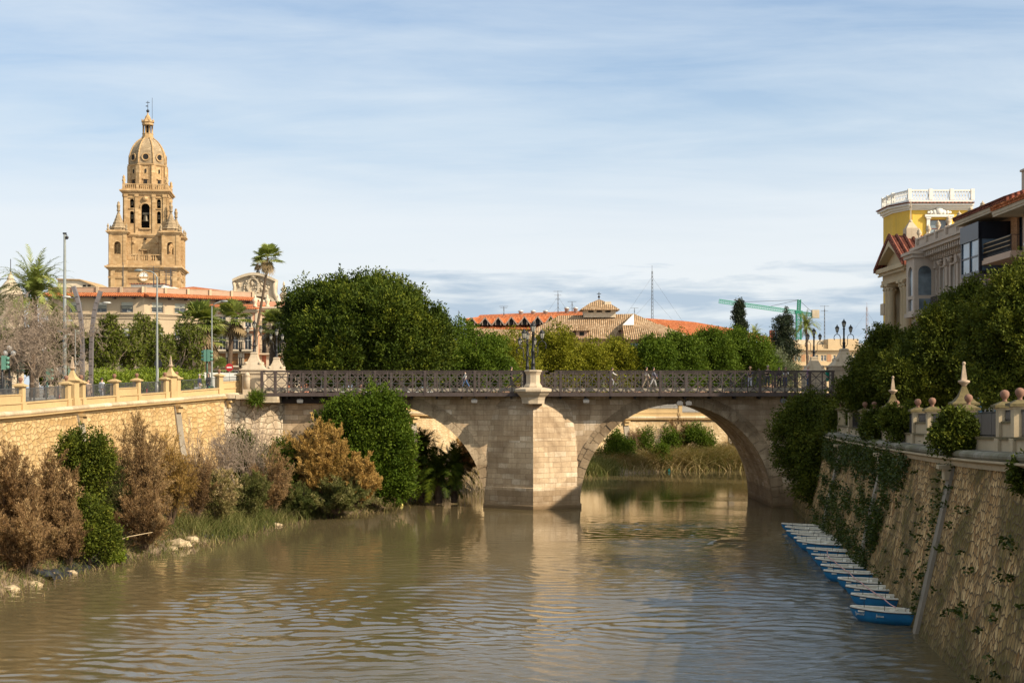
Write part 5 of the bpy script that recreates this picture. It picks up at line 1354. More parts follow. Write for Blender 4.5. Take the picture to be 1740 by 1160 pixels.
# ---------------------------------------------------------------- roofs beyond the trees
m_conv = render_coat('old_pink_wall', (.36, .22, .15), .3, (.2, .13, .09), .1, .4)
m_teal = plain('teal_shutter', (.06, .20, .19), .6)
def slab_roof(mb, p, th=.25):
    """thin solid from a polygon of 3D points"""
    n = len(p); mb.add([tuple(q) for q in p] + [(q[0], q[1], q[2] - th) for q in p], [tuple(range(n)), tuple(range(2 * n - 1, n - 1, -1))] + [(i, (i + 1) % n, (i + 1) % n + n, i + n) for i in range(n)])
def convent():
    Y = 262; e = empty('old_convent', (X(1000, Y), Y, 0), label='long brown-tiled building with hipped roof, dormers and pinkish wall above the yellow-green trees', cat='building')
    def q(px, py, dy=0): # point at photo pixel and depth Y+dy, in local space
        yy = Y + dy; return (X(px, yy) - X(1000, Y), dy, Z(py, yy))
    mb = MB(); slab_roof(mb, [q(878, 574.5), q(1172, 574.5), q(1078, 533, 9), q(950, 536, 9)][:4]); mb.build('roof', m_bt, e)
    mb = MB(); slab_roof(mb, [q(795, 556, 2), q(884, 561, 4), q(905, 577, -1), q(820, 576, -3)]); mb.build('side_roof', m_bt, e)
    mb = MB(); slab_roof(mb, [q(1058, 551, -1), q(1122, 550.5, 4), q(1165, 572.5, -2.5), q(1060, 574.5, -2.5)]); mb.build('lower_roof', m_bt, e)
    mb = MB(); slab_roof(mb, [q(1122, 550.5, 4), q(1172, 571, 6), q(1165, 572.5, -2.5)]); mb.build('hip_roof', m_bt, e)
    mb = MB(); mb.add([q(1058, 552, -1.2), q(1077, 552, -1.2), q(1077, 533, 2), q(1058, 552, 3), q(1077, 552, 8), q(1077, 533, 8)], [(0, 1, 2), (3, 5, 4), (0, 3, 4, 1), (1, 4, 5, 2), (0, 2, 5, 3)]); mb.build('white_gable', m_white, e)
    cols = [895, 940, 985, 1032, 1078, 1120]; ops = []
    for c in cols: a = q(c, 0)[0]; ops.append((a - .75, a + .75, q(0, 590)[2], q(0, 582.5)[2]))
    mb = MB(); wall_open(mb, q(880, 0)[0], q(1145, 0)[0], 9, q(0, 575.5)[2], .6, .5, ops); mb.build('wall', m_conv, e)
    for o in ops: window(e, o, .6, m_teal, m_glass2, 1)
    mb = MB(); mb.box(q(885, 0)[0], q(1150, 0)[0], 1.3, 9, 9, q(0, 577)[2]); mb.box(q(1145, 0)[0], q(1165, 0)[0], 0.4, 9, 9, q(0, 576)[2]); mb.build('block_core', m_conv, e)
    mb = MB(); mb.box(q(878, 0)[0], q(1172, 0)[0], -.1, .2, q(0, 576.2)[2], q(0, 575.2)[2]); mb.build('eaves', m_steel, e)
    for px, py in ((988, 563), (1065, 562)):
        d = MB(); c = q(px, py, 1.5); d.box(c[0] - 1.0, c[0] + 1.0, c[1] - 1.2, c[1] + 3, c[2] - 1.2, c[2] + .2); dm = d.build('dormer', m_conv, e)
        d = MB(); d.prism([(c[0] - 1.5, c[2] + .1), (c[0], c[2] + 1.1), (c[0] + 1.5, c[2] + .1)], c[1] - 1.8, c[1] + 4); d.build('dormer_roof', m_bt, dm)
        d = MB(); d.box(c[0] - .4, c[0] + .4, c[1] - 1.24, c[1] - 1.205, c[2] - .8, c[2] - .1); d.build('dormer_opening', m_dark, dm)
    # lantern with pyramid roof on the ridge
    c = q(1018, 534, 9); L = empty('roof_lantern', (0, 0, 0), parent=e); KIDS.setdefault(e.name, []).append(L)
    w = M(27, Y + 9); mb = MB(); ops = [(c[0] + a - .5, c[0] + a + .5, q(0, 531.5, 9)[2], q(0, 528.5, 9)[2]) for a in (-1.6, -.1, 1.5)]
    wall_open(mb, c[0] - w, c[0] + w, q(0, 540, 9)[2], q(0, 526.5, 9)[2], 7, .3, ops); mb.box(c[0] - w, c[0] + w, 7.35, 12, q(0, 540, 9)[2], q(0, 526.5, 9)[2]); mb.build('lantern_wall', m_cream, L)
    mb = MB()
    for o in ops: mb.box(o[0], o[1], 7.2, 7.25, o[2], o[3])
    mb.build('lantern_windows', m_dark, L)
    mb = MB(); R = M(33, Y + 9) * 1.42; mb.lathe((c[0], 9.4, 0), [(R, q(0, 528, 9)[2]), (R, q(0, 527, 9)[2]), (R * .52, q(0, 516, 9)[2]), (R * .06, q(0, 509, 9)[2])], 4, False, PI / 4); mb.build('pyramid_roof', m_bt, L)
    mb = MB(); mb.box(c[0] + .9, c[0] + 2.1, 7.2, 8.4, q(0, 520, 9)[2], q(0, 513.5, 9)[2]); mb.build('chimney', m_cream, L)
    mb = MB(); mb.tube([(c[0], 9.4, q(0, 509, 9)[2]), (c[0], 9.4, q(0, 496, 9)[2])], .08, 5); mb.sphere((c[0], 9.4, q(0, 504, 9)[2]), .22, 8, 6); mb.bar((c[0] - .4, 9.4, q(0, 499, 9)[2]), (c[0] + .4, 9.4, q(0, 499, 9)[2]), .1); mb.build('finial', m_iron, L)
convent()
def red_roofs():
    Y = 290; e = empty('sawtooth_house', (X(860, Y), Y, 0), label='long red-tiled roof with a row of small triangular dormers behind the brown convent roof', cat='building')
    def q(px, py, dy=0): yy = Y + dy; return (X(px, yy) - X(860, Y), dy, Z(py, yy))
    mb = MB(); slab_roof(mb, [q(790, 541, 1), q(795, 556), q(960, 558), q(1010, 531, 9), q(815, 538, 9)]); mb.build('roof', m_rt, e)
    mb = MB(); slab_roof(mb, [q(812, 538.5, 9), q(1005, 533, 9), q(1010, 527, 16), q(815, 535, 16)]); mb.build('upper_roof', m_rt, e)
    mb = MB(); mb.box(q(800, 0)[0], q(1000, 0)[0], 1.5, 14, 9, q(0, 556)[2]); mb.build('wall', m_conv, e)
    m_df = plain('dormer_frame', (.30, .22, .17), .8)
    for i in range(8):
        px = 790 + i * 22.3; w = M(20.0, Y); a = q(px + 3, 0)[0]; zb = q(0, 553 - i * .3)[2]; zt = q(0, 540 - i * .55)[2]; c = a + w * .45
        mb = MB(); sk = 2.2  # roof runs back to the right
        mb.add([(c - 1.25, -.2, zb), (c, -.2, zt), (c + w * .5, 7, zt + .15), (c + w * .1, 7, zb), (c + 1.25, -.2, zb), (c + w * 1.02, 7, zb + .6)], [(0, 1, 2, 3), (1, 4, 5, 2)])
        d = mb.build('dormer_roof', m_rt, e)
        mb = MB(); mb.bar((c - 1.25, -.3, zb), (c, -.3, zt), .22); mb.bar((c, -.3, zt), (c + 1.25, -.3, zb), .22); mb.bar((c - .5, -.25, zb), (c - .5, -.25, zb + .9), .12); mb.bar((c + .5, -.25, zb), (c + .5, -.25, zb + .9), .12); mb.build('dormer_frame', m_df, d)
        mb = MB(); mb.add([(c - 1.1, 0, zb), (c + 1.1, 0, zb), (c, 0, zt - .15)], [(0, 1, 2)]); mb.build('dormer_opening', m_dark, d)
    for px in (885, 906, 927, 963, 978):
        mb = MB(); c = q(px, 533 if px < 950 else 528, 12); mb.lathe(c, [(.42, -.8), (.42, .35), (.55, .4), (.55, .6), (.1, .8)], 10); mb.build('roof_vent', m_pipe, e)
    Y2 = 300; e = empty('red_roof_house', (X(1200, Y2), Y2, 0), label='broad orange-red tiled roof sloping down to the right behind the round-topped green trees', cat='building')
    def q(px, py, dy=0): yy = Y2 + dy; return (X(px, yy) - X(1200, Y2), dy, Z(py, yy))
    mb = MB(); slab_roof(mb, [q(1075, 562), q(1250, 575), q(1255, 560, 8), q(1180, 547, 10), q(1160, 545, 10), q(1077, 539, 8)]); mb.build('roof', m_rt, e)
    mb = MB(); slab_roof(mb, [q(1230, 574), q(1345, 582), q(1310, 573, 8), q(1245, 558.5, 9)]); mb.build('low_roof', m_rt, e)
    mb = MB(); mb.box(q(1080, 0)[0], q(1340, 0)[0], 1, 8, 9, q(0, 577)[2] - .5); mb.build('wall', m_conv, e)
    mb = MB(); c = q(1312, 575, 3); mb.box(c[0] - .5, c[0] + .5, 2.5, 3.5, c[2] - 1, q(0, 561, 3)[2]); mb.build('chimney', m_dt, e)
red_roofs()
m_sand = render_coat('sand_building', (.60, .45, .27), .15, (.42, .3, .18), .1, .3)
m_brickp = plain('orange_panel', (.46, .24, .12), .85)
def sand_block():
    Y = 250; e = empty('office_block', (X(1400, Y), Y, 0), rz=0, label='long sand-coloured block with orange panels and white windows behind the right lamps', cat='building')
    def q(px, py=0, dy=0): yy = Y + dy; return (X(px, yy) - X(1400, Y), dy, Z(py, yy))
    cols = [1352, 1358, 1373, 1388, 1397, 1402, 1418, 1434, 1446, 1452, 1466]; ops = [(q(c)[0] - .22 * 1.0, q(c)[0] + .22, q(0, 613)[2], q(0, 603)[2]) for c in cols]
    ops += [(o[0], o[1], o[2] - 2.6, o[3] - 2.6) for o in ops]
    mb = MB(); wall_open(mb, q(1338)[0], q(1500)[0], 6, q(0, 594)[2], 0, .4, ops); mb.build('wall', m_sand, e)
    for o in ops: window(e, o, 0, m_white, m_glass2, 0, fw=.08)
    mb = MB()
    for px in (1345, 1365, 1381, 1409, 1426, 1459): mb.box(q(px)[0] - .35, q(px)[0] + .35, -.04, -.003, q(0, 614)[2], q(0, 602)[2]); mb.box(q(px)[0] - .35, q(px)[0] + .35, -.04, -.003, q(0, 645)[2], q(0, 625)[2])
    mb.build('orange_panels', m_brickp, e)
    mb = MB(); mb.box(q(1336)[0], q(1502)[0], -.5, .1, q(0, 595)[2], q(0, 592.5)[2]); mb.box(q(1336)[0], q(1502)[0], -.3, .1, q(0, 621)[2], q(0, 618.5)[2]); mb.build('cornice', m_sand, e)
    mb = MB(); mb.box(q(1345)[0], q(1409)[0], 1.2, 12, q(0, 594)[2], q(0, 585)[2]); mb.box(q(1409)[0], q(1461)[0], .8, 12, q(0, 594)[2], q(0, 575.5)[2]); mb.box(q(1341)[0], q(1500)[0], .6, 12, 6, q(0, 594.5)[2]); mb.build('attic', m_sand, e)
    mb = MB(); mb.box(q(1340)[0], q(1409)[0], 4, 14, q(0, 585)[2], q(0, 576)[2]); mb.build('upper_attic', m_cream, e)
    mb = MB(); mb.box(q(1461)[0], q(1473)[0], 1, 8, q(0, 594)[2], q(0, 583)[2]); mb.build('plant_room', m_pipe, e)
sand_block()
def crane():
    Y = 420; m_g = plain('crane_green', (.02, .22, .13), .5, .2); m_g2 = plain('pale_crane_green', (.13, .42, .33), .5, .2)
    e = empty('tower_crane', (X(1357, Y), Y, 0), label='green tower crane with its long jib pointing left over the roofs', cat='crane')
    def q(px, py): return (X(px, Y) - X(1357, Y), 0, Z(py, Y))
    def lattice(mb, a, b, w, n, r):
        a, b = Vector(a), Vector(b); d = (b - a).normalized(); u = Vector((0, 1, 0)); v = d.cross(u).normalized(); cs = [(-1, -1), (1, -1), (1, 1), (-1, 1)]
        for i, j in cs: mb.bar(a + u * i * w / 2 + v * j * w / 2, b + u * i * w / 2 + v * j * w / 2, r)
        for k in range(n):
            p, q_ = a.lerp(b, k / n), a.lerp(b, (k + 1) / n)
            for (i, j), (i2, j2) in zip(cs, cs[1:] + cs[:1]):
                mb.bar(p + u * i * w / 2 + v * j * w / 2, q_ + u * i2 * w / 2 + v * j2 * w / 2, r * .6)
                mb.bar(p + u * i * w / 2 + v * j * w / 2, p + u * i2 * w / 2 + v * j2 * w / 2, r * .6)
    mb = MB(); lattice(mb, (0, 0, 5), q(1357, 532), 1.3, 26, .24); mb.build('mast', m_g, e)
    mb = MB(); lattice(mb, q(1222, 511.5), q(1354, 530.5), 1.0, 44, .14); mb.build('jib', m_g2, e)
    mb = MB(); lattice(mb, q(1358, 532), q(1384, 535), .9, 8, .16); mb.build('counter_jib', m_g, e)
    mb = MB(); lattice(mb, q(1357, 532), q(1358, 509), .8, 7, .2); mb.box(-1.0, 1.0, -.8, .8, q(0, 533)[2], q(0, 528)[2]); mb.build('tower_head', m_g, e)
    mb = MB(); mb.tube([q(1358, 509.5), q(1262, 513)], .05, 4); mb.tube([q(1358, 509.5), q(1310, 520)], .05, 4); mb.tube([q(1358, 510), q(1380, 530)], .05, 4); mb.tube([q(1338, 529), q(1338, 540)], .03, 4); mb.build('stay_cables', m_iron, e)
    mb = MB(); c = q(1386, 536); mb.box(c[0] - 1.1, c[0] + .9, -.8, .8, c[2] - .7, c[2] + 1.6); mb.build('counterweight', m_gable, e)
crane()
def mast(px, y0, y1, Y, label, w=.35, col=None, guys=True, bars=0, group='thin masts and aerials on the skyline'):
    e = empty('antenna_mast', (X(px, Y), Y, Z(y0, Y)), label=label, cat='antenna', group=group)
    h = Z(y1, Y) - Z(y0, Y); mb = MB()
    for i in range(3): a = i * 2 * PI / 3; mb.bar((w * math.cos(a), w * math.sin(a), 0), (w * .5 * math.cos(a), w * .5 * math.sin(a), h * .9), .07 if w > .2 else .05)
    n = int(h / max(.8, w * 3))
    for k in range(n):
        t = k / n * .9; r = w * (1 - .5 * t)
        for i in range(3): a = i * 2 * PI / 3; b = a + 2 * PI / 3; mb.bar((r * math.cos(a), r * math.sin(a), h * t), (r * math.cos(b), r * math.sin(b), h * (t + .9 / n)), .04)
    mb.tube([(0, 0, h * .88), (0, 0, h)], .04, 4)
    for k in range(bars): z = h * (.98 - k * .13); mb.bar((-.9 + .2 * k, 0, z), (.9 - .2 * k, 0, z), .06)
    mb.build('lattice', col or m_greyiron, e)
    if guys:
        mb = MB()
        for s in (-1, 1): mb.tube([(0, 0, h * .8), (s * h * .55, 0, 0)], .018, 3); mb.tube([(0, 0, h * .45), (s * h * .4, 0, 0)], .018, 3)
        mb.build('guy_wires', m_greyiron, e)
    return e
mast(1108, 548, 451, 330, 'tall thin lattice mast standing alone above the orange roof', .3)
mast(948, 545, 494, 300, 'thin aerial with a crossbar left of the pyramid roof', .15, bars=3)
mast(972, 530, 512, 300, 'short aerial just left of the pyramid roof lantern', .12, bars=1)
mast(856, 538, 520, 300, 'short aerial above the left part of the dormered red roof', .12, bars=2, guys=False)
mast(1078, 540, 523, 330, 'short aerial at the left end of the orange roof', .12, bars=1, guys=False)
mast(1401, 580, 519, 300, 'slender aerial just right of the crane counterweight', .14, bars=2, guys=False)
mast(1473, 590, 514, 420, 'lattice mast between the black lamp and the columned church', .5, plain('pale_mast', (.30, .22, .21), .6))
mast(779, 560, 527, 300, 'hair-thin aerial between the big tree and the red roof', .05, guys=False)
mast(261, 486, 452, 188, 'aerial pole on the corner house roof in front of the tower clock', .06, bars=3, guys=False)
mast(209, 486, 446, 188, 'thin pole on the corner house roof in front of the tower left part', .05, bars=0, guys=False)
mast(290, 486, 455, 188, 'branched television aerial on the roof in front of the tower right part', .06, bars=4, guys=False)
mast(282, 486, 459, 190, 'second small television aerial in front of the tower right part', .05, bars=3, guys=False)
# ---------------------------------------------------------------- right bank buildings
m_chst = render_coat('church_stone', (.52, .41, .26), .2, (.3, .22, .14), .2, .35)
m_yel = render_coat('yellow_stucco', (.76, .49, .09), .2, (.45, .32, .12), .15, .45)
m_clas = render_coat('pale_pink_stone', (.50, .41, .33), .2, (.28, .21, .16), .25, .4)
m_brick = masonry('orange_brick', (.56, .28, .13), (.64, .35, .18), (.36, .24, .16), .26, .075, .008, stain_amt=.15, bump=.2)
m_frame_d = plain('dark_window_frame', (.015, .018, .028), .4, .3)
m_wred = plain('red_wood', (.16, .04, .03), .6)
def column(mb, x, y, z0, z1, r):
    h = z1 - z0
    mb.cbox((x, y), r * 2.7, r * 2.7, z0, z0 + r * .5)
    mb.lathe((x, y, z0 + r * .5), [(r * 1.3, 0), (r * 1.25, r * .3), (r, r * .45), (r, h * .3), (r * .85, h - r * 3.2), (r * .9, h - r * 3.1), (r * 1.0, h - r * 2.6), (r * 1.15, h - r * 2.2), (r * 1.05, h - r * 1.9), (r * 1.45, h - r * 1.0)], 16)
    mb.cbox((x, y), r * 3.1, r * 3.1, z1 - r * .6, z1)
    for k in range(8): a = k * PI / 4; mb.sphere((x + r * 1.15 * math.cos(a), y + r * 1.15 * math.sin(a), z1 - r * 1.3), r * .35, 5, 4)
# local frames: x runs along the street away from the viewer for the river fronts (they face -X)
def street_frame(name, pxa, Ya, label, rz=PI / 2):
    """origin at the near corner; local x points away from the viewer along the street, local -y faces the river (rz=90deg turned)"""
    return empty(name, (X(pxa, Ya), Ya, 0), rz, label, 'building')
# local (x,y) with rz=+90deg: local x -> world +Y ; local y -> world -X. So the river front (facing world -X) is at local +y.
# Use rz=-90deg instead: local x -> world -Y, local y -> world +X: river front faces local -y. Origin at the FAR corner.
def church():
    Y1 = 141.0; e = empty('church', (X(1521, Y1), Y1, 0), -PI / 2 + .0, 'narrow columned church with a triangular pediment facing the river', 'building')
    L = 7.6; z = lambda py, Yq=136: Z(py, Yq)
    ze0, ze1, zr = z(478), z(451), z(399); zb = 6.3
    ops = [(2.7, 4.9, z(650), z(500))]
    mb = MB(); wall_open(mb, 0, L, zb, ze0, 0, .5, ops, (0,)); mb.box(0, L, .52, 8, zb, ze1); mb.build('wall', m_chst, e)
    window(e, (2.7, 4.9, z(650), z(500)), 0, m_greyiron, m_glass, 2, bars=3)
    for x, y in ((.45, -.75), (1.5, -.75), (L - 1.5, -.75), (L - .45, -.75), (L + .45, .6), (L + .45, 1.7)): mb = MB(); column(mb, x, y, zb, ze0, .40); mb.build('column', m_chst, e)
    mb = MB(); mb.box(-.3, L + 1.0, -1.25, 2.4, ze0, ze0 + (ze1 - ze0) * .25); mb.box(-.2, L + .9, -1.15, 2.4, ze0 + (ze1 - ze0) * .25, ze0 + (ze1 - ze0) * .72)
    mb.box(-.7, L + 1.5, -1.7, 2.8, ze0 + (ze1 - ze0) * .72, ze1); mb.box(-.5, L + 1.2, -1.45, 2.6, ze0 + (ze1 - ze0) * .60, ze0 + (ze1 - ze0) * .718)
    for i in range(22): x = -.3 + i * .42; mb.box(x, x + .2, -1.6, -1.451, ze0 + (ze1 - ze0) * .5, ze0 + (ze1 - ze0) * .595)
    mb.build('entablature', m_chst, e)
    mb = MB(); xm = (L + .8) / 2
    mb.prism([(-.4, ze1), (L + 1.2, ze1), (xm + .2, zr - .8)], -.9, 6); mb.build('tympanum', m_chst, e)
    mb = MB()
    for a, b in (((-.9, ze1), (xm + .2, zr - .35)), ((L + 1.7, ze1), (xm + .2, zr - .35))):
        mb.prism([a, b, (b[0], b[1] - .65), (a[0], a[1] - .02)] if a[0] < b[0] else [b, a, (a[0], a[1] - .02), (b[0], b[1] - .65)], -1.75, -.85)
    mb.build('raking_cornice', m_chst, e)
    mb = MB()
    for a in ((-1.0, ze1 + .02), (L + 1.8, ze1 + .02)):
        b = (xm + .2, zr); s = 1 if a[0] > b[0] else -1
        mb.add([(a[0], -1.85, a[1]), (b[0], -1.85, b[1]), (b[0], 6.5, b[1]), (a[0], 6.5, a[1]), (a[0], -1.85, a[1] - .3), (b[0], -1.85, b[1] - .34), (b[0], 6.5, b[1] - .34), (a[0], 6.5, a[1] - .3)], [(0, 1, 2, 3), (4, 7, 6, 5), (0, 4, 5, 1), (2, 6, 7, 3), (0, 3, 7, 4)])
        for i in range(12): # rounded tile ridges running down the slope
            y = -1.7 + i * .7; mb.tube([(a[0], y, a[1] + .04), (b[0], y, b[1] + .04)], .16, 6)
    mb.build('roof', m_dt, e)
    mb = MB(); mb.cbox((xm + .2, .3), 1.2, 1.1, zr - .5, zr + .65); mb.cbox((xm + .2, .3), 1.1, 1.0, zr + .65, zr + 1.2, 0, .35); mb.lathe((xm + .2, .3, zr + 1.1), [(.16, 0), (.18, .25), (.05, .4), (.05, 2.0), (.02, 2.1)], 8); mb.box(xm - .1, xm + .5, .26, .34, zr + 2.6, zr + 2.68)
    mb.build('gable_finial', m_pale, e)
    mb = MB(); mb.box(-1.0, 0, -.4, 6, zb, z(420)); mb.build('side_wing', m_yel, e)
    mb = MB(); mb.box(-1.3, .0, -1.1, -.41, z(530), z(510)); mb.build('balcony', m_pale, e)
church()
def yellow_palace():
    Y = 150; e = empty('yellow_tower_house', (X(1545, Y), Y, 0), 0, 'bright yellow palace tower with white trim and a roof balustrade', 'building')
    f = lambda px: X(px, Y) - e.location.x; z = lambda py: Z(py, Y)
    w = f(1652); d = 7.0
    ops = [(f(1580), f(1610), z(420), z(373))]
    mb = MB(); wall_open(mb, 0, w, 6, z(352), 0, .5, ops); mb.box(.02, w, .55, d, 6, z(352)); 
    xl = X(1509, Y + 5) - e.location.x
    mb.prism([(0.0, 0.01), (0.0, d), (xl, d), (xl, 3.0)], 6, z(352), 'z'); mb.build('wall', m_yel, e)
    window(e, ops[0], 0, m_wred, m_glass2, 1)
    mb = MB(); x0, x1 = f(1574), f(1616)
    for a, b in ((f(1574), f(1579.5)), (f(1610.5), f(1616))): mb.box(a, b, -.22, -.003, z(430), z(369)); mb.box(a - .08, b + .08, -.3, -.003, z(372), z(369))
    mb.box(x0 - .2, x1 + .2, -.35, -.003, z(369), z(365)); xc = (x0 + x1) / 2
    for dx, r in ((0, .45), (-.45, .28), (.45, .28), (-.85, .2), (.85, .2), (-1.1, .14), (1.1, .14), (0, .3)): mb.sphere((xc + dx, -.25, z(363) + (.25 if dx == 0 else .1)), r, 8, 5, 1.0, 1, .5)
    mb.build('window_surround', m_white, e)
    mb = MB()
    for a in (f(1546.5), f(1551)): mb.box(a - .06, a + .06, -.05, -.003, 6, z(356))
    mb.build('corner_strips', m_yel, e)
    # moulded crown, thin red tile edge, balustrade
    def ring(mb, pr, z0, z1):
        mb.prism([(w, -pr), (0 - pr * .4, -pr), (xl - pr, 3.0 - pr * .6), (xl - pr, d), (w, d)], z0, z1, 'z')
    mb = MB(); ring(mb, .12, z(357), z(354)); ring(mb, .35, z(354), z(350)); ring(mb, .65, z(350), z(346.5)); mb.build('cornice', m_white, e)
    mb = MB(); ring(mb, .80, z(346.4), z(344.6)); mb.build('tile_edge', m_dt, e)
    mb = MB(); ring(mb, .25, z(344.5), z(340.5)); mb.build('parapet', m_white, e)
    mb = MB(); pts = [(w, -.1), (0.0, -.1), (xl, 3.0), (xl, d)]; zb, zt = z(340.4), z(323)
    mi = MB()
    for (a, b) in zip(pts, pts[1:]):
        n = max(1, round(math.hypot(b[0] - a[0], b[1] - a[1]) / 2.4))
        for k in range(0 if a == pts[0] else 1, n + 1): mb.cbox((a[0] + (b[0] - a[0]) * k / n, a[1] + (b[1] - a[1]) * k / n), .35, .35, zb, zt + .1)
        mb.bar((a[0], a[1], zt - .06), (b[0], b[1], zt - .06), .14, .25)
        m_ = int(math.hypot(b[0] - a[0], b[1] - a[1]) / .28)
        for k in range(m_):
            for s in (0, 1):
                t0, t1 = (k + s) / m_, (k + 1 - s) / m_; mi.bar((a[0] + (b[0] - a[0]) * t0, a[1] + (b[1] - a[1]) * t0, zb), (a[0] + (b[0] - a[0]) * t1, a[1] + (b[1] - a[1]) * t1, zt - .1), .05)
    r = mb.build('roof_balustrade', m_white, e); mi.build('lattice_infill', m_white, r)
yellow_palace()
def classical():
    # river front facing -X, from px 1550 (far) to 1640 (near)
    Yn, Yf = 110.0, 129.5; e = empty('classical_mansion', (X(1576, Yf), Yf, 0), math.atan2(Yn - Yf, X(1690, Yn) - X(1576, Yf)), 'ornate pale stone mansion with bay window, bracketed cornice and urns beside the church', 'building')
    L = math.hypot(Yn - Yf, X(1690, Yn) - X(1576, Yf)); zb = 6.3
    zc = Z(375, Yn) ; zc = 20.6   # cornice underside
    # heights solved at the far corner: balustrade top 418 at px 1558
    zt = Z(408, Yf); zcor = Z(433, Yf); 
    rows = [(Z(560, Yf) - .4, Z(475, Yf))]
    cols = [5.0, 8.2, 11.6, 15.0, 18.0]; cols = [c for c in cols if c < L - .8]
    zf = Z(505, Yf) - 1.2   # main floor level
    ops = [(c - .6, c + .6, zf, zf + 3.4) for c in cols] + [(c - .55, c + .55, zf - 5.2, zf - 2.2) for c in cols]
    mb = MB(); wall_open(mb, 0, L, zb, zcor, 0, .5, ops); mb.box(0, L, .52, 7.5, zb, zcor); mb.build('wall', m_clas, e)
    for o in ops: window(e, o, 0, m_white, m_glass, 1, sur=m_clas, dep=.2)
    mb = MB()
    for c in [3.4] + [(a + b) / 2 for a, b in zip(cols, cols[1:])] + [L - .4]:
        mb.box(c - .28, c + .28, -.16, -.003, zf - .3, zcor - .8); mb.box(c - .38, c + .38, -.3, -.003, zcor - 1.5, zcor - .82); mb.box(c - .36, c + .36, -.25, -.163, zf - .3, zf + .3)
    for c in cols: mb.box(c - .9, c + .9, -.35, -.003, zf + 3.9, zf + 4.05); mb.sphere((c, -.2, zf + 3.8), .28, 7, 5)
    mb.build('pilasters', m_clas, e)
    mb = MB(); mb.box(-.2, L + .1, -.35, 0, zcor - .8, zcor - .45); mb.box(-.3, L + .15, -1.3, .4, zcor, zcor + .3); mb.box(-.35, L + .2, -1.5, .4, zcor + .3, zcor + .55)
    n = int(L / .62)
    for i in range(n): x = .2 + i * L / n; mb.box(x - .13, x + .13, -1.1, -.003, zcor - .42, zcor - .003); mb.box(x - .11, x + .11, -.6, -.004, zcor - .75, zcor - .42)
    mb.build('bracketed_cornice', m_clas, e)
    mb = MB(); z0 = zcor + .56
    mb.box(0, L, -1.0, -.6, z0, z0 + .18); mb.box(0, L, -1.0, -.6, z0 + .72, z0 + .85); mb.box(0, L, -.9, -.7, z0 + .18, z0 + .72)
    pc = [.3 + (L - .6) * i / 6 for i in range(7)]
    for x in pc: mb.box(x - .22, x + .22, -1.1, -.5, z0 + .001, z0 + .9)
    mb.build('roof_parapet', m_clas, e)
    for x in pc:
        mb = MB(); mb.lathe((x, -.8, z0 + .9), [(.16, 0), (.07, .12), (.20, .32), (.24, .46), (.15, .56), (.19, .62), (.06, .74), (.02, .85)], 10); mb.build('urn', m_pale, e)
    for c in cols: balcony(e, c - 1.05, c + 1.05, 0, zf - .05, m_iron, m_clas, .8, 1.0)
    # projecting glazed bay near the far end
    mb = MB(); b0, b1 = .2, 3.0; zb0 = zf - .3; zb1 = zcor - .5
    for (xa, xb) in ((b0, b0 + .35), (b1 - .35, b1)): mb.box(xa, xb, -1.9, -.003, zb0, zb1)
    wall_open(mb, b0 + .36, b1 - .36, zb0, zb1, -1.9, .3, [(b0 + .6, b1 - .6, zb0 + 1.5, zb1 - .7), (b0 + .6, b1 - .6, zb0 + .2, zb0 + 1.2)], (0,))
    mb.box(b0 - .2, b1 + .2, -2.1, -.003, zb1, zb1 + .3); mb.box(b0 - .35, b1 + .35, -2.3, -.003, zb1 + .3, zb1 + .55); mb.box(b0 - .15, b1 + .15, -2.05, -.003, zb0 - .35, zb0); mb.box(b0 + .3, b1 - .3, -1.5, -.003, zb0 - .8, zb0 - .35)
    # near side of the bay, facing the viewer, carries an arched light
    bay = mb.build('bay_window', m_clas, e)
    mb = MB(); mb.box(b0 + .5, b1 - .5, -1.75, -1.7, zb0 + .2, zb1 - .7); 
    mb.prism([(-1.55 + 0, zb0 + 1.5), (-.45, zb0 + 1.5), (-.45, zb1 - 1.2)] + [(-1.0 + .55 * math.cos(PI * i / 8), zb1 - 1.2 + .5 * math.sin(PI * i / 8)) for i in range(9)] + [(-1.55, zb1 - 1.2)], b1 + .002, b1 + .02, 'x'); mb.box(b1 + .002, b1 + .02, -1.5, -.5, zb0 + .25, zb0 + 1.2)
    mb.build('bay_glass', m_glass2, bay)
    for x in (.8, 2.4):
        mb = MB(); mb.prism([(-1.4, zb0 - .8), (-.02, zb0 - .8), (-.02, zb0 - 2.2), (-.5, zb0 - 2.0), (-.8, zb0 - 1.3)], x - .2, x + .2, 'x'); mb.build('bay_bracket', m_clas, bay)
classical()
m_bei = render_coat('beige_render', (.55, .40, .30), .1, (.4, .3, .22), .05, .15)
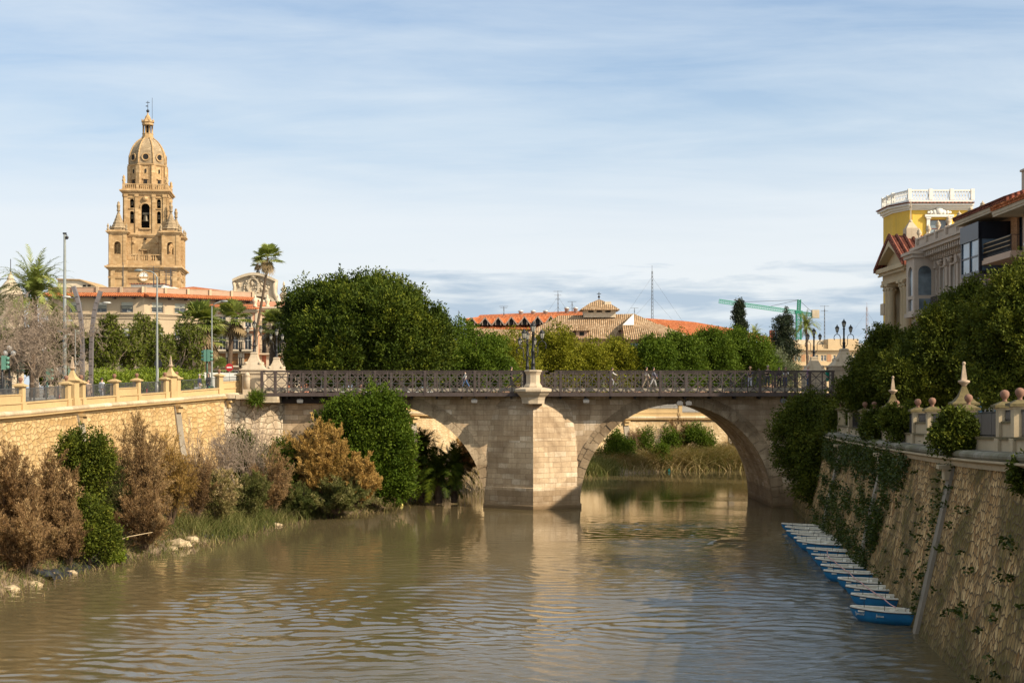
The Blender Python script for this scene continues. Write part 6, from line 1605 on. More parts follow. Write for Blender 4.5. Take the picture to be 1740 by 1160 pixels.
def modern():
    Yn, Yf = 82.0, 108.0; xf, xn = X(1680, Yf), X(1915, Yn)
    e = empty('modern_apartments', (xf, Yf, 0), math.atan2(Yn - Yf, xn - xf), 'modern brick apartment block with overhanging tiled eaves and a dark glazed corner bay', 'building')
    L = math.hypot(Yn - Yf, xn - xf); ze = Z(378, Yf) ; zfl = Z(450, Yf) + .1
    # the end wall seen behind the bay
    ops = [(6.6, 10.2, zfl, zfl + 2.7), (6.6, 10.2, zfl - 3.2, zfl - .7)]
    mb = MB(); wall_open(mb, 0, 11.6, 6.3, ze - .1, 0, .4, ops); mb.box(0, 11.6, .42, 8, 6.3, ze - .1); mb.build('brick_wall', m_brick, e)
    for o in ops: window(e, o, 0, m_frame_d, m_glass, 2, dep=.15)
    # dark glazed bay
    mb = MB(); b0, b1 = .6, 5.2; zz0, zz1 = zfl - .9, ze - .5
    for x in (b0, (b0 + b1) / 2 - .1, b1 - .2): mb.box(x, x + .2, -2.2, -2.0, zz0, zz1)
    for x in (b0, b1 - .2): mb.box(x, x + .2, -.2, -.003, zz0, zz1)
    mb.box(b0, b1, -2.2, -.003, zz0 - .25, zz0); mb.box(b0, b1, -2.25, -.003, zz1 - 1.2, zz1); mb.box(b0 + .02, b1 - .02, -2.17, -2.1, zz0 + 1.0, zz0 + 1.12)
    mb.box(b1 - .16, b1 - .05, -2.0, -.2, zz0 + 1.0, zz0 + 1.12)
    by = mb.build('bay', m_frame_d, e)
    mb = MB(); mb.box(b0 + .1, b1 - .1, -2.12, -2.08, zz0, zz1 - 1.2); mb.box(b1 - .12, b1 - .09, -2.0, -.2, zz0, zz1 - 1.2); mb.build('bay_glass', glass_mat('reflective_glass', (.10, .15, .20), .05), by)
    bal = balcony(e, 5.2, 11.4, 0, zfl - .1, m_iron, m_bei, 1.9, 1.05)
    mb = MB(); mb.box(5.0, 11.5, -2.0, -.003, zfl - .55, zfl - .27); mb.build('balcony_slab', m_bei, e)
    mb = MB()
    for i in range(3):
        mb.box(5.3, 11.3, -1.96, -1.90, zfl + .25 + i * .3, zfl + .29 + i * .3)
    mb.build('brass_rails', plain('brass', (.35, .22, .07), .4, .6), bal)
    # near wing
    x2 = 11.6; z2 = ze - .75
    ops = [(x2 + 1.2, x2 + 4.6, zfl + .3, zfl + 2.9), (x2 + 6.5, x2 + 9.5, zfl + .3, zfl + 2.9), (x2 + 1.2, x2 + 4.6, zfl - 2.9, zfl - .4)]
    mb = MB(); wall_open(mb, x2, L + 3, 6.3, z2, -1.2, .4, ops); mb.box(x2, L + 3, -.78, 8, 6.3, z2); mb.build('render_wall', m_bei, e)
    for o in ops: window(e, o, -1.2, m_frame_d, m_glass2, 2, dep=.1); 
    for o in ops: mb = MB(); mb.box(o[0] - .3, o[1] + .3, -1.45, -1.203, o[2] - .18, o[2] - .03); mb.build('window_sill', m_white, e)
    for k, (xa, xb, yo, zz) in enumerate(((-.6, x2 + .3, -2.4, ze), (x2 - .5, L + 3.5, -3.1, z2 + .1))):
        mb = MB(); mb.box(xa, xb, yo + .1, 1, zz - .25, zz + .1); mb.box(xa, xb, yo + .05, yo + .099, zz - .1, zz + .25); mb.build('eaves_soffit', m_gable, e)
        mb = MB(); mb.prism([(yo - .05, zz + .12), (yo - .05, zz + .28), (5, zz + 2.9), (9.5, zz + .28), (9.5, zz + .12)], xa, xb, 'x')
        n = int((xb - xa) / .32)
        for i in range(n): mb.tube([(xa + .16 + i * .32, yo - .1, zz + .30), (xa + .16 + i * .32, yo + 2.2, zz + 1.07)], .11, 6)
        mb.build('tiled_roof', m_rt if k else m_dt, e)
    mb = MB(); mb.box(.6, 2.2, 2.2, 4.2, ze, ze + 3.6); mb.box(.5, 2.3, 2.1, 4.3, ze + 3.6, ze + 3.75); mb.build('chimney', m_clas, e)
modern()
m_blue = plain('blue_shutter', (.20, .42, .62), .6); 
def low_house():
    Y = 96; e = empty('shuttered_house', (X(1652, Y), Y, 0), 0, 'pinkish ground-floor frontage with pale blue shutters seen between the right balustrade pillars', 'building')
    f = lambda px: X(px, Y) - e.location.x
    ops = [(f(1668), f(1690), 6.6, 9.4), (f(1712), f(1728), 6.6, 9.4)]
    mb = MB(); wall_open(mb, f(1640), f(1700), 6.3, 11.5, 0, .4, [ops[0]]); mb.build('wall', m_bei, e)
    window(e, ops[0], 0, m_white, m_glass, 2)
    for a in (1664, 1691):
        mb = MB(); mb.box(f(a - 1.5), f(a + 4), -.08, -.003, 7.0, 9.6); mb.build('shutter', m_blue, e)
low_house()
# ================================================================ vegetation
m_bark = plain('bark', (.16, .11, .075), .95, amt=.4, scale=6, bump=.5)
m_greybark = plain('grey_bark', (.30, .25, .20), .95, amt=.35, scale=6, bump=.4)
m_palmbark = plain('palm_bark', (.12, .078, .048), .95, amt=.5, scale=9, bump=.8)
m_twig = leaf_mat('dry_twigs', [(0, (.19, .14, .10)), (1, (.34, .27, .21))], 0, .9, .1)
m_twigd = leaf_mat('dark_twigs', [(0, (.09, .06, .04)), (1, (.16, .11, .07))], 0, .9, .1)
m_ficus = leaf_mat('ficus_leaves', [(0, (.014, .024, .003)), (.45, (.044, .068, .006)), (.75, (.10, .12, .010)), (1, (.20, .21, .02))], .15, .65, .12)
m_ficus2 = leaf_mat('bright_green_leaves', [(0, (.026, .048, .004)), (.45, (.066, .108, .008)), (1, (.14, .18, .02))], .28, .65, .12)
m_ficusr = leaf_mat('olive_green_leaves', [(0, (.020, .030, .004)), (.45, (.060, .078, .008)), (.8, (.125, .135, .014)), (1, (.20, .20, .03))], .15, .65, .12)
m_yg = leaf_mat('yellow_green_leaves', [(0, (.055, .065, .005)), (.45, (.155, .16, .010)), (1, (.30, .27, .03))], .28, .65, .12)
m_hedge = leaf_mat('lime_hedge_leaves', [(0, (.08, .12, .01)), (.5, (.19, .25, .02)), (1, (.32, .36, .05))], .3)
m_cyp = leaf_mat('cypress_leaves', [(0, (.010, .020, .009)), (.5, (.026, .038, .016)), (1, (.065, .06, .028))], .1)
m_graygr = leaf_mat('grey_green_leaves', [(0, (.07, .085, .04)), (.5, (.13, .15, .075)), (1, (.22, .23, .13))], .25)
m_palm = leaf_mat('palm_fronds', [(0, (.07, .10, .015)), (.5, (.19, .23, .05)), (1, (.40, .38, .14))], .3, .5, .3)
m_palmdead = leaf_mat('dead_fronds', [(0, (.13, .09, .045)), (1, (.32, .23, .12))], .1)
m_tam = leaf_mat('rusty_tamarisk', [(0, (.095, .056, .028)), (.5, (.245, .148, .068)), (1, (.40, .28, .14))], .25, .9, .1)
m_tamo = leaf_mat('orange_tamarisk', [(0, (.16, .11, .025)), (.5, (.38, .23, .07)), (1, (.52, .36, .13))], .25, .9, .1)
m_brush = leaf_mat('bank_brush', [(0, (.035, .050, .012)), (.4, (.085, .100, .026)), (.75, (.18, .17, .06)), (1, (.36, .31, .14))], .25, .8, .1)
m_reed = leaf_mat('dry_reeds', [(0, (.07, .095, .02)), (.35, (.18, .16, .055)), (.7, (.34, .25, .12)), (1, (.52, .40, .22))], .2, .85, .1)
m_ivy = leaf_mat('ivy_leaves', [(0, (.018, .034, .004)), (.5, (.050, .075, .010)), (1, (.11, .12, .022))], .25)

def pblob(px, py, rx, ry, Y, dep=None, dy=0.0):
    y = Y + dy; p = P(px, py, y); r = M(rx, y); return (p.x, p.y, p.z, r, (dep if dep else r * .9), M(ry, y))
def tree(name, label, blobs, mat, zg, trunk_r, n, per, L, W, clen, crad, group=None, seed=1, bark=None, up=.35, inner=.3, rough_out=.10, trunk_px=None, thr=.8, ntrunk=1, cat='tree', **kw):
    B = np.array(blobs); c = B[:, :3].mean(0)
    base = Vector((c[0] if trunk_px is None else trunk_px[0], c[1] if trunk_px is None else trunk_px[1], zg))
    e = empty(name, base, label=label, cat=cat, group=group)
    cb = [tuple(np.array(b) - np.array([*base, 0, 0, 0])) for b in blobs]
    mb = MB(); zb = min(b[2] - b[5] for b in cb); zt = max(.8, zb + .12 * (max(b[2] for b in cb) - zb))
    for k in range(ntrunk):
        dx = (k - (ntrunk - 1) / 2) * max(b[3] for b in cb) * .7
        limbs(mb, (dx, 0, 0), (dx * 1.1, 0, max(zt, .6)), trunk_r, trunk_r * .75, [(b[0] * .8 + dx * .2, b[1], b[2]) for b in cb])
    mb.build('trunk', bark or m_bark, e)
    crown_mesh('crown', cb, n, per, L, W, clen, crad, mat, e, seed, up=up, inner=inner, rough_out=rough_out, thr=thr, **kw)
    return e
# the big dark ficus and its neighbours along the north promenade
BIG = [(602, 574, 98, 76, 156, 7.5), (553, 590, 58, 72, 155, 5), (533, 548, 38, 42, 155, 3.5), (560, 536, 44, 38, 156, 4), (620, 528, 54, 42, 157, 5), (600, 515, 44, 30, 156, 3.5), (668, 540, 44, 38, 157, 4.5), (698, 555, 44, 44, 157, 4.5), (714, 600, 40, 56, 157, 4.5), (655, 600, 84, 60, 154.5, 6), (520, 606, 30, 46, 154, 3), (640, 552, 56, 48, 152, 5), (575, 600, 56, 50, 151, 5)]
big = [pblob(a[0], a[1], a[2], a[3], a[4], a[5]) for a in BIG]
tree('ficus_tree', 'very large dark green dome-shaped tree behind the left half of the bridge', big, m_ficus, 8.8, .8, 6200, 34, .32, .16, 1.5, .27, seed=21, up=.55, inner=.12, rough_out=.13, spread=.45, lobe=.36, gap=.62, ntrunk=3, group='round green trees along the far promenade')
tree('ficus_tree', 'smaller bright green dome tree right against the largest tree', [pblob(790, 608, 50, 44, 170, 4.5), pblob(828, 622, 48, 38, 171, 4), pblob(770, 620, 40, 45, 169, 4), pblob(795, 635, 80, 30, 169, 4.5)], m_ficus2, 7.8, .5, 1900, 26, .30, .15, .9, .26, seed=22, up=.6, group='round green trees along the far promenade', ntrunk=2)
tree('yellow_green_tree', 'sparse yellowish tree just left of the middle pier lamps', [pblob(857, 620, 28, 34, 190, 3), pblob(885, 610, 28, 32, 192, 3), pblob(870, 590, 24, 20, 191, 2), pblob(880, 635, 40, 25, 190, 3)], m_yg, 7.5, .3, 620, 20, .26, .13, .7, .30, seed=23, up=.5, inner=.3, group='yellow-green trees behind the bridge', bark=m_greybark)
for i, (c, lab) in enumerate(((((945, 605, 34, 42), (922, 612, 22, 34), (965, 612, 26, 36), (943, 580, 20, 18)), 'tall rounded yellow-green tree right of the middle pier lamps'), (((1008, 612, 26, 28), (988, 618, 22, 26)), 'small low yellow-green tree, second of three right of the lamps'), (((1050, 614, 26, 30), (1072, 625, 18, 24), (1034, 620, 20, 26)), 'yellow-green tree directly left of the green row'))):
    tree('yellow_green_tree', lab, [pblob(*b, 198 + i * 3, 3.0) for b in c] + [pblob(c[0][0], 642, 36, 22, 198 + i * 3, 3)], m_yg, 7.5, .3, 900, 20, .30, .17, .6, .38, seed=30 + i, up=.4, inner=.25, group='yellow-green trees behind the bridge', rough_out=.12)
for i, (c, lab) in enumerate(((((1100, 613, 26, 34), (1122, 618, 22, 30)), 'leftmost green tree of the row between yellow-green trees and conifers'), (((1152, 608, 28, 36), (1175, 612, 22, 32)), 'green tree second in the row, under the low end of the brown roof'), (((1205, 604, 30, 40), (1228, 608, 22, 36)), 'green tree third in the row, left of the cypress foot'), (((1258, 604, 30, 40), (1285, 612, 24, 34), (1300, 625, 18, 26)), 'rightmost green tree of the row, below the narrow cypress'))):
    tree('ficus_tree', lab, [pblob(*b, 205 + i * 3, 3.4) for b in c] + [pblob(c[0][0] + 8, 638, 42, 28, 205 + i * 3, 3.4)], (m_ficus2, m_ficus2, m_ficus2, m_ficus2)[i], 7.5, .4, 1250, 22, .32, .16, 1.0, .27, seed=40 + i, up=.75, inner=.22, group='round green trees along the far promenade', rough_out=.10)
def cypress(px, y0, y1, w, Y, lab, seed, mat=m_cyp, lean=0):
    r = random.Random(seed); bl = []
    n = 8
    for i in range(n):
        t = i / (n - 1); bl.append(pblob(px + r.uniform(-.25, .25) * w + lean * t, y0 + (y1 - y0) * t, w * (.30 + .75 * math.sin(PI * min(1, t * .75 + .12))) * r.uniform(.8, 1.15), (y1 - y0) / n * .8, Y))
    tree('conifer', lab, bl, mat, 8.5, .3, 750, 20, .30, .14, .7, .24, seed=seed, up=.6, inner=.3, rough_out=.25, trunk_px=(X(px, Y), Y), group='dark conifers behind the bridge')
cypress(1257, 522, 600, 9, 250, 'slim ragged cypress standing under the crane jib', 51)
cypress(1328, 541, 640, 21, 235, 'broad dark conifer left of the slim date palm', 52, lean=4)
tree('shrub', 'grey-green feathery shrub below the broad conifer', [pblob(1318, 618, 18, 24, 228, 2), pblob(1338, 640, 22, 22, 228, 2)], m_graygr, 8, .15, 420, 18, .32, .08, .7, .25, seed=55, up=.5, group='bushes beyond the bridge', cat='shrub')
# right bank ficus trees over the promenade
rt = [(((1480, 628, 26, 28), (1506, 612, 32, 36), (1462, 656, 34, 26), (1512, 645, 36, 44), (1480, 672, 44, 22), (1536, 604, 24, 34)), 97, 'dark green tree beside the black lamp at the right end of the bridge'),
      (((1592, 580, 36, 40), (1628, 552, 42, 40), (1575, 618, 44, 44), (1630, 610, 58, 58), (1600, 655, 62, 34), (1662, 575, 40, 56), (1550, 648, 36, 40), (1645, 524, 28, 24)), 86, 'middle olive green tree hiding the foot of the columned buildings'),
      (((1722, 520, 40, 44), (1760, 482, 44, 34), (1700, 570, 50, 54), (1755, 560, 60, 80), (1715, 625, 60, 48), (1775, 640, 60, 50), (1695, 655, 40, 26), (1688, 530, 26, 26)), 74, 'nearest olive green tree on the right edge in front of the brick balcony')]
for i, (c, Y, lab) in enumerate(rt):
    tree('ficus_tree', lab, [pblob(*b, Y, None, (j % 3 - 1) * 1.2) for j, b in enumerate(c)], m_ficusr, 6.8, .4, (3000, 4600, 5000)[i], 40, .16, .09, .95, .16, seed=60 + i, up=.35, inner=.10, rough_out=.20, lobe=.34, spread=.5, gap=.42, group='leafy trees on the right bank promenade', bark=m_greybark)
# left promenade: feathery trees with visible branches
def airy_tree(name, label, px, Y, zg, ztop_px, spread_px, seed, mat, leafper, L=.22, W=.1, group=None, depth=5, r=.16, dens=1, dirs=None, sp=.5, bark=m_twig, cat='tree', base_py=None, first=.30, drp=0.0):
    rng = np.random.default_rng(seed); H_ = Z(ztop_px, Y) - zg
    e = empty(name, (X(px, Y), Y, zg), label=label, cat=cat, group=group)
    out = []
    if dirs is None: dirs = [(math.cos(a) * .55, math.sin(a) * .55, .85) for a in rng.uniform(0, 2 * PI, 4 * dens)]
    twig_tree((0, 0, H_ * first), [unit(np.array([d]))[0] for d in dirs], H_ * .30, r * .55, depth, rng, out, spread=sp, droop=drp)
    S = np.array(out); 
    # scale sideways to the wanted spread and height
    for ax in (0, 1):
        m = np.percentile(np.abs(S[:, [ax, ax + 3]]), 97); k = M(spread_px, Y) / m; S[:, ax] *= k; S[:, ax + 3] *= k
    zm = np.percentile(S[:, 5], 98); k = (H_ - H_ * first) / (zm - H_ * first)
    for c in (2, 5): S[:, c] = H_ * first + (S[:, c] - H_ * first) * k
    if first > .05:
        mb = MB(); mb.tube([(0, 0, -.3), (.03, 0, H_ * first * .5), (0, 0, H_ * first + .05)], [r * 1.15, r, r * .8], 8); mb.build('trunk', m_greybark, e)
    twig_mesh('branches', S, bark, e, .010)
    if leafper:
        q, t = seg_leaves(S, leafper, L, W, rng, r * .3); raw_mesh('crown', q, 4, mat, e, t)
    return e
m_airy = leaf_mat('olive_street_leaves', [(0, (.04, .055, .006)), (.5, (.10, .125, .015)), (1, (.19, .20, .03))], .28, .6, .15)
g1 = 'feathery street trees on the left promenade'
airy_tree('street_tree', 'feathery green tree behind the curved steel lamp posts', 195, 128, 8.7, 546, 50, 71, m_airy, 1, .28, .12, g1, 6, .18, 1)
airy_tree('street_tree', 'feathery green tree with pale branches left of the tall curved-arm lamp', 240, 132, 8.8, 546, 48, 72, m_airy, 1, .28, .12, g1, 6, .18, 1)
airy_tree('street_tree', 'thin-leaved tree between the curved-arm lamp and the fan palms', 298, 136, 8.9, 552, 46, 73, m_airy, 1, .28, .12, g1, 6, .18, 1)
airy_tree('street_tree', 'dense dark street tree behind the traffic lights at the left', 95, 140, 8.7, 560, 62, 74, m_ficus, 9, .28, .14, g1, 6, .18, 1)
airy_tree('street_tree', 'green street tree at the left edge behind the bus shelter', 8, 146, 8.7, 565, 60, 75, m_ficus2, 8, .28, .14, g1, 6, .18, 1)
airy_tree('bare_tree', 'leafless tree with a broad tangle of grey twigs in front of the date palm', 62, 106, 8.5, 518, 86, 76, None, 0, group='leafless trees on the left promenade', depth=6, r=.20, dens=2, sp=.62, first=.28, bark=m_twig, drp=.01)
airy_tree('bare_tree', 'second leafless tree filling the left edge with grey twigs', -12, 104, 8.5, 528, 60, 77, None, 0, group='leafless trees on the left promenade', depth=6, r=.2, dens=1, sp=.62, first=.3, bark=m_twig)
tree('hedge', 'bright lime green hedge along the promenade behind the people', [pblob(x, 652 - (x * 7 % 5), 20, 15, 122, 1.2) for x in range(150, 330, 16)] + [pblob(x, 655, 24, 12, 121, 1.2) for x in range(150, 330, 20)], m_hedge, 8.8, .05, 2200, 16, .16, .08, .35, .16, seed=78, up=.4, cat='hedge', ntrunk=1)
# palms
def frond_arc(o, az, el, length, n, grav):
    p = np.array(o, float); pts = [p.copy()]; d = np.array([math.cos(az) * math.cos(el), math.sin(az) * math.cos(el), math.sin(el)])
    for i in range(n):
        d = d + np.array([0, 0, -grav * (i + 1) / n]); d /= np.linalg.norm(d); p = p + d * length / n; pts.append(p.copy())
    return pts
def palm_trunk(e, pts, r0, r1, skirt=True):
    mb = MB(); n = 26; P_ = [Vector(p) for p in pts]; out = []; rad = []
    for i in range(n + 1):
        t = i / n * (len(P_) - 1); k = min(int(t), len(P_) - 2); out.append(P_[k].lerp(P_[k + 1], t - k)); rad.append((r0 + (r1 - r0) * i / n) * (1.06 if i % 2 else .97))
    mb.tube(out, rad, 9, False); mb.build('trunk', m_palmbark, e)
def date_palm(px, pyc, Y, zg, flen, nfr, lab, group, seed, lean=0, r=.25, mat=None, dead=6, lw=.05, ll=.45):
    rng = np.random.default_rng(seed); c = P(px, pyc, Y); b = Vector((c.x - lean, Y, zg))
    e = empty('date_palm', b, label=lab, cat='palm', group=group); o = c - b
    palm_trunk(e, [(0, 0, -.3), (lean * .3, 0, o.z * .5), tuple(o)], r * 1.15, r)
    q = []; tint = []
    for i in range(nfr):
        az = rng.uniform(0, 2 * PI); t = i / nfr; el = math.radians(82 - 95 * t + rng.normal(0, 6)); L_ = flen * rng.uniform(.85, 1.08)
        pts = frond_arc(tuple(o), az, el, L_, 9, .34); tt = np.clip(rng.normal(.5, .15), 0, 1)
        side = np.array([-math.sin(az), math.cos(az), 0])
        for k in range(1, 10):
            a, b_ = pts[k - 1], pts[k]; u = b_ - a; u /= np.linalg.norm(u); w = .035 * (1.1 - k / 10)
            q.append([a - side * w, a + side * w, b_ + side * w, b_ - side * w]); tint.append(.8)
            if k < 2: continue
            for s in (-1, 1):
                for h in range(3):
                    p0 = a + (b_ - a) * (h / 3); l = ll * math.sin(PI * min(.97, (k + h / 3) / 10.5)) ** .6 * rng.uniform(.85, 1.1)
                    d = u * .65 + side * s * .75 + np.array([0, 0, rng.normal(-.05, .18)]); d /= np.linalg.norm(d); v = np.cross(d, side * s); v /= max(1e-6, np.linalg.norm(v)); wv = np.cross(d, v) * lw * .5
                    q.append([p0 - wv, p0 + wv, p0 + d * l * .6 + wv * .8, p0 + d * l]); tint.append(np.clip(tt + rng.normal(0, .1), 0, 1))
    raw_mesh('fronds', np.array(q).reshape(-1, 3), 4, mat or m_palm, e, tint)
    return e
def fan_palm(px, pyc, Y, zg, rad, nfan, lab, group, seed, path=None, r=.28, skirt=18):
    rng = np.random.default_rng(seed); c = P(px, pyc, Y)
    pts = [Vector((X(a, Y), Y, Z(b, Y))) for a, b in path] + [c] if path else [Vector((c.x, Y, zg)), c]
    pts[0].z = zg; b = pts[0].copy(); e = empty('fan_palm', b, label=lab, cat='palm', group=group); o = c - b
    palm_trunk(e, [tuple(p - b) for p in pts], r * 1.1, r * .85)
    q = []; tint = []; qd = []; td = []
    for i in range(nfan + skirt):
        dead = i >= nfan; az = rng.uniform(0, 2 * PI)
        el = math.radians(rng.uniform(-15, 85) if not dead else rng.uniform(-80, -45)); pl = rad * rng.uniform(.42, .6) * (.8 if dead else 1)
        d = np.array([math.cos(az) * math.cos(el), math.sin(az) * math.cos(el), math.sin(el)]); p0 = np.array(o) + np.array([0, 0, rng.uniform(-.25, .15)]); p1 = p0 + d * pl
        side = np.cross(d, [0, 0, 1.0]); side /= max(1e-6, np.linalg.norm(side)); upv = np.cross(side, d)
        Q, T_ = (qd, td) if dead else (q, tint); tt = np.clip(rng.normal(.5, .16), 0, 1)
        Q.append([p0 - side * .02, p0 + side * .02, p1 + side * .02, p1 - side * .02]); T_.append(.8)
        nb = 17; R = rad * rng.uniform(.5, .62)
        for k in range(nb):
            a = math.radians(-105 + 210 * k / (nb - 1)); dd = d * math.cos(a) + side * math.sin(a); l = R * (.75 + .25 * math.cos(a))
            w = l * .075; ss = np.cross(dd, upv); tip = p1 + dd * l + np.array([0, 0, -.28 * l * rng.uniform(.5, 1.3)]); mid = p1 + dd * l * .6 + upv * .03 - np.array([0, 0, .05 * l])
            Q.append([p1, mid - ss * w, tip, mid + ss * w]); T_.append(np.clip(tt + rng.normal(0, .08), 0, 1))
    raw_mesh('fan_leaves', np.array(q).reshape(-1, 3), 4, m_palm, e, tint)
    if skirt: raw_mesh('dead_leaves', np.array(qd).reshape(-1, 3), 4, m_palmdead, e, td)
    return e
gp = 'palms along the left promenade'
date_palm(57, 507, 122, 8.6, 4.4, 96, 'big date palm with arching fronds at the far left', gp, 81, r=.3, ll=.7, lw=.09)
fan_palm(341, 548, 143, 8.9, 2.6, 46, 'thick-trunked fan palm right of the street trees, left one of the close pair', gp, 82, r=.42)
fan_palm(352, 575, 146, 8.9, 2.2, 38, 'shorter fan palm tight behind the thick-trunked fan palm', gp, 83, r=.4)
fan_palm(396, 541, 150, 8.9, 2.1, 42, 'fan palm with a slim dark trunk in front of the pink balcony house', gp, 84, path=[(386, 650), (391, 600)], r=.26)
fan_palm(467, 553, 162, 8.9, 2.2, 40, 'fan palm beside the biggest tree, behind the far left bridge lamp', gp, 85, path=[(461, 650), (464, 600)], r=.42)
fan_palm(455, 438, 168, 8.9, 1.9, 40, 'tallest palm with a thin leaning trunk rising above the roofs', gp, 86, path=[(424, 640), (436, 560), (447, 500), (453, 460)], r=.15, skirt=4)
fan_palm(438, 447, 300, 9.5, 1.6, 26, 'tiny distant palm crown just left of the tallest palm', gp, 87, r=.2, skirt=4)
fan_palm(347, 640, 150, 8.9, 1.3, 22, 'low young fan palm behind the traffic lights', gp, 88, r=.2, skirt=2)
fan_palm(373, 628, 155, 8.9, 1.6, 24, 'low fan palm between the thin lamp post and the slim-trunked palm', gp, 94, r=.2, skirt=2)
gq = 'date palms beyond the bridge'
date_palm(1370, 556, 222, 8.5, 2.7, 60, 'slim date palm below the crane counterweight', gq, 89, lean=-.25, r=.17)
date_palm(1283, 569, 260, 8.5, 2.4, 34, 'small palm crown peeping above the green row right of the cypress', gq, 90, r=.18)
date_palm(1345, 605, 240, 8.5, 2.3, 30, 'pale drooping palm half hidden between the conifer and the slim date palm', gq, 91, r=.18, mat=m_graygr)
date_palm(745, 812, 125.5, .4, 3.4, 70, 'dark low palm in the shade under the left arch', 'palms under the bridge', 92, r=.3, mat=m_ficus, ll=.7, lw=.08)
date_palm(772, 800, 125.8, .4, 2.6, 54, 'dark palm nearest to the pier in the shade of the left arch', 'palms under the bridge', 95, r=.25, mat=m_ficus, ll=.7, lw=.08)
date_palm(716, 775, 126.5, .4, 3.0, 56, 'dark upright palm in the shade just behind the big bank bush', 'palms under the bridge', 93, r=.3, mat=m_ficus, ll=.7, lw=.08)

# ---------------------------------------------------------------- river bank growth
def zbank(px, py): pass
def feather(label, px, Y, zg, ztop, sp_px, seed, mat, group, dens=3, per=5, L=.34, W=.035, depth=5, sp=.35, r=.05, name='tamarisk_bush', bark=None):
    """multi-stemmed bush: arching stems, each carrying side twigs and fine sprays towards its tip"""
    rng = np.random.default_rng(seed); H_ = Z(ztop, Y) - zg; R_ = M(sp_px, Y)
    e = empty(name, (X(px, Y), Y, zg), label=label, cat='bush', group=group)
    ns = 13 * dens; segs = []; lq = []; lt = []
    for i in range(ns):
        az = rng.uniform(0, 2 * PI); q = rng.uniform(0, 1) ** .7; h = H_ * rng.uniform(.50, 1.05) * (1 - .26 * q * q); out = R_ * q * rng.uniform(.7, 1.1)
        b = np.array([math.cos(az), math.sin(az), 0]) * R_ * .12 * rng.random(); n = 9; pts = []
        bend = rng.normal(0, .12, 2) * R_
        for k in range(n + 1):
            t = k / n; pts.append(b + np.array([math.cos(az) * out * t ** 1.5 + bend[0] * math.sin(PI * t), math.sin(az) * out * t ** 1.5 + bend[1] * math.sin(PI * t), h * (t - .12 * q * t ** 3) * 1.1]))
        rr = r * rng.uniform(.35, .8); tn = rng.normal(0, .12)
        for k in range(n):
            segs.append((*pts[k], *pts[k + 1], rr * (1 - k / n * .85), rr * (1 - (k + 1) / n * .85)))
            if k < 2: continue
            d0 = pts[k + 1] - pts[k]; d0 /= np.linalg.norm(d0)
            for m in range(3):
                p = pts[k] + (pts[k + 1] - pts[k]) * rng.random(); d = d0 + rng.normal(0, .55, 3) + np.array([0, 0, .15]); d /= np.linalg.norm(d); l = H_ * rng.uniform(.07, .20) * (1.15 - k / n * .6)
                e1 = p + d * l; e1[2] += .0; segs.append((*p, *e1, rr * .25, rr * .1))
                lq.append((p, e1, tn + .25 * (k / n - .5)))
    twig_mesh('branches', segs, bark or m_twigd, e, .009)
    if per and mat:
        a = np.array([q[0] for q in lq]); b = np.array([q[1] for q in lq]); tt = np.array([q[2] for q in lq]); ii = np.repeat(np.arange(len(a)), per * 5)
        t = rng.random((len(ii), 1)) ** .7 * 1.2; p = a[ii] * (1 - t) + b[ii] * t + rng.normal(0, .05, (len(ii), 3)); d = unit(unit(b[ii] - a[ii]) + rng.normal(0, .5, p.shape) + np.array([0, 0, .2]))
        raw_mesh('sprays', leaf_quads(p, d, L * .62, W * .8, rng), 4, mat, e, np.clip(.42 + (seed % 5 - 2) * .07 + tt[ii] + rng.normal(0, .13, len(ii)), 0, 1))
    return e
gt = 'rusty brown bushes on the left bank'
feather('rusty tamarisk bush at the left edge of the bank', 20, 77, 1.3, 772, 66, 101, m_tam, gt, 4, 7, L=.26, W=.05)
feather('rusty tamarisk bush hanging low over the water beside the leftmost one', 84, 80.5, 1.0, 782, 52, 102, m_tam, gt, 4, 7, L=.26, W=.05)
feather('low brown bush overhanging the water in the bottom left corner', 42, 75, .3, 868, 78, 103, m_tam, gt, 4, 7, L=.26, W=.045)
feather('tall rusty bush between the leafy green bush and the pilaster', 238, 89, .8, 722, 52, 104, m_tam, gt, 5, 7, L=.26, W=.045)
feather('tall thin orange-brown bush right of the tallest rusty one', 290, 94, 1.2, 742, 46, 105, m_tamo, gt, 4, 5, L=.26, W=.04)
feather('low dark brown bush at the water below the tall rusty ones', 245, 87, .3, 835, 52, 106, m_tam, gt, 4, 6, L=.24, W=.04)
feather('orange tamarisk bush in front of the arch foot', 545, 112.5, .9, 722, 54, 107, m_tamo, gt, 4, 9, L=.3, W=.07)
feather('orange bush right of the arch foot beside the dark green one', 605, 113.5, .8, 770, 42, 108, m_tamo, gt, 4, 9, L=.3, W=.07)
feather('low olive bush at the waterline under the orange ones', 575, 112, .3, 812, 70, 109, m_brush, gt, 4, 8, L=.28, W=.06)
feather('rusty bush on the bank seen through the left arch', 797, 146, 1.6, 742, 26, 110, m_tam, gt, 3, 7, L=.3, W=.06)
feather('orange-brown bush left of the pier inside the left arch', 770, 150, 1.8, 728, 22, 111, m_tamo, gt, 3, 6, L=.3, W=.06)
feather('olive and rust scrub filling the gap between the leafy bush and the wall', 185, 88, 1.2, 765, 34, 150, m_brush, gt, 3, 4, L=.26, W=.045)
feather('sprawling brown scrub at the foot of the wall right of the tall rusty bushes', 335, 98, .9, 765, 34, 151, m_tam, gt, 3, 4, L=.24, W=.04)
feather('low straw-coloured scrub above the torn black sheet', 372, 99, .6, 800, 34, 152, m_reed, gt, 3, 5, L=.3, W=.05)
feather('low olive scrub right of the torn black sheet', 425, 104, .5, 805, 38, 153, m_brush, gt, 4, 6, L=.26, W=.05)
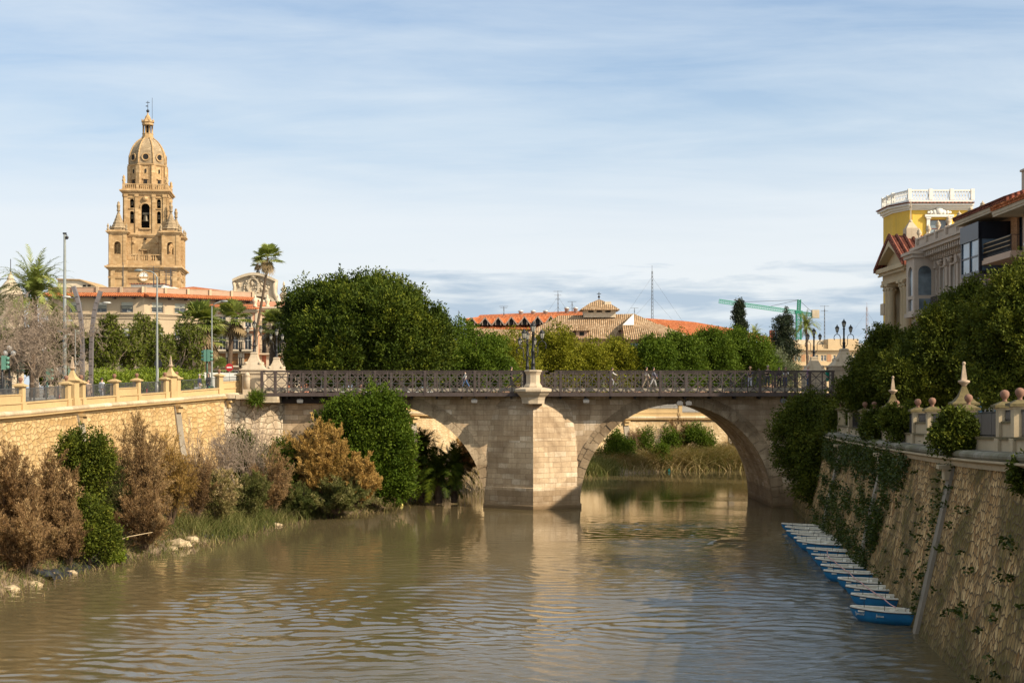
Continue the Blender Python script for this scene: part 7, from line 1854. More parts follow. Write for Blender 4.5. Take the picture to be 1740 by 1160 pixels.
feather('rusty scrub between the grey shrubs and the orange bush', 465, 108, .5, 770, 34, 154, m_tam, gt, 3, 5, L=.26, W=.045)
feather('dark olive scrub at the water below the orange bush', 500, 109.5, .3, 825, 34, 155, m_brush, gt, 4, 6, L=.26, W=.05)
feather('small brown scrub overhanging the water beside the low leafy bush', 118, 79.5, .3, 868, 34, 156, m_tam, gt, 3, 5, L=.24, W=.04)
gb = 'grey leafless shrubs by the left river wall'
feather('grey leafless shrub beside the last wall pilaster', 372, 104, 1.6, 705, 40, 112, None, gb, 3, 0, name='bare_shrub', bark=m_twig)
feather('grey leafless shrub with arching twigs in front of the abutment', 430, 109, 1.4, 690, 48, 113, None, gb, 3, 0, name='bare_shrub', bark=m_twig)
feather('grey leafless shrub left of the pilaster', 330, 99, 1.6, 722, 34, 114, None, gb, 2, 0, name='bare_shrub', bark=m_twig)
airy_tree('young_tree', 'small pale-stemmed bare tree leaning on the bank below the last pilaster', 385, 103, 1.2, 738, 24, 115, None, 0, group=gb, depth=5, r=.10, dens=1, sp=.4, first=.42, bark=m_twig)
gg = 'leafy green bushes on the left bank'
tree('bush', 'leafy dark green upright bush against the yellow wall', [pblob(130, 775, 26, 34, 84), pblob(158, 785, 28, 40, 84), pblob(150, 825, 18, 30, 84)], m_ficusr, 1.2, .08, 760, 20, .17, .09, .55, .15, seed=121, group=gg, inner=.2, cat='bush', rough_out=.3, gap=.6)
tree('bush', 'low leafy green bush leaning over the water left of the tall rusty bush', [pblob(150, 890, 30, 34, 81.5), pblob(168, 915, 26, 26, 81), pblob(140, 920, 24, 20, 80.5)], m_ficusr, .5, .08, 760, 18, .17, .08, .45, .17, seed=122, group=gg, inner=.2, cat='bush', rough_out=.3, gap=.6)
tree('bush', 'tall glossy green bush filling the left part of the left arch', [pblob(600, 715, 42, 32, 118.5), pblob(640, 720, 44, 46, 118), pblob(665, 770, 38, 60, 118), pblob(625, 775, 44, 60, 118), pblob(560, 712, 22, 20, 118), pblob(668, 820, 28, 34, 118), pblob(585, 745, 34, 34, 118), pblob(640, 690, 24, 16, 118)], m_ficus2, .8, .14, 2700, 24, .24, .12, .75, .24, seed=123, group=gg, inner=.3, cat='bush', rough_out=.2, up=.45)
tree('bush', 'dark green undergrowth behind the grey shrubs near the abutment', [pblob(430, 800, 34, 36, 111), pblob(465, 815, 30, 34, 112), pblob(480, 780, 20, 30, 113), pblob(410, 770, 20, 30, 111)], m_ficus, .8, .06, 900, 16, .2, .09, .45, .2, seed=124, group=gg, inner=.3, cat='bush', rough_out=.25)
tree('bush', 'small green bush at the water below the plastic sheets', [pblob(198, 946, 13, 8, 82.5), pblob(186, 950, 8, 6, 82.2)], m_hedge, .1, .03, 160, 12, .14, .08, .25, .1, seed=125, group=gg, cat='bush')
# right side: bush by the bridge foot, wall bushes, ivy
tree('bush', 'very big dark bush covering the right foot of the bridge above the boats', [pblob(1385, 720, 52, 40, 113), pblob(1360, 765, 40, 48, 113), pblob(1410, 770, 48, 60, 110.5), pblob(1440, 735, 34, 40, 108), pblob(1395, 815, 40, 44, 110), pblob(1350, 720, 24, 24, 114), pblob(1470, 760, 24, 40, 104)], m_ficusr, 2.5, .2, 2700, 24, .22, .10, .75, .24, seed=131, inner=.3, rough_out=.22, up=.4, cat='bush', group='bushes growing from the right river wall', trunk_px=(X(1408, 111), 111.5))
for i, (bl, Y, lab) in enumerate((([(1530, 722, 26, 32)], 77, 'round dark bush on the balustrade left of the paired ball pillars'), ([(1622, 728, 22, 26), (1606, 745, 20, 18), (1640, 738, 20, 24), (1626, 755, 20, 16)], 58, 'leafy bush growing out of the coping under the nearest obelisk'), ([(1745, 808, 16, 22)], 47, 'small leafy sprig at the right edge of the wall'), ([(1487, 730, 20, 26)], 86, 'dark bush between the huge bush and the far obelisk'))):
    tree('bush', lab, [pblob(*b, Y) for b in bl], m_ficusr, Z(bl[0][1] + bl[0][3], Y) - .2, .05, 380 + 120 * len(bl), 18, .14, .08, .3, .12, seed=135 + i, inner=.35, cat='bush', rough_out=.2, group='bushes growing from the right river wall')
def ivy():
    rng = np.random.default_rng(9)
    spots = []
    # (path u centre by Y, height fraction from the top, size)
    def wallpt(Yw, fr, out=.06):
        u = min((RW.L * i / 500 for i in range(501)), key=lambda u: abs(RW.at(u)[0].y - Yw)); q, d, n = RW.at(u)
        z = q.z - .5 - fr * (q.z - .5); off = 1.45 * (1 - z / (q.z - .5)); p = RW.at(u, off + out)[0]; return np.array([p.x, p.y, z])
    zones = [('dense ivy curtain hanging below the coping beside the far wall pilasters', [(Yw, fr, .8) for Yw in np.arange(71, 108, 1.1) for fr in (0.02, .09, .18)]),
             ('ivy mat covering the middle of the wall between the second and third pilasters', [(Yw, fr, .75) for Yw in np.arange(74, 104, 1.3) for fr in np.arange(.25, .98, .10) if rng.random() < .55]),
             ('vertical ivy strip following the nearest wall pilaster', [(60.0 + rng.normal(0, .45), fr, .36) for fr in np.arange(0, .95, .035)]),
             ('ivy strip just beyond the second pilaster', [(76.5 + rng.normal(0, .9), fr, .6) for fr in np.arange(.02, .9, .035)]),
             ('scattered small weeds sprouting from the near stones', [(rng.uniform(44, 74), rng.uniform(.05, .95), rng.uniform(.07, .2)) for _ in range(80)])]
    for lab, sp in zones:
        q = []; t = []
        for Yw, fr, s in sp:
            if rng.random() < .34: continue
            c = wallpt(Yw, min(.97, fr)); n = int(70 * s * s + 12 + (60 if s > .5 else 0)); off = rng.normal(0, 1, (n, 3)) * np.array([.16, s * .9, s * .8]) * .6; off[:, 0] -= .02 + .1 * s
            p = c + off; p[:, 0] += -off[:, 2] * .22
            d = unit(rng.normal(0, .6, (n, 3)) + np.array([-.7, 0, -.1])); q.append(leaf_quads(p, d, .16, .11, rng)); t.append(np.clip(rng.normal(.45, .2, n) + rng.normal(0, .12), 0, 1))
        v = np.concatenate(q); o0 = v.mean(0)
        o = raw_mesh('ivy', v - o0, 4, m_ivy, None, np.concatenate(t)); o.location = o0
        tag(o, lab, 'ivy', 'ivy and weeds on the right river wall')
ivy()
# brush, grass and reeds: masses nobody could count
def brush(name, label, poly, n, h, w, mat, seed, zf, leanx=.35, group=None, tint0=.45):
    rng = np.random.default_rng(seed); a = np.array(poly); base = []
    k = rng.integers(0, len(a), n)
    base = a[k, :2] + rng.normal(0, 1, (n, 2)) * a[k, 2:3]
    z = np.array([zf(x, y) for x, y in base]); hh = h * a[k, 3] * rng.uniform(.4, 1.15, n)
    lean = rng.normal(0, leanx, (n, 2)) * hh[:, None]
    v, nf = blades(np.column_stack([base, z]), hh, lean, w, rng, 3)
    t = np.clip(np.tile(tint0 + .18 * np.sin(k * 1.7) + rng.normal(0, .16, n), 3), 0, 1)
    o = raw_mesh(name, v, 4, mat, None, t); return tag(o, kind='stuff')
BVH = {}
def ground_z():
    from mathutils.bvhtree import BVHTree
    obs = [o for o in C.objects if o.name.startswith('river_bank')]
    vs = []; fs = []
    for o in obs:
        b = len(vs); vs += [v.co.copy() for v in o.data.vertices]; fs += [tuple(b + i for i in p.vertices) for p in o.data.polygons]
    t = BVHTree.FromPolygons(vs, fs)
    def f(x, y):
        h = t.ray_cast(Vector((x, y, 30)), Vector((0, 0, -1)))[0]; return max(-.05, h.z) if h is not None else 0.0
    return f
zf = ground_z()
def along(wp_pts, d0, d1, s, hs, step=1.2, side=-1, y0=0, y1=999):
    out = []; wp = catmull([(x, y, 0) for x, y in wp_pts], step)
    for a, b in zip(wp, wp[1:]):
        if not (y0 < a.y < y1): continue
        d = (b - a).normalized(); n = Vector((d.y, -d.x, 0)) * side
        for q in np.arange(d0, d1, 1.0): p = a + n * q; out.append((p.x, p.y, s, hs))
    return out
brush('bank_grass', '', along(LBW, .4, 7, .8, 1, y0=60), 9000, .8, .04, m_brush, 201, zf, .8, tint0=.5)
brush('dead_litter', '', along(LBW, .1, 6, .9, 1, y0=60), 9000, .32, .04, m_twigd, 207, zf, 1.8)
brush('dry_grass', '', along(LBW, .4, 7, .9, 1, y0=60), 9000, .6, .04, m_reed, 206, zf, .9, tint0=.45)
brush('bank_reeds', '', along(LBW, .5, 3.5, .6, 1, y0=95, y1=112), 5200, 1.5, .035, m_brush, 202, zf, .45, tint0=.5)
brush('bank_grass', '', along(LBW2, .3, 7, .9, 1), 15000, 1.0, .06, m_reed, 203, zf)
brush('reed_bed', '', [(x, y, 1.3, hh) for x, y, hh in ((15, 176, .8), (18, 177.5, 1), (21, 178.5, 1.15), (24, 180, 1.2), (27, 181, 1.1), (30, 182, 1.0), (33, 182, .9), (36, 182, .9), (13, 175, .7))], 20000, 2.4, .09, m_reed, 204, zf, .95, tint0=.52)
brush('reed_bed', '', [(x, y, .9, 1) for x, y in ((8.5, 166.5), (9.5, 168), (10.5, 169.5), (6, 165))], 3600, 1.9, .07, m_brush, 205, zf, .4, tint0=.5)
gf = 'green bushes on the far bank seen through the right arch'
tree('bush', 'round green bush at the left foot of the right arch opening', [pblob(1052, 765, 24, 24, 176), pblob(1035, 778, 14, 14, 175)], m_ficus2, 1.0, .08, 500, 18, .26, .12, .6, .22, seed=141, group=gf, cat='bush', rough_out=.2)
tree('bush', 'green bush poking out of the dry reeds in the middle of the right arch', [pblob(1098, 755, 10, 22, 178), pblob(1140, 748, 14, 16, 180), pblob(1122, 775, 14, 18, 176)], m_ficus2, 1.0, .08, 420, 16, .26, .1, .6, .22, seed=142, group=gf, cat='bush', rough_out=.25)
tree('bush', 'green bush above the reeds right of centre in the right arch', [pblob(1182, 738, 16, 14, 181), pblob(1200, 752, 12, 14, 181)], m_ficus2, 1.0, .08, 300, 16, .26, .1, .6, .22, seed=143, group=gf, cat='bush', rough_out=.25)
feather('thin brownish shrub against the far wall under the crown of the right arch', 1160, 183, 2.0, 712, 36, 116, m_tam, 'shrubs on the far bank', 3, 4, L=.3, W=.04)
feather('grey thin shrub against the far wall at the left of the right arch', 1085, 182, 2.0, 724, 24, 117, m_tam, 'shrubs on the far bank', 3, 2, L=.3, W=.03, bark=m_twig)
feather('rusty shrub at the right end of the far bank under the arch', 1262, 184, 2.0, 740, 28, 118, m_tam, 'shrubs on the far bank', 3, 5, L=.3, W=.04)
feather('brush beside the abutment above the arch spring', 492, 114, .8, 745, 26, 119, m_tamo, gt, 3, 6, L=.26, W=.05)
tree('agave', 'tuft of green sword leaves growing at the top of the abutment', [pblob(436, 678, 9, 9, 119)], m_ficus2, Z(690, 119), .04, 60, 10, .5, .05, .4, .10, seed=144, cat='plant')
# rocks and torn black plastic sheet along the water
m_rock = plain('pale_rock', (.50, .38, .23), .9, amt=.5, scale=2.5, bump=.5)
m_sheet = plain('black_plastic_sheet', (.028, .030, .036), .38, amt=.4, scale=2, bump=.3)
def rock(px, py, s, lab, seed, dx=0):
    r = random.Random(seed); Y = CZ * F / (py - H); p = Vector((X(px, Y), Y, 0)); zz = zf(p.x, p.y)
    mb = MB(); mb.sphere((0, 0, 0), s, 9, 7, .65, 1.3, 1); mb.v = [tuple(Vector(v) * (1 + .35 * mnoise.noise(Vector(v) * 2.2 / s + Vector((seed, 0, 0))))) for v in mb.v]; mb.sm = [False] * len(mb.sm)
    o = mb.build('rock', m_rock); o.location = (p.x, p.y, max(zz, 0) + s * .12); tag(o, lab, 'rock', 'pale rocks at the left waterline')
for i, (px, py, s, lab) in enumerate(((306, 930, .55, 'biggest pale rock at the waterline right of the low brown bush'), (325, 924, .42, 'pale rock right beside the biggest one at the waterline'), (292, 934, .3, 'small rock just left of the biggest waterline rock'), (345, 915, .36, 'pale rock at the edge of the black sheet'), (322, 905, .4, 'pale rock higher up behind the biggest waterline rock'), (120, 975, .28, 'small pale rock among the black sheets at the left'), (60, 995, .3, 'grey rock at the water under the leftmost bush'), (20, 1003, .34, 'flat rock at the water in the left corner'), (470, 893, .3, 'small rock at the grassy waterline'), (240, 940, .2, 'flat stone at the foot of the low dark bush'))):
    rock(px, py, s, lab, i + 1)
def sheet(px0, py0, px1, py1, wdt, lab, seed):
    """wrinkled sheet lying on the bank from the water upwards"""
    Ya, Yb = CZ * F / (py0 - H), CZ * F / (py1 - H); a = Vector((X(px0, Ya), Ya)); b = Vector((X(px1, Yb), Yb)); d = (b - a); n = Vector((-d.y, d.x)).normalized()
    if n.x > 0: n = -n
    mb = MB(); N, K = 22, 10; vs = []
    for i in range(N + 1):
        for j in range(K + 1):
            t, u = i / N, j / K; p = a + d * t + n * (u * wdt * (1 + .25 * math.sin(t * 9 + seed)) - .25)
            z = max(0, zf(p.x, p.y)) + .10 + .10 * math.sin(t * 26 + u * 3 + seed) * (1 - .3 * u) + .08 * mnoise.noise(Vector((p.x * 2, p.y * 2, seed)))
            if j == 0: z = -.1
            vs.append((p.x, p.y, z))
    mb.add(vs, [(i * (K + 1) + j, (i + 1) * (K + 1) + j, (i + 1) * (K + 1) + j + 1, i * (K + 1) + j + 1) for i in range(N) for j in range(K)], True)
    o = mb.build('plastic_sheet', m_sheet, fix=False); md = o.modifiers.new('thickness', 'SOLIDIFY'); md.thickness = .02; tag(o, lab, 'sheet', 'black plastic sheets on the left bank')
sheet(85, 985, 150, 966, 1.1, 'crumpled black sheet at the waterline between the leftmost bushes', 1)
sheet(150, 966, 215, 948, 1.3, 'black sheet hanging into the water below the leafy bush', 2)
sheet(345, 920, 390, 912, 2.2, 'large torn black sheet sloping down beside the pale rocks', 3)
sheet(405, 905, 475, 890, .9, 'narrow grey-black sheet at the grassy waterline', 4)
def buoy(px, py, lab, col, s=.16):
    Y = CZ * F / (py - H); mb = MB(); mb.sphere((0, 0, 0), s, 10, 8); mb.lathe((0, 0, s * .8), [(s * .35, 0), (s * .3, s * .5), (s * .1, s * .6)], 8)
    o = mb.build('buoy', col); o.location = (X(px, Y), Y, s * .4); tag(o, lab, 'buoy')
buoy(682, 859, 'small yellow float on the water by the dark bush', m_hedge and plain('yellow_plastic', (.6, .5, .15), .5))
buoy(1137, 801, 'small teal float near the far bank under the right arch', plain('teal_plastic', (.03, .3, .28), .5), .22)

# ================================================================ boats
m_blue_h = plain('blue_gelcoat', (.014, .15, .36), .45, amt=.35, scale=2.2, col2=(.02, .23, .44))
m_whiteb = plain('white_gelcoat', (.80, .74, .62), .45, amt=.22, scale=3)
m_well = plain('stained_inner_hull', (.66, .60, .48), .6, amt=.45, scale=4)
m_rope = plain('pale_rope', (.48, .36, .30), .9)
m_boatd = plain('dark_rubber', (.02, .02, .025), .6)
def make_boat():
    e = empty('rowing_boat', (0, 0, 0)); L = 3.0; N = 16
    def sec(t): # t 0 bow .. 1 stern
        w = .66 * min(1, (math.sin(min(1, t * 1.35 + .06) * PI / 2)) ** .75) * (1 - .22 * max(0, t - .6) / .4); s = .50 + .10 * (1 - t) ** 2 + .02 * t; k = -.12 + .22 * max(0, (.18 - t) / .18) ** 1.5; x = -L / 2 + L * t
        return x, w, s, k
    mb = MB(); vs = []; fs = []
    for i in range(N + 1):
        x, w, s, k = sec(i / N); rk = .14 * (1 - i / N) ** 3
        row = [(x - rk * 0, -w, s), (x, -w * .97, s - .12), (x + rk, -w * .86, s * .35), (x + rk * 1.5, -w * .55, k + .04), (x + rk * 2, 0, k), (x + rk * 1.5, w * .55, k + .04), (x + rk, w * .86, s * .35), (x, w * .97, s - .12), (x, w, s)]
        vs += row
    m = 9
    fs = [(i * m + j, i * m + j + 1, (i + 1) * m + j + 1, (i + 1) * m + j) for i in range(N) for j in range(m - 1)]
    fs.append(tuple(range(m))); fs.append(tuple(N * m + j for j in reversed(range(m)))); mb.add(vs, fs, True); mb.build('hull', m_blue_h, e)
    # rim: a flat white gunwale with an outer lip, inner well, floor
    mb = MB(); vs = []
    for i in range(N + 1):
        x, w, s, k = sec(i / N); wi = max(.02, w - .15); xi = x + (.22 if i == 0 else (-.2 if i == N else 0)) + (0 if 0 < i < N else 0)
        for sg in (-1, 1):
            vs += [(x, sg * (w + .03), s - .03), (x, sg * (w + .03), s + .035), (xi, sg * wi, s + .03), (xi, sg * max(.01, wi - .06), .42), (xi, 0, .41)]
    q = 10
    for i in range(N):
        for b in (0, 5):
            for j in range(4): mb.f.append((i * q + b + j, (i + 1) * q + b + j, (i + 1) * q + b + j + 1, i * q + b + j + 1)); mb.sm.append(False)
    for i in (0, N):
        for j in range(1, 4): mb.f.append((i * q + j, i * q + 5 + j, i * q + 5 + j + 1, i * q + j + 1)); mb.sm.append(False)
        mb.f.append((i * q, i * q + 5, i * q + 6, i * q + 1)); mb.sm.append(False)
    mb.v = vs; mw = MB(); mw.v = vs; keep = []
    for f, sm in zip(mb.f, mb.sm): (mw.f if (max(f) % 10 in (3, 4, 8, 9) and min(v % 5 for v in f) >= 2) else keep).append(f)
    mw.sm = [False] * len(mw.f); mb.f = keep; mb.sm = [False] * len(keep); mw.build('inner_hull', m_well, e)
    mb.build('gunwale', m_whiteb, e); mb = MB()
    for x0, x1, w_ in ((-1.05, -.78, .44), (.0, .28, .6), (1.02, 1.34, .5)): mb.box(x0, x1, -w_, w_, .43, .49)
    mb.build('seats', m_whiteb, e)
    for sg in (-1, 1):
        mb = MB()
        for i in range(N): a, b = sec(i / N), sec((i + 1) / N); mb.bar((a[0], sg * (a[1] + .035), a[2] - .04), (b[0], sg * (b[1] + .035), b[2] - .04), .035, .03)
        mb.build('rubbing_strake', m_boatd, e)
    mb = MB()
    for sg in (-1, 1): mb.tube([(.12, sg * .62, .5), (.12, sg * .62, .80)], .014, 5); 
    mb.tube([(-.95, 0, .4), (-.95, 0, .86)], .014, 5); mb.build('rowlocks', m_iron, e)
    mb = MB(); mb.tube([(1.38, .12, .56), (1.34, .0, .62), (1.38, -.12, .56)], .02, 5); mb.build('cleat', m_iron, e)
    return e
bx = [(711, 810), (711, 707), (670, 635), (602, 575), (488, 508), (465, 460), (417, 412), (387, 375), (347, 330), (268, 275), (243, 240), (217, 210), (182, 185), (167, 155), (140, 128)]
blab = ['nearest blue rowing boat with white interior, its whole side visible', 'second boat from the viewer, just behind the nearest one', 'third boat from the viewer, crossed by the red and white rope', 'fourth boat from the viewer in the moored line', 'fifth boat from the viewer, showing a full blue side below its rim', 'sixth boat from the viewer, tucked close behind the fifth', 'seventh boat from the viewer in the moored line', 'eighth boat from the viewer, with the brightest white rim', 'ninth boat from the viewer, last before the gap in the line', 'tenth boat, first beyond the gap, with a long dark blue side', 'eleventh boat from the viewer, right behind the long dark blue one', 'twelfth boat from the viewer, fourth from the bridge end of the line', 'third boat from the bridge end of the moored line', 'second boat from the bridge end of the moored line', 'farthest boat of the line, nearest to the bridge']
boat0 = make_boat(); boats = []
for i, (cx, cy_) in enumerate(bx):
    px, py = 1300 + cx / 4.833, 860 + cy_ / 4.833; Y = (CZ - .62) * F / (py - H); th = math.radians(-(27, 15, 17, 16, 17, 15, 16, 15, 17, 22, 16, 15, 16, 15, 15)[i])
    s = (1.0, .93, .92, .90, .9, .88, .9, .88, .9, .98, .88, .88, .88, .88, .88)[i]
    o = boat0 if i == 0 else copy_tree(boat0)
    bow = Vector((X(px, Y), Y, 0)); c = bow + Vector((math.cos(th), math.sin(th), 0)) * 1.5 * s
    o.location = (c.x, c.y, .0); o.rotation_euler = (0, 0, th); o.scale = (s * 1.03, s * 1.24, s); o.rotation_euler = (math.radians((i * 37 % 7 - 3) * .7), math.radians((i * 53 % 5 - 2) * .5), th + math.radians((i * 29 % 9 - 4) * .9)); boats.append(o)
    tag(o, blab[i], 'boat', 'blue rowing boats moored along the right wall')
# pale script marks on the two nearest hulls
def squiggle(boat, x0, w, z, seed, side=-1):
    r = random.Random(seed); mb = MB(); n = 26; pts = []
    for i in range(n): t = i / (n - 1); pts.append((x0 + w * t, 0, z + .045 * math.sin(t * 38 + seed) * (1 if i > 3 else 2.2)))
    L = 3.0
    def side_y(x):
        t = (x + L / 2) / L; wv = .66 * min(1, (math.sin(min(1, t * 1.35 + .06) * PI / 2)) ** .75) * (1 - .22 * max(0, t - .6) / .4); return -(wv * .945) - .012
    mb.tube([(p[0], side_y(p[0]), p[2]) for p in pts], .011, 4); mb.build('lettering', m_white, boat)
squiggle(boats[0], -1.22, .42, .33, 1); squiggle(boats[0], -.25, .34, .30, 5)
def rope(name, pts, lab, r=.022, sag=.12, mat=None, n=10, group=None):
    P_ = []
    for a, b in zip(pts, pts[1:]):
        a, b = Vector(a), Vector(b)
        for i in range(n): t = i / n; q = a.lerp(b, t); q.z -= sag * 4 * t * (1 - t); P_.append(q)
    P_.append(Vector(pts[-1])); o0 = Vector(pts[0]); mb = MB(); mb.tube([p - o0 for p in P_], r, 5); o = mb.build(name, mat or m_rope); o.location = o0; tag(o, lab, 'rope', group)
def rpt(cx, cy_, z): py = 860 + cy_ / 4.833; Y = (CZ - z) * F / (py - H); return (X(1300 + cx / 4.833, Y), Y, z)
rope('mooring_rope', [rpt(1070, 826, .58), rpt(965, 745, .62), rpt(790, 625, .62), rpt(690, 540, .62), rpt(560, 440, .62), rpt(512, 400, .62), rpt(510, 350, .8)], 'red and white rope running over the row of moored boats', .026, .05, plain('red_white_rope', (.62, .50, .46), .9, col2=(.45, .12, .12), scale=14))
rope('mooring_rope', [rpt(1150, 840, .58), (17.35, 60.9, 1.35), (17.6, 60.2, 1.9)], 'thin dark rope from the nearest boat to the wall', .014, .12, m_boatd)
rope('mooring_rope', [rpt(1150, 845, .60), rpt(1158, 900, .3), rpt(1180, 975, -.05)], 'loose rope hanging from the stern of the nearest boat into the water', .02, -.05)
# ================================================================ people
def skin_mesh(name, verts, edges, radii, mat, parent, root=0, sub=1):
    me = bpy.data.meshes.new(name); me.from_pydata(verts, edges, []); o = bpy.data.objects.new(name, me); C.objects.link(o)
    md = o.modifiers.new('skin', 'SKIN'); md.use_smooth_shade = True
    for i, r in enumerate(radii):
        sv = me.skin_vertices[0].data[i]; sv.radius = (r, r) if not hasattr(r, '__len__') else r; sv.use_root = (i == root)
    s = o.modifiers.new('subdivision', 'SUBSURF'); s.levels = sub; s.render_levels = sub
    me.materials.append(mat)
    if parent is not None: adopt(o, parent)
    return o
SK = {}
def cloth(col):
    k = 'cloth_%d_%d_%d' % tuple(int(c * 255) for c in col)
    return plain(k, col, .9, amt=.25, scale=6)
m_skin = plain('skin', (.45, .27, .18), .6, amt=.1); m_hair = plain('dark_hair', (.03, .02, .015), .7); m_hairg = plain('grey_hair', (.3, .28, .26), .7)
def person(x, y, z, rz, label, top, bottom, pose='stand', hgt=1.7, hair=None, hat=None, skirt=False, bag=None, long_sleeve=True, seed=0, group='people walking on the bridge'):
    r = random.Random(seed); s = hgt / 1.72
    e = empty('person', (x, y, z), rz, label, 'person', group)
    # local: facing -y, x to the person's left
    hip = .92 * s; sh = 1.42 * s; lean = {'stand': 0, 'walk': .03, 'lean': .22, 'ride': .22}[pose]
    st = {'stand': .05, 'walk': .28, 'lean': .10, 'ride': .0}[pose]
    V = []; E = []; R = []
    def v(p, rad, par=None):
        V.append(tuple(p)); R.append(rad); i = len(V) - 1
        if par is not None: E.append((par, i))
        return i
    tor = lambda t, up: (0, -lean * t, up)
    pelvis = v((0, 0, hip), (.135 * s, .10 * s)); waist = v(tor(.3, hip + .18 * s), (.125 * s, .09 * s), pelvis); chest = v(tor(.8, hip + .40 * s), (.155 * s, .105 * s), waist)
    nb = v(tor(1, sh), .075 * s, chest); neck = v(tor(1.05, sh + .08 * s), .052 * s, nb); jaw = v((0, -lean * 1.1 - .02, sh + .15 * s), .066 * s, neck); head = v((0, -lean * 1.15 - .005, sh + .225 * s), .088 * s, jaw); crown_ = v((0, -lean * 1.15 + .01, sh + .29 * s), .055 * s, head)
    nose = v((0, -lean * 1.15 - .105 * s, sh + .19 * s), .011 * s, head)
    for sg in (-1, 1): v((sg * .088 * s, -lean * 1.15, sh + .195 * s), .014 * s, head)
    hands = []; arms = []
    for sg in (-1, 1):
        shd = v((sg * .175 * s, -lean, sh - .03 * s), .058 * s, chest)
        if pose == 'walk': el, wr = (sg * .22 * s, -lean + sg * .10, sh - .30 * s), (sg * .20 * s, -lean + sg * .12 - .10, sh - .53 * s)
        elif pose == 'stand': el, wr = (sg * .23 * s, -lean + .02, sh - .31 * s), (sg * .21 * s, -lean - .08, sh - .55 * s)
        elif pose == 'lean': el, wr = (sg * .22 * s, -lean - .10, sh - .27 * s), (sg * .10 * s, -lean - .30, sh - .28 * s)
        else: el, wr = (sg * .22 * s, -lean - .14, sh - .24 * s), (sg * .20 * s, -lean - .40, sh - .36 * s)
        ei = v(el, .041 * s, shd); wi = v(wr, .027 * s, ei)
        d = (Vector(wr) - Vector(el)).normalized(); pal = Vector(wr) + d * .05 * s; pi_ = v(pal, (.036 * s, .02 * s), wi); arms.append((shd, ei, wi, sg))
        sd = Vector((0, 1, 0)) if abs(d.z) > .6 else Vector((1, 0, 0))
        for k in range(4):
            b = pal + d * .035 * s + sd * (k - 1.5) * .019 * s; b1 = v(b, .0095 * s, pi_); L = (.034, .042, .038, .028)[k] * s
            b2 = v(b + d * L, .0085 * s, b1); v(b + d * L * 1.8 + Vector((-sg * .018, 0, 0)) * s, .008 * s, b2)
        t1 = v(pal - sd * .04 * s + d * .0, .010 * s, pi_); v(pal - sd * .058 * s + d * .03 * s, .009 * s, t1)
    legs = []
    for sg in (-1, 1):
        th = v((sg * .09 * s, 0, hip - .06 * s), .088 * s, pelvis); f = sg * st
        if pose == 'ride': kn, an = (sg * .10 * s, -.30 + sg * .05, hip - .28 * s + sg * .09), (sg * .10 * s, -.18 + sg * .10, hip - .66 * s + sg * .12)
        else: kn, an = (sg * .10 * s, -f * .55 - .02, .48 * s), (sg * .10 * s, -f + (.06 if f < 0 else 0), .09 * s)
        k = v(kn, .056 * s, th); a = v(an, .036 * s, k); hl = v((an[0], an[1] + .03, an[2] - .045 * s), .034 * s, a); v((an[0] + sg * .015, an[1] - .15 * s, an[2] - .055 * s), .030 * s, hl); legs.append((th, k, a, sg))
    skin_mesh('body', V, E, R, m_skin, e, 0)
    # eyes and mouth
    mb = MB()
    for sg in (-1, 1): mb.sphere((sg * .034 * s, -lean * 1.15 - .083 * s, sh + .225 * s), .011 * s, 6, 4)
    mb.box(-.022 * s, .022 * s, -lean * 1.15 - .084 * s, -lean * 1.15 - .078 * s, sh + .150 * s, sh + .156 * s); mb.build('face_features', m_hair, e)
    if True: # shirt
        V2 = []; E2 = []; R2 = []
        def a2(p, rad, par=None):
            V2.append(tuple(p)); R2.append(rad); i = len(V2) - 1
            if par is not None: E2.append((par, i))
            return i
        c0 = a2(V[chest], (.172 * s, .125 * s)); w0 = a2(V[waist], (.150 * s, .115 * s), c0); h0 = a2((0, V[pelvis][1], hip + .01), (.152 * s, .12 * s), w0); a2(V[nb], .082 * s, c0)
        if skirt: m1 = a2((0, 0, hip - .2 * s), (.18 * s, .15 * s), h0); a2((0, 0, hip - .42 * s), (.22 * s, .18 * s), m1)
        for shd, ei, wi, sg in arms:
            q = a2(V[shd], .070 * s, c0); k = a2(Vector(V[shd]).lerp(Vector(V[ei]), .95), .054 * s, q)
            if long_sleeve: a2(Vector(V[ei]).lerp(Vector(V[wi]), .92), .040 * s, k)
        skin_mesh('shirt' if not skirt else 'dress', V2, E2, R2, cloth(top), e, 0)
    if not skirt:
        V2 = [(0, 0, hip + .03)]; E2 = []; R2 = [(.145 * s, .115 * s)]
        for th, k, a, sg in legs:
            V2.append(V[th]); R2.append(.102 * s); E2.append((0, len(V2) - 1)); V2.append(V[k]); R2.append(.072 * s); E2.append((len(V2) - 2, len(V2) - 1)); V2.append(tuple(Vector(V[k]).lerp(Vector(V[a]), .95))); R2.append(.056 * s); E2.append((len(V2) - 2, len(V2) - 1))
        skin_mesh('trousers', V2, E2, R2, cloth(bottom), e, 0)
    mb = MB()
    for th, k, a, sg in legs: p = V[a]; mb.cbox((p[0], p[1] - .05 * s), .09 * s, .26 * s, p[2] - .088 * s, p[2] - .02 * s, 0, .8)
    mb.build('shoes', cloth((.05, .045, .04)), e)
    hc = (0, -lean * 1.15 + .014, sh + .235 * s); mb = MB(); mb.sphere(hc, .103 * s, 10, 7, 1.08)
    mb.v = [(x_, max(y_, hc[1] - .055 * s) if z_ < hc[2] + .045 * s else y_, max(z_, hc[2] - .05 * s)) for x_, y_, z_ in mb.v]
    if hair != 'bald': mb.build('hair', m_hairg if hair == 'grey' else m_hair, e)
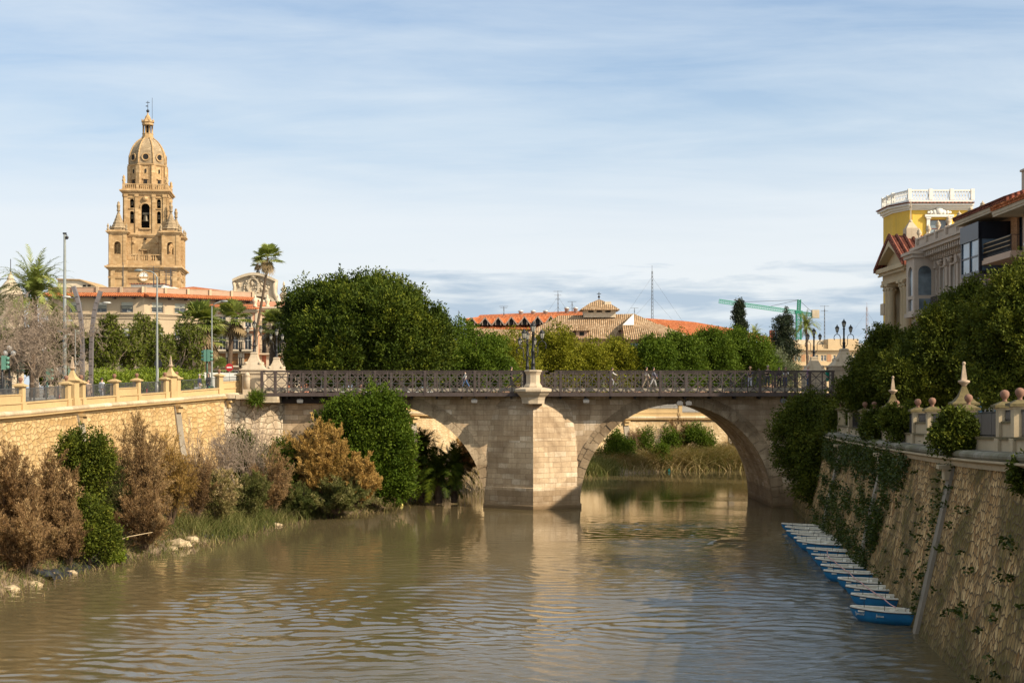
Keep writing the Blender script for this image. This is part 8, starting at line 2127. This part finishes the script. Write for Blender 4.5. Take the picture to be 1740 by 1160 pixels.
    if hair == 'long': q = MB(); q.lathe((0, hc[1] + .04, hc[2] - .30 * s), [(.05, 0), (.085, .08), (.09, .25), (.07, .32)], 8); q.build('hair', m_hair, e)
    if hat: q = MB(); q.lathe((0, hc[1], hc[2] + .03), [(.19 * s, 0), (.19 * s, .015), (.105 * s, .03), (.10 * s, .12), (.06 * s, .14)], 12); q.build('hat', cloth(hat), e)
    return e
def item(kind, x, y, z, label, cat, col, mk, rz=0):
    e = empty(kind, (x, y, z), rz, label, cat); mk(e); return e
def bicycle(x, y, z, rz, label):
    e = empty('bicycle', (x, y, z), rz, label, 'bicycle')
    for yy in (-.52, .52):
        mb = MB(); mb.tube([(0, yy + .33 * math.cos(t * PI / 12), .34 + .33 * math.sin(t * PI / 12)) for t in range(25)], .018, 5); w = mb.build('wheel', m_boatd, e)
        mb = MB()
        for t in range(10): a = t * PI / 5; mb.bar((0, yy, .34), (0, yy + .32 * math.cos(a), .34 + .32 * math.sin(a)), .006)
        mb.build('spokes', m_pipe, w)
    mb = MB()
    for a, b in (((0, .52, .34), (0, .15, .30)), ((0, .15, .30), (0, .22, .85)), ((0, .22, .78), (0, -.36, .82)), ((0, .15, .30), (0, -.36, .76)), ((0, -.34, .95), (0, -.52, .34)), ((0, .52, .34), (0, .22, .78))): mb.tube([a, b], .018, 5)
    mb.build('frame', cloth((.12, .02, .02)), e)
    mb = MB(); mb.tube([(-.25, -.38, 1.0), (0, -.34, .97), (.25, -.38, 1.0)], .015, 5); mb.build('handlebar', m_boatd, e)
    mb = MB(); mb.sphere((0, .24, .90), .1, 8, 5, .4, .7, 1.3); mb.build('saddle', m_boatd, e)
    mb = MB(); mb.bar((-.12, .15, .24), (.12, .15, .36), .03); mb.tube([(-.02, .15, .30), (.02, .15, .30)], .09, 10); mb.build('pedals', m_iron, e)
    return e
ZD = 9.925
PB = [ (791, 124.2, -PI / 2, 'person in white top and blue jeans walking between the big bush and the pier', (.62, .60, .56), (.04, .10, .24), 'walk', 1.45, None, None, False),
 (869, 123.6, PI / 2, 'person in dark clothes standing behind the railing just left of the middle pier', (.015, .015, .025), (.02, .02, .03), 'stand', 1.74, None, None, False),
 (1098, 123.8, PI / 2, 'person in white shirt and beige trousers, left of two walking side by side', (.60, .55, .48), (.25, .2, .14), 'walk', 1.72, None, None, False),
 (1110, 124.2, PI / 2, 'person in grey top carrying a bag, right of two walking side by side', (.22, .22, .27), (.35, .34, .34), 'walk', 1.7, None, None, False),
 (1274, 122.3, 0, 'person in straw hat, dark top and light trousers leaning on the railing', (.05, .05, .08), (.52, .52, .60), 'lean', 1.66, None, (.30, .19, .11), False),
 (1304, 122.3, 0, 'broad person in a black shirt with folded arms leaning on the railing', (.012, .012, .014), (.06, .06, .07), 'lean', 1.82, 'grey', None, False),
 (1324, 122.6, .5, 'long-haired person in dark clothes beside the railing', (.07, .05, .06), (.03, .03, .04), 'stand', 1.68, 'long', None, False),
 (1334, 122.4, 0, 'person in a white shirt leaning on the railing beside the long-haired one', (.65, .62, .60), (.05, .06, .12), 'lean', 1.7, None, None, False),
 (1373, 123.0, -PI / 2, 'bald person in a lilac shirt and blue trousers near the right end of the bridge', (.50, .26, .46), (.03, .06, .16), 'stand', 1.78, 'bald', None, False),
 (1406, 122.6, .4, 'person in a green dress with arms forward at the right end of the railing', (.02, .32, .22), (.3, .2, .15), 'walk', 1.74, 'long', None, True),
 (1289, 125.0, PI / 2, 'person in brown walking behind the hat wearer on the bridge', (.16, .10, .07), (.05, .05, .06), 'walk', 1.6, None, None, False)]
for i, (px, Y, rz, lab, top, bot, pose, hg, hr, hat, sk) in enumerate(PB):
    person(X(px, Y), Y, ZD, rz, lab, top, bot, pose, hg, hr, hat, sk, seed=i, long_sleeve=(i not in (5, 8)))
bicycle(X(1037, 124), 124, ZD, PI / 2, 'dark bicycle ridden along the bridge right of the middle pier')
person(X(1035.5, 124), 124, ZD + .06, PI / 2, 'cyclist in a white shirt riding behind the railing right of the middle pier', (.66, .63, .60), (.30, .30, .32), 'ride', 1.62, None, None, False, seed=31)
gl = 'people on the left promenade'
def lperson(px, Y, rz, lab, top, bot, pose='stand', hg=1.72, hair=None, sk=False):
    u = LW.px(px, -2.0); q = LW.at(u, -2.0)[0]; person(X(px, Y), Y, q.z - .0, rz, lab, top, bot, pose, hg, hair, None, sk, seed=px, group=gl)
lperson(150, 101.5, .4, 'dark-haired person in a long beige coat behind the left promenade fence', (.40, .29, .22), (.35, .26, .2), 'stand', 1.74, 'long', True)
lperson(173, 103.5, 2.6, 'person in white clothes seen from behind at the promenade fence', (.66, .66, .68), (.62, .62, .66), 'stand', 1.82)
lperson(339, 119.5, 1.2, 'grey-haired person in a navy jacket holding a white bag beyond the promenade fence', (.02, .025, .06), (.45, .43, .40), 'stand', 1.75, 'grey')
lperson(354, 120.0, -.6, 'person in black top and jeans with a green bag beside the traffic light', (.015, .015, .02), (.04, .08, .14), 'stand', 1.8, 'long')
def mk_bag(col):
    def f(e):
        mb = MB(); mb.prism([(-.17, 0), (.17, 0), (.20, .30), (-.20, .30)], -.07, .07); mb.build('bag_body', cloth(col), e)
        mb = MB(); mb.tube([(-.1, 0, .29), (-.08, 0, .5), (.08, 0, .5), (.1, 0, .29)], .012, 5); mb.build('handle', cloth(mul(col, .7)), e)
    return f
q = LW.at(LW.px(335, -2), -2)[0].z; item('carrier_bag', X(334.5, 119.2), 119.2, q + .42, 'white carrier bag held by the person in the navy jacket', 'bag', None, mk_bag((.6, .6, .62)))
item('carrier_bag', X(359, 119.8), 119.8, q + .50, 'green carrier bag held by the person in black beside the traffic light', 'bag', None, mk_bag((.02, .35, .2)))
item('shoulder_bag', X(1114, 124.2), 124.1, ZD + .85, 'dark bag carried by the walker in grey right of the pier', 'bag', None, mk_bag((.05, .04, .08)))

# ================================================================ street furniture on the left promenade
m_galv = plain('galvanised_steel', (.30, .32, .30), .5, .4, amt=.2); m_bsteel = plain('brown_grey_steel', (.20, .175, .17), .5, .3, amt=.25); m_blacks = plain('black_steel', (.02, .02, .022), .5, .2)
m_sgreen = plain('signal_green', (.10, .24, .18), .6); m_dgreen = plain('dark_green_pole', (.01, .07, .04), .5); m_red = plain('red_enamel', (.45, .02, .02), .5); m_globe = plain('white_globe', (.72, .72, .70), .3, amt=.05)
zl = lambda px, Y: LW.at(LW.px(max(10, min(405, px)), -1) or 60, -1)[0].z - .05
def pole(px, ytop, Y, r0, r1, lab, mat, name='lamp_post', lean=0):
    zg = zl(px, Y); e = empty(name, (X(px, Y), Y, zg), label=lab, cat='post'); h = Z(ytop, Y) - zg
    mb = MB(); mb.tube([(0, 0, -.1), (0, 0, .3), (0, 0, .31), (lean, 0, h)], [r0 * 1.4, r0 * 1.4, r0, r1], 10, False); mb.build('post', mat, e); return e, h
e, h = pole(110, 398, 110, .16, .09, 'very tall grey post with a small camera on top at the left', m_galv, 'camera_post')
mb = MB(); mb.sphere((.16, 0, h - .25), .14, 8, 6); mb.bar((0, 0, h - .05), (.18, 0, h - .05), .05); mb.box(-.12, .12, -.1, .1, h, h + .12); mb.build('camera', m_blacks, e)
mb = MB()
for q_, s in ((545, 1), (563, -1), (568, 1)): zz = Z(q_, 110) - e.location.z; mb.bar((0, 0, zz), (s * .35, 0, zz), .05); mb.box(s * .25, s * .55, -.1, .1, zz - .06, zz + .08)
mb.build('bracket_cameras', m_pipe, e)
# two curved blade-like lamp posts
def blade(px0, pts, Y, w, lab, mat, lampdir):
    zg = zl(px0, Y); e = empty('curved_lamp_post', (X(px0, Y), Y, zg), label=lab, cat='lamp', group='curved steel lamp posts'); mb = MB(); P_ = [(X(a, Y) - X(px0, Y), 0, Z(b, Y) - zg) for a, b in pts]; P_[0] = (P_[0][0], 0, -.1)
    C_ = catmull(P_, .5)
    for a, b in zip(C_, C_[1:]): d = (b - a).normalized(); mb.bar(a - d * .02, b + d * .02, w, .26, (0, 1, 0))
    mb.build('post', mat, e); t = C_[-1]
    k = next(p for p in C_ if p.z > t.z * .86); mb = MB(); mb.tube([k, k + Vector((lampdir * .45, 0, -.05)), k + Vector((lampdir * .62, 0, .0))], .035, 6); mb.sphere(k + Vector((lampdir * .75, 0, .02)), .26, 10, 6, .35, 1.3, .8); mb.build('lamp_head', m_pipe, e); return e
blade(140, [(140, 660), (140, 600), (139, 560), (136, 530), (131, 505), (125, 487)], 107, .34, 'dark curved steel lamp post bending left, left one of the two', m_bsteel, -1)
blade(154, [(154, 660), (155, 610), (156, 570), (159, 540), (164, 515), (171, 495)], 108, .34, 'grey curved steel lamp post bending right, right one of the two', m_bsteel, 1)
e, h = pole(267, 470, 113, .10, .06, 'tall slim grey lamp post with a curved arm in front of the green trees', m_galv)
mb = MB(); mb.tube([(0, 0, h - .3), (-.1, 0, h + .15), (-.45, 0, h + .40), (-1.2, 0, h + .50)], .04, 6); mb.sphere((-1.4, 0, h + .48), .3, 8, 5, .35, 1.2, .6); mb.build('lamp_arm', m_galv, e)
mb = MB(); zz = Z(650, 113) - e.location.z; mb.lathe((0, 0, zz - 1.0), [(.13, 0), (.14, .5), (.13, 1.0)], 8); mb.build('poster_sleeve', m_pipe, e)
e, h = pole(360, 520, 130, .09, .05, 'slim lamp post between the two nearest fan palms', m_galv)
mb = MB(); mb.tube([(0, 0, h - .1), (.3, 0, h + .25), (.9, 0, h + .45)], .04, 6); mb.sphere((1.1, 0, h + .43), .28, 8, 5, .35, 1.2, .6); mb.build('lamp_arm', m_galv, e)
pole(128, 560, 104.5, .05, .03, 'thin pale rod rising behind the left obelisk', m_galv, 'thin_pole')
def traffic_light(px, py, Y, lab, mat=m_dgreen, faces=(1,), pole_on=True, hgt=None):
    zg = zl(px, Y); e = empty('traffic_light', (X(px, Y), Y, zg), label=lab, cat='traffic light', group='traffic lights on the left promenade'); zc = Z(py, Y) - zg
    if pole_on: mb = MB(); mb.tube([(0, 0, -.1), (0, 0, zc + .5)], .07, 8); mb.build('post', mat, e)
    for s in faces:
        mb = MB(); mb.box(s * .12 - .14, s * .12 + .14, -.17, .17, zc - .48, zc + .48); hd = mb.build('signal_head', m_sgreen, e); mb = MB()
        for k in (-.3, 0, .3): mb.tube([(s * .26, 0, zc + k), (s * .46, 0, zc + k - .03)], .12, 8)
        mb.build('visors', m_sgreen, hd); mb = MB(); mb.sphere((s * .28, 0, zc + .3), .1, 8, 5); mb.build('red_lens', m_red, hd)
    return e
traffic_light(4, 616, 101, 'traffic light head at the extreme left edge beside the globe lamp', m_blacks)
traffic_light(30, 621, 108, 'green traffic light left of the bare tree trunk', m_dgreen)
traffic_light(80, 636, 112, 'small green pedestrian signal on a dark pole behind the bare tree', m_dgreen)
traffic_light(117, 632, 118, 'green traffic light just right of the very tall post', m_dgreen)
traffic_light(352, 604, 121, 'pair of green traffic lights beside the thick fan palm trunk', m_dgreen, (-1, 1))
def globe_lamp(px, py, Y, lab, offs):
    zg = zl(px, Y); e = empty('globe_lamp', (X(px, Y), Y, zg), label=lab, cat='lamp', group='white globe lamps'); zc = Z(py, Y) - zg
    mb = MB(); mb.lathe((0, 0, 0), [(.16, -.1), (.14, .8), (.09, 1.0), (.07, zc - .3), (.10, zc - .2)], 10)
    for dx, dz in offs: mb.tube([(0, 0, zc - .8), (dx, 0, zc - .7 + dz), (dx, 0, zc + dz - .15)], .03, 5)
    mb.build('post', m_blacks, e)
    for dx, dz in offs: mb = MB(); mb.sphere((dx, 0, zc + dz), .2, 12, 8); mb.build('globe', m_globe, e)
globe_lamp(16, 594, 104, 'black lamp with clustered white globes at the left edge', [(0, .1), (-.28, -.25), (.28, -.25)])
globe_lamp(76, 595, 110, 'single white globe lamp just right of the bare tree fork', [(0, 0)])
def sign(px, py, Y, lab, shape, mat, bar=None):
    zg = zl(px, Y); e = empty('road_sign', (X(px, Y), Y, zg), label=lab, cat='sign'); zc = Z(py, Y) - zg
    mb = MB(); mb.tube([(0, 0, -.1), (0, 0, zc + .2)], .03, 6); mb.build('post', m_galv, e)
    mb = MB(); mb.lathe((0, 0, 0), [(.33, 0), (.33, .03)], 20, False) if shape == 'o' else mb.box(-.22, .22, -.3, .3, 0, .03); mb.v = [(a, -.05 - c, b + zc) for a, b, c in mb.v]; d = mb.build('sign_plate', mat, e)
    if bar: mb = MB(); mb.box(-.22, .22, -.10, -.085, zc - .06, zc + .06); mb.build('white_bar', m_white, d)
sign(390, 624, 126, 'round red no-entry sign in front of the pink house', 'o', m_red, True)
sign(100, 630, 108, 'small white rectangular sign beside the very tall post', 's', m_white)
sign(269, 618, 116, 'round dark sign seen from behind on the slim lamp post', 'o', m_blacks)
def bollard(px, Y, lab):
    zg = zl(px, Y); mb = MB(); mb.lathe((0, 0, 0), [(.09, -.1), (.09, .6), (.12, .62), (.12, .68), (.08, .72), (.07, .95), (.02, 1.0)], 10); o = mb.build('bollard', m_red); o.location = (X(px, Y), Y, zg); tag(o, lab, 'bollard', 'red bollards behind the left fence')
bollard(99, 101, 'red bollard left of the obelisk behind the fence'); bollard(250, 112, 'red bollard behind the fence left of the tall slim lamp post')
e = empty('planter', (X(75, 103), 103, zl(75, 103)), label='pale ribbed planter box behind the fence left of the obelisk', cat='planter')
mb = MB(); mb.box(-.75, .75, -.4, .4, -.1, .75)
for i in range(11): mb.box(-.72 + i * .14, -.64 + i * .14, -.43, -.401, 0, .72)
mb.build('box', m_pipe, e)
e = empty('bus_shelter', (X(-8, 106), 106, zl(10, 106)), label='glass bus shelter at the left edge with pale frame', cat='bus shelter')
mb = MB(); mb.box(-1.6, 1.0, -.7, .8, 2.3, 2.45)
for x in (-1.5, .9):
    for y in (-.6, .7): mb.box(x - .05, x + .05, y - .05, y + .05, -.1, 2.3)
mb.build('frame', m_galv, e); mb = MB(); mb.box(-1.45, .85, .68, .70, .3, 2.2); mb.box(.88, .90, -.55, .65, .3, 2.2); mb.build('glass', m_glass2, e)
def van():
    Y = 133; e = empty('van', (X(368, Y), Y, 8.95), 0, 'white van parked behind the promenade beside the traffic lights', 'van')
    mb = MB(); mb.prism([(-1.9, .35), (1.9, .35), (1.9, 2.3), (-.9, 2.35), (-1.3, 2.2), (-1.75, 1.35), (-2.2, 1.15), (-2.3, .5)], -.9, .9); mb.build('body', m_white, e)
    mb = MB(); mb.prism([(-1.68, 1.38), (-1.28, 2.1), (-.9, 2.1), (-.9, 1.38)], -.93, .93); mb.build('window', m_glass, e)
    for x in (-1.4, 1.2):
        for y in (-.85, .85): mb = MB(); mb.tube([(x, y - .1, .33), (x, y + .1, .33)], .34, 14, False); mb.build('wheel', m_boatd, e)
van()
# small upright stone at the start of the bridge
e = empty('boundary_stone', (X(420, 120.8), 120.8, 9.35), label='short cylindrical pale stone between the last balustrade pillar and the bridge railing', cat='stone')
mb = MB(); mb.cbox((0, 0), .62, .55, 0, .45); mb.build('base', m_pale, e); mb = MB(); mb.lathe((0, 0, .45), [(.24, 0), (.25, .9), (.2, 1.05), (.26, 1.1), (.2, 1.25), (.05, 1.4)], 10); mb.build('stone_post', m_pale, e)
# long branch washed up on the bank
mb = MB(); a = P(185, 936, 84); a.z = 1.0; mb.tube([(0, 0, 0), (1.0, .6, .35), (2.2, 1.2, .55)], [.04, .035, .015], 5); o = mb.build('driftwood', m_rock); o.location = a; tag(o, 'long pale bare branch lying on the bank above the black sheet', 'branch')
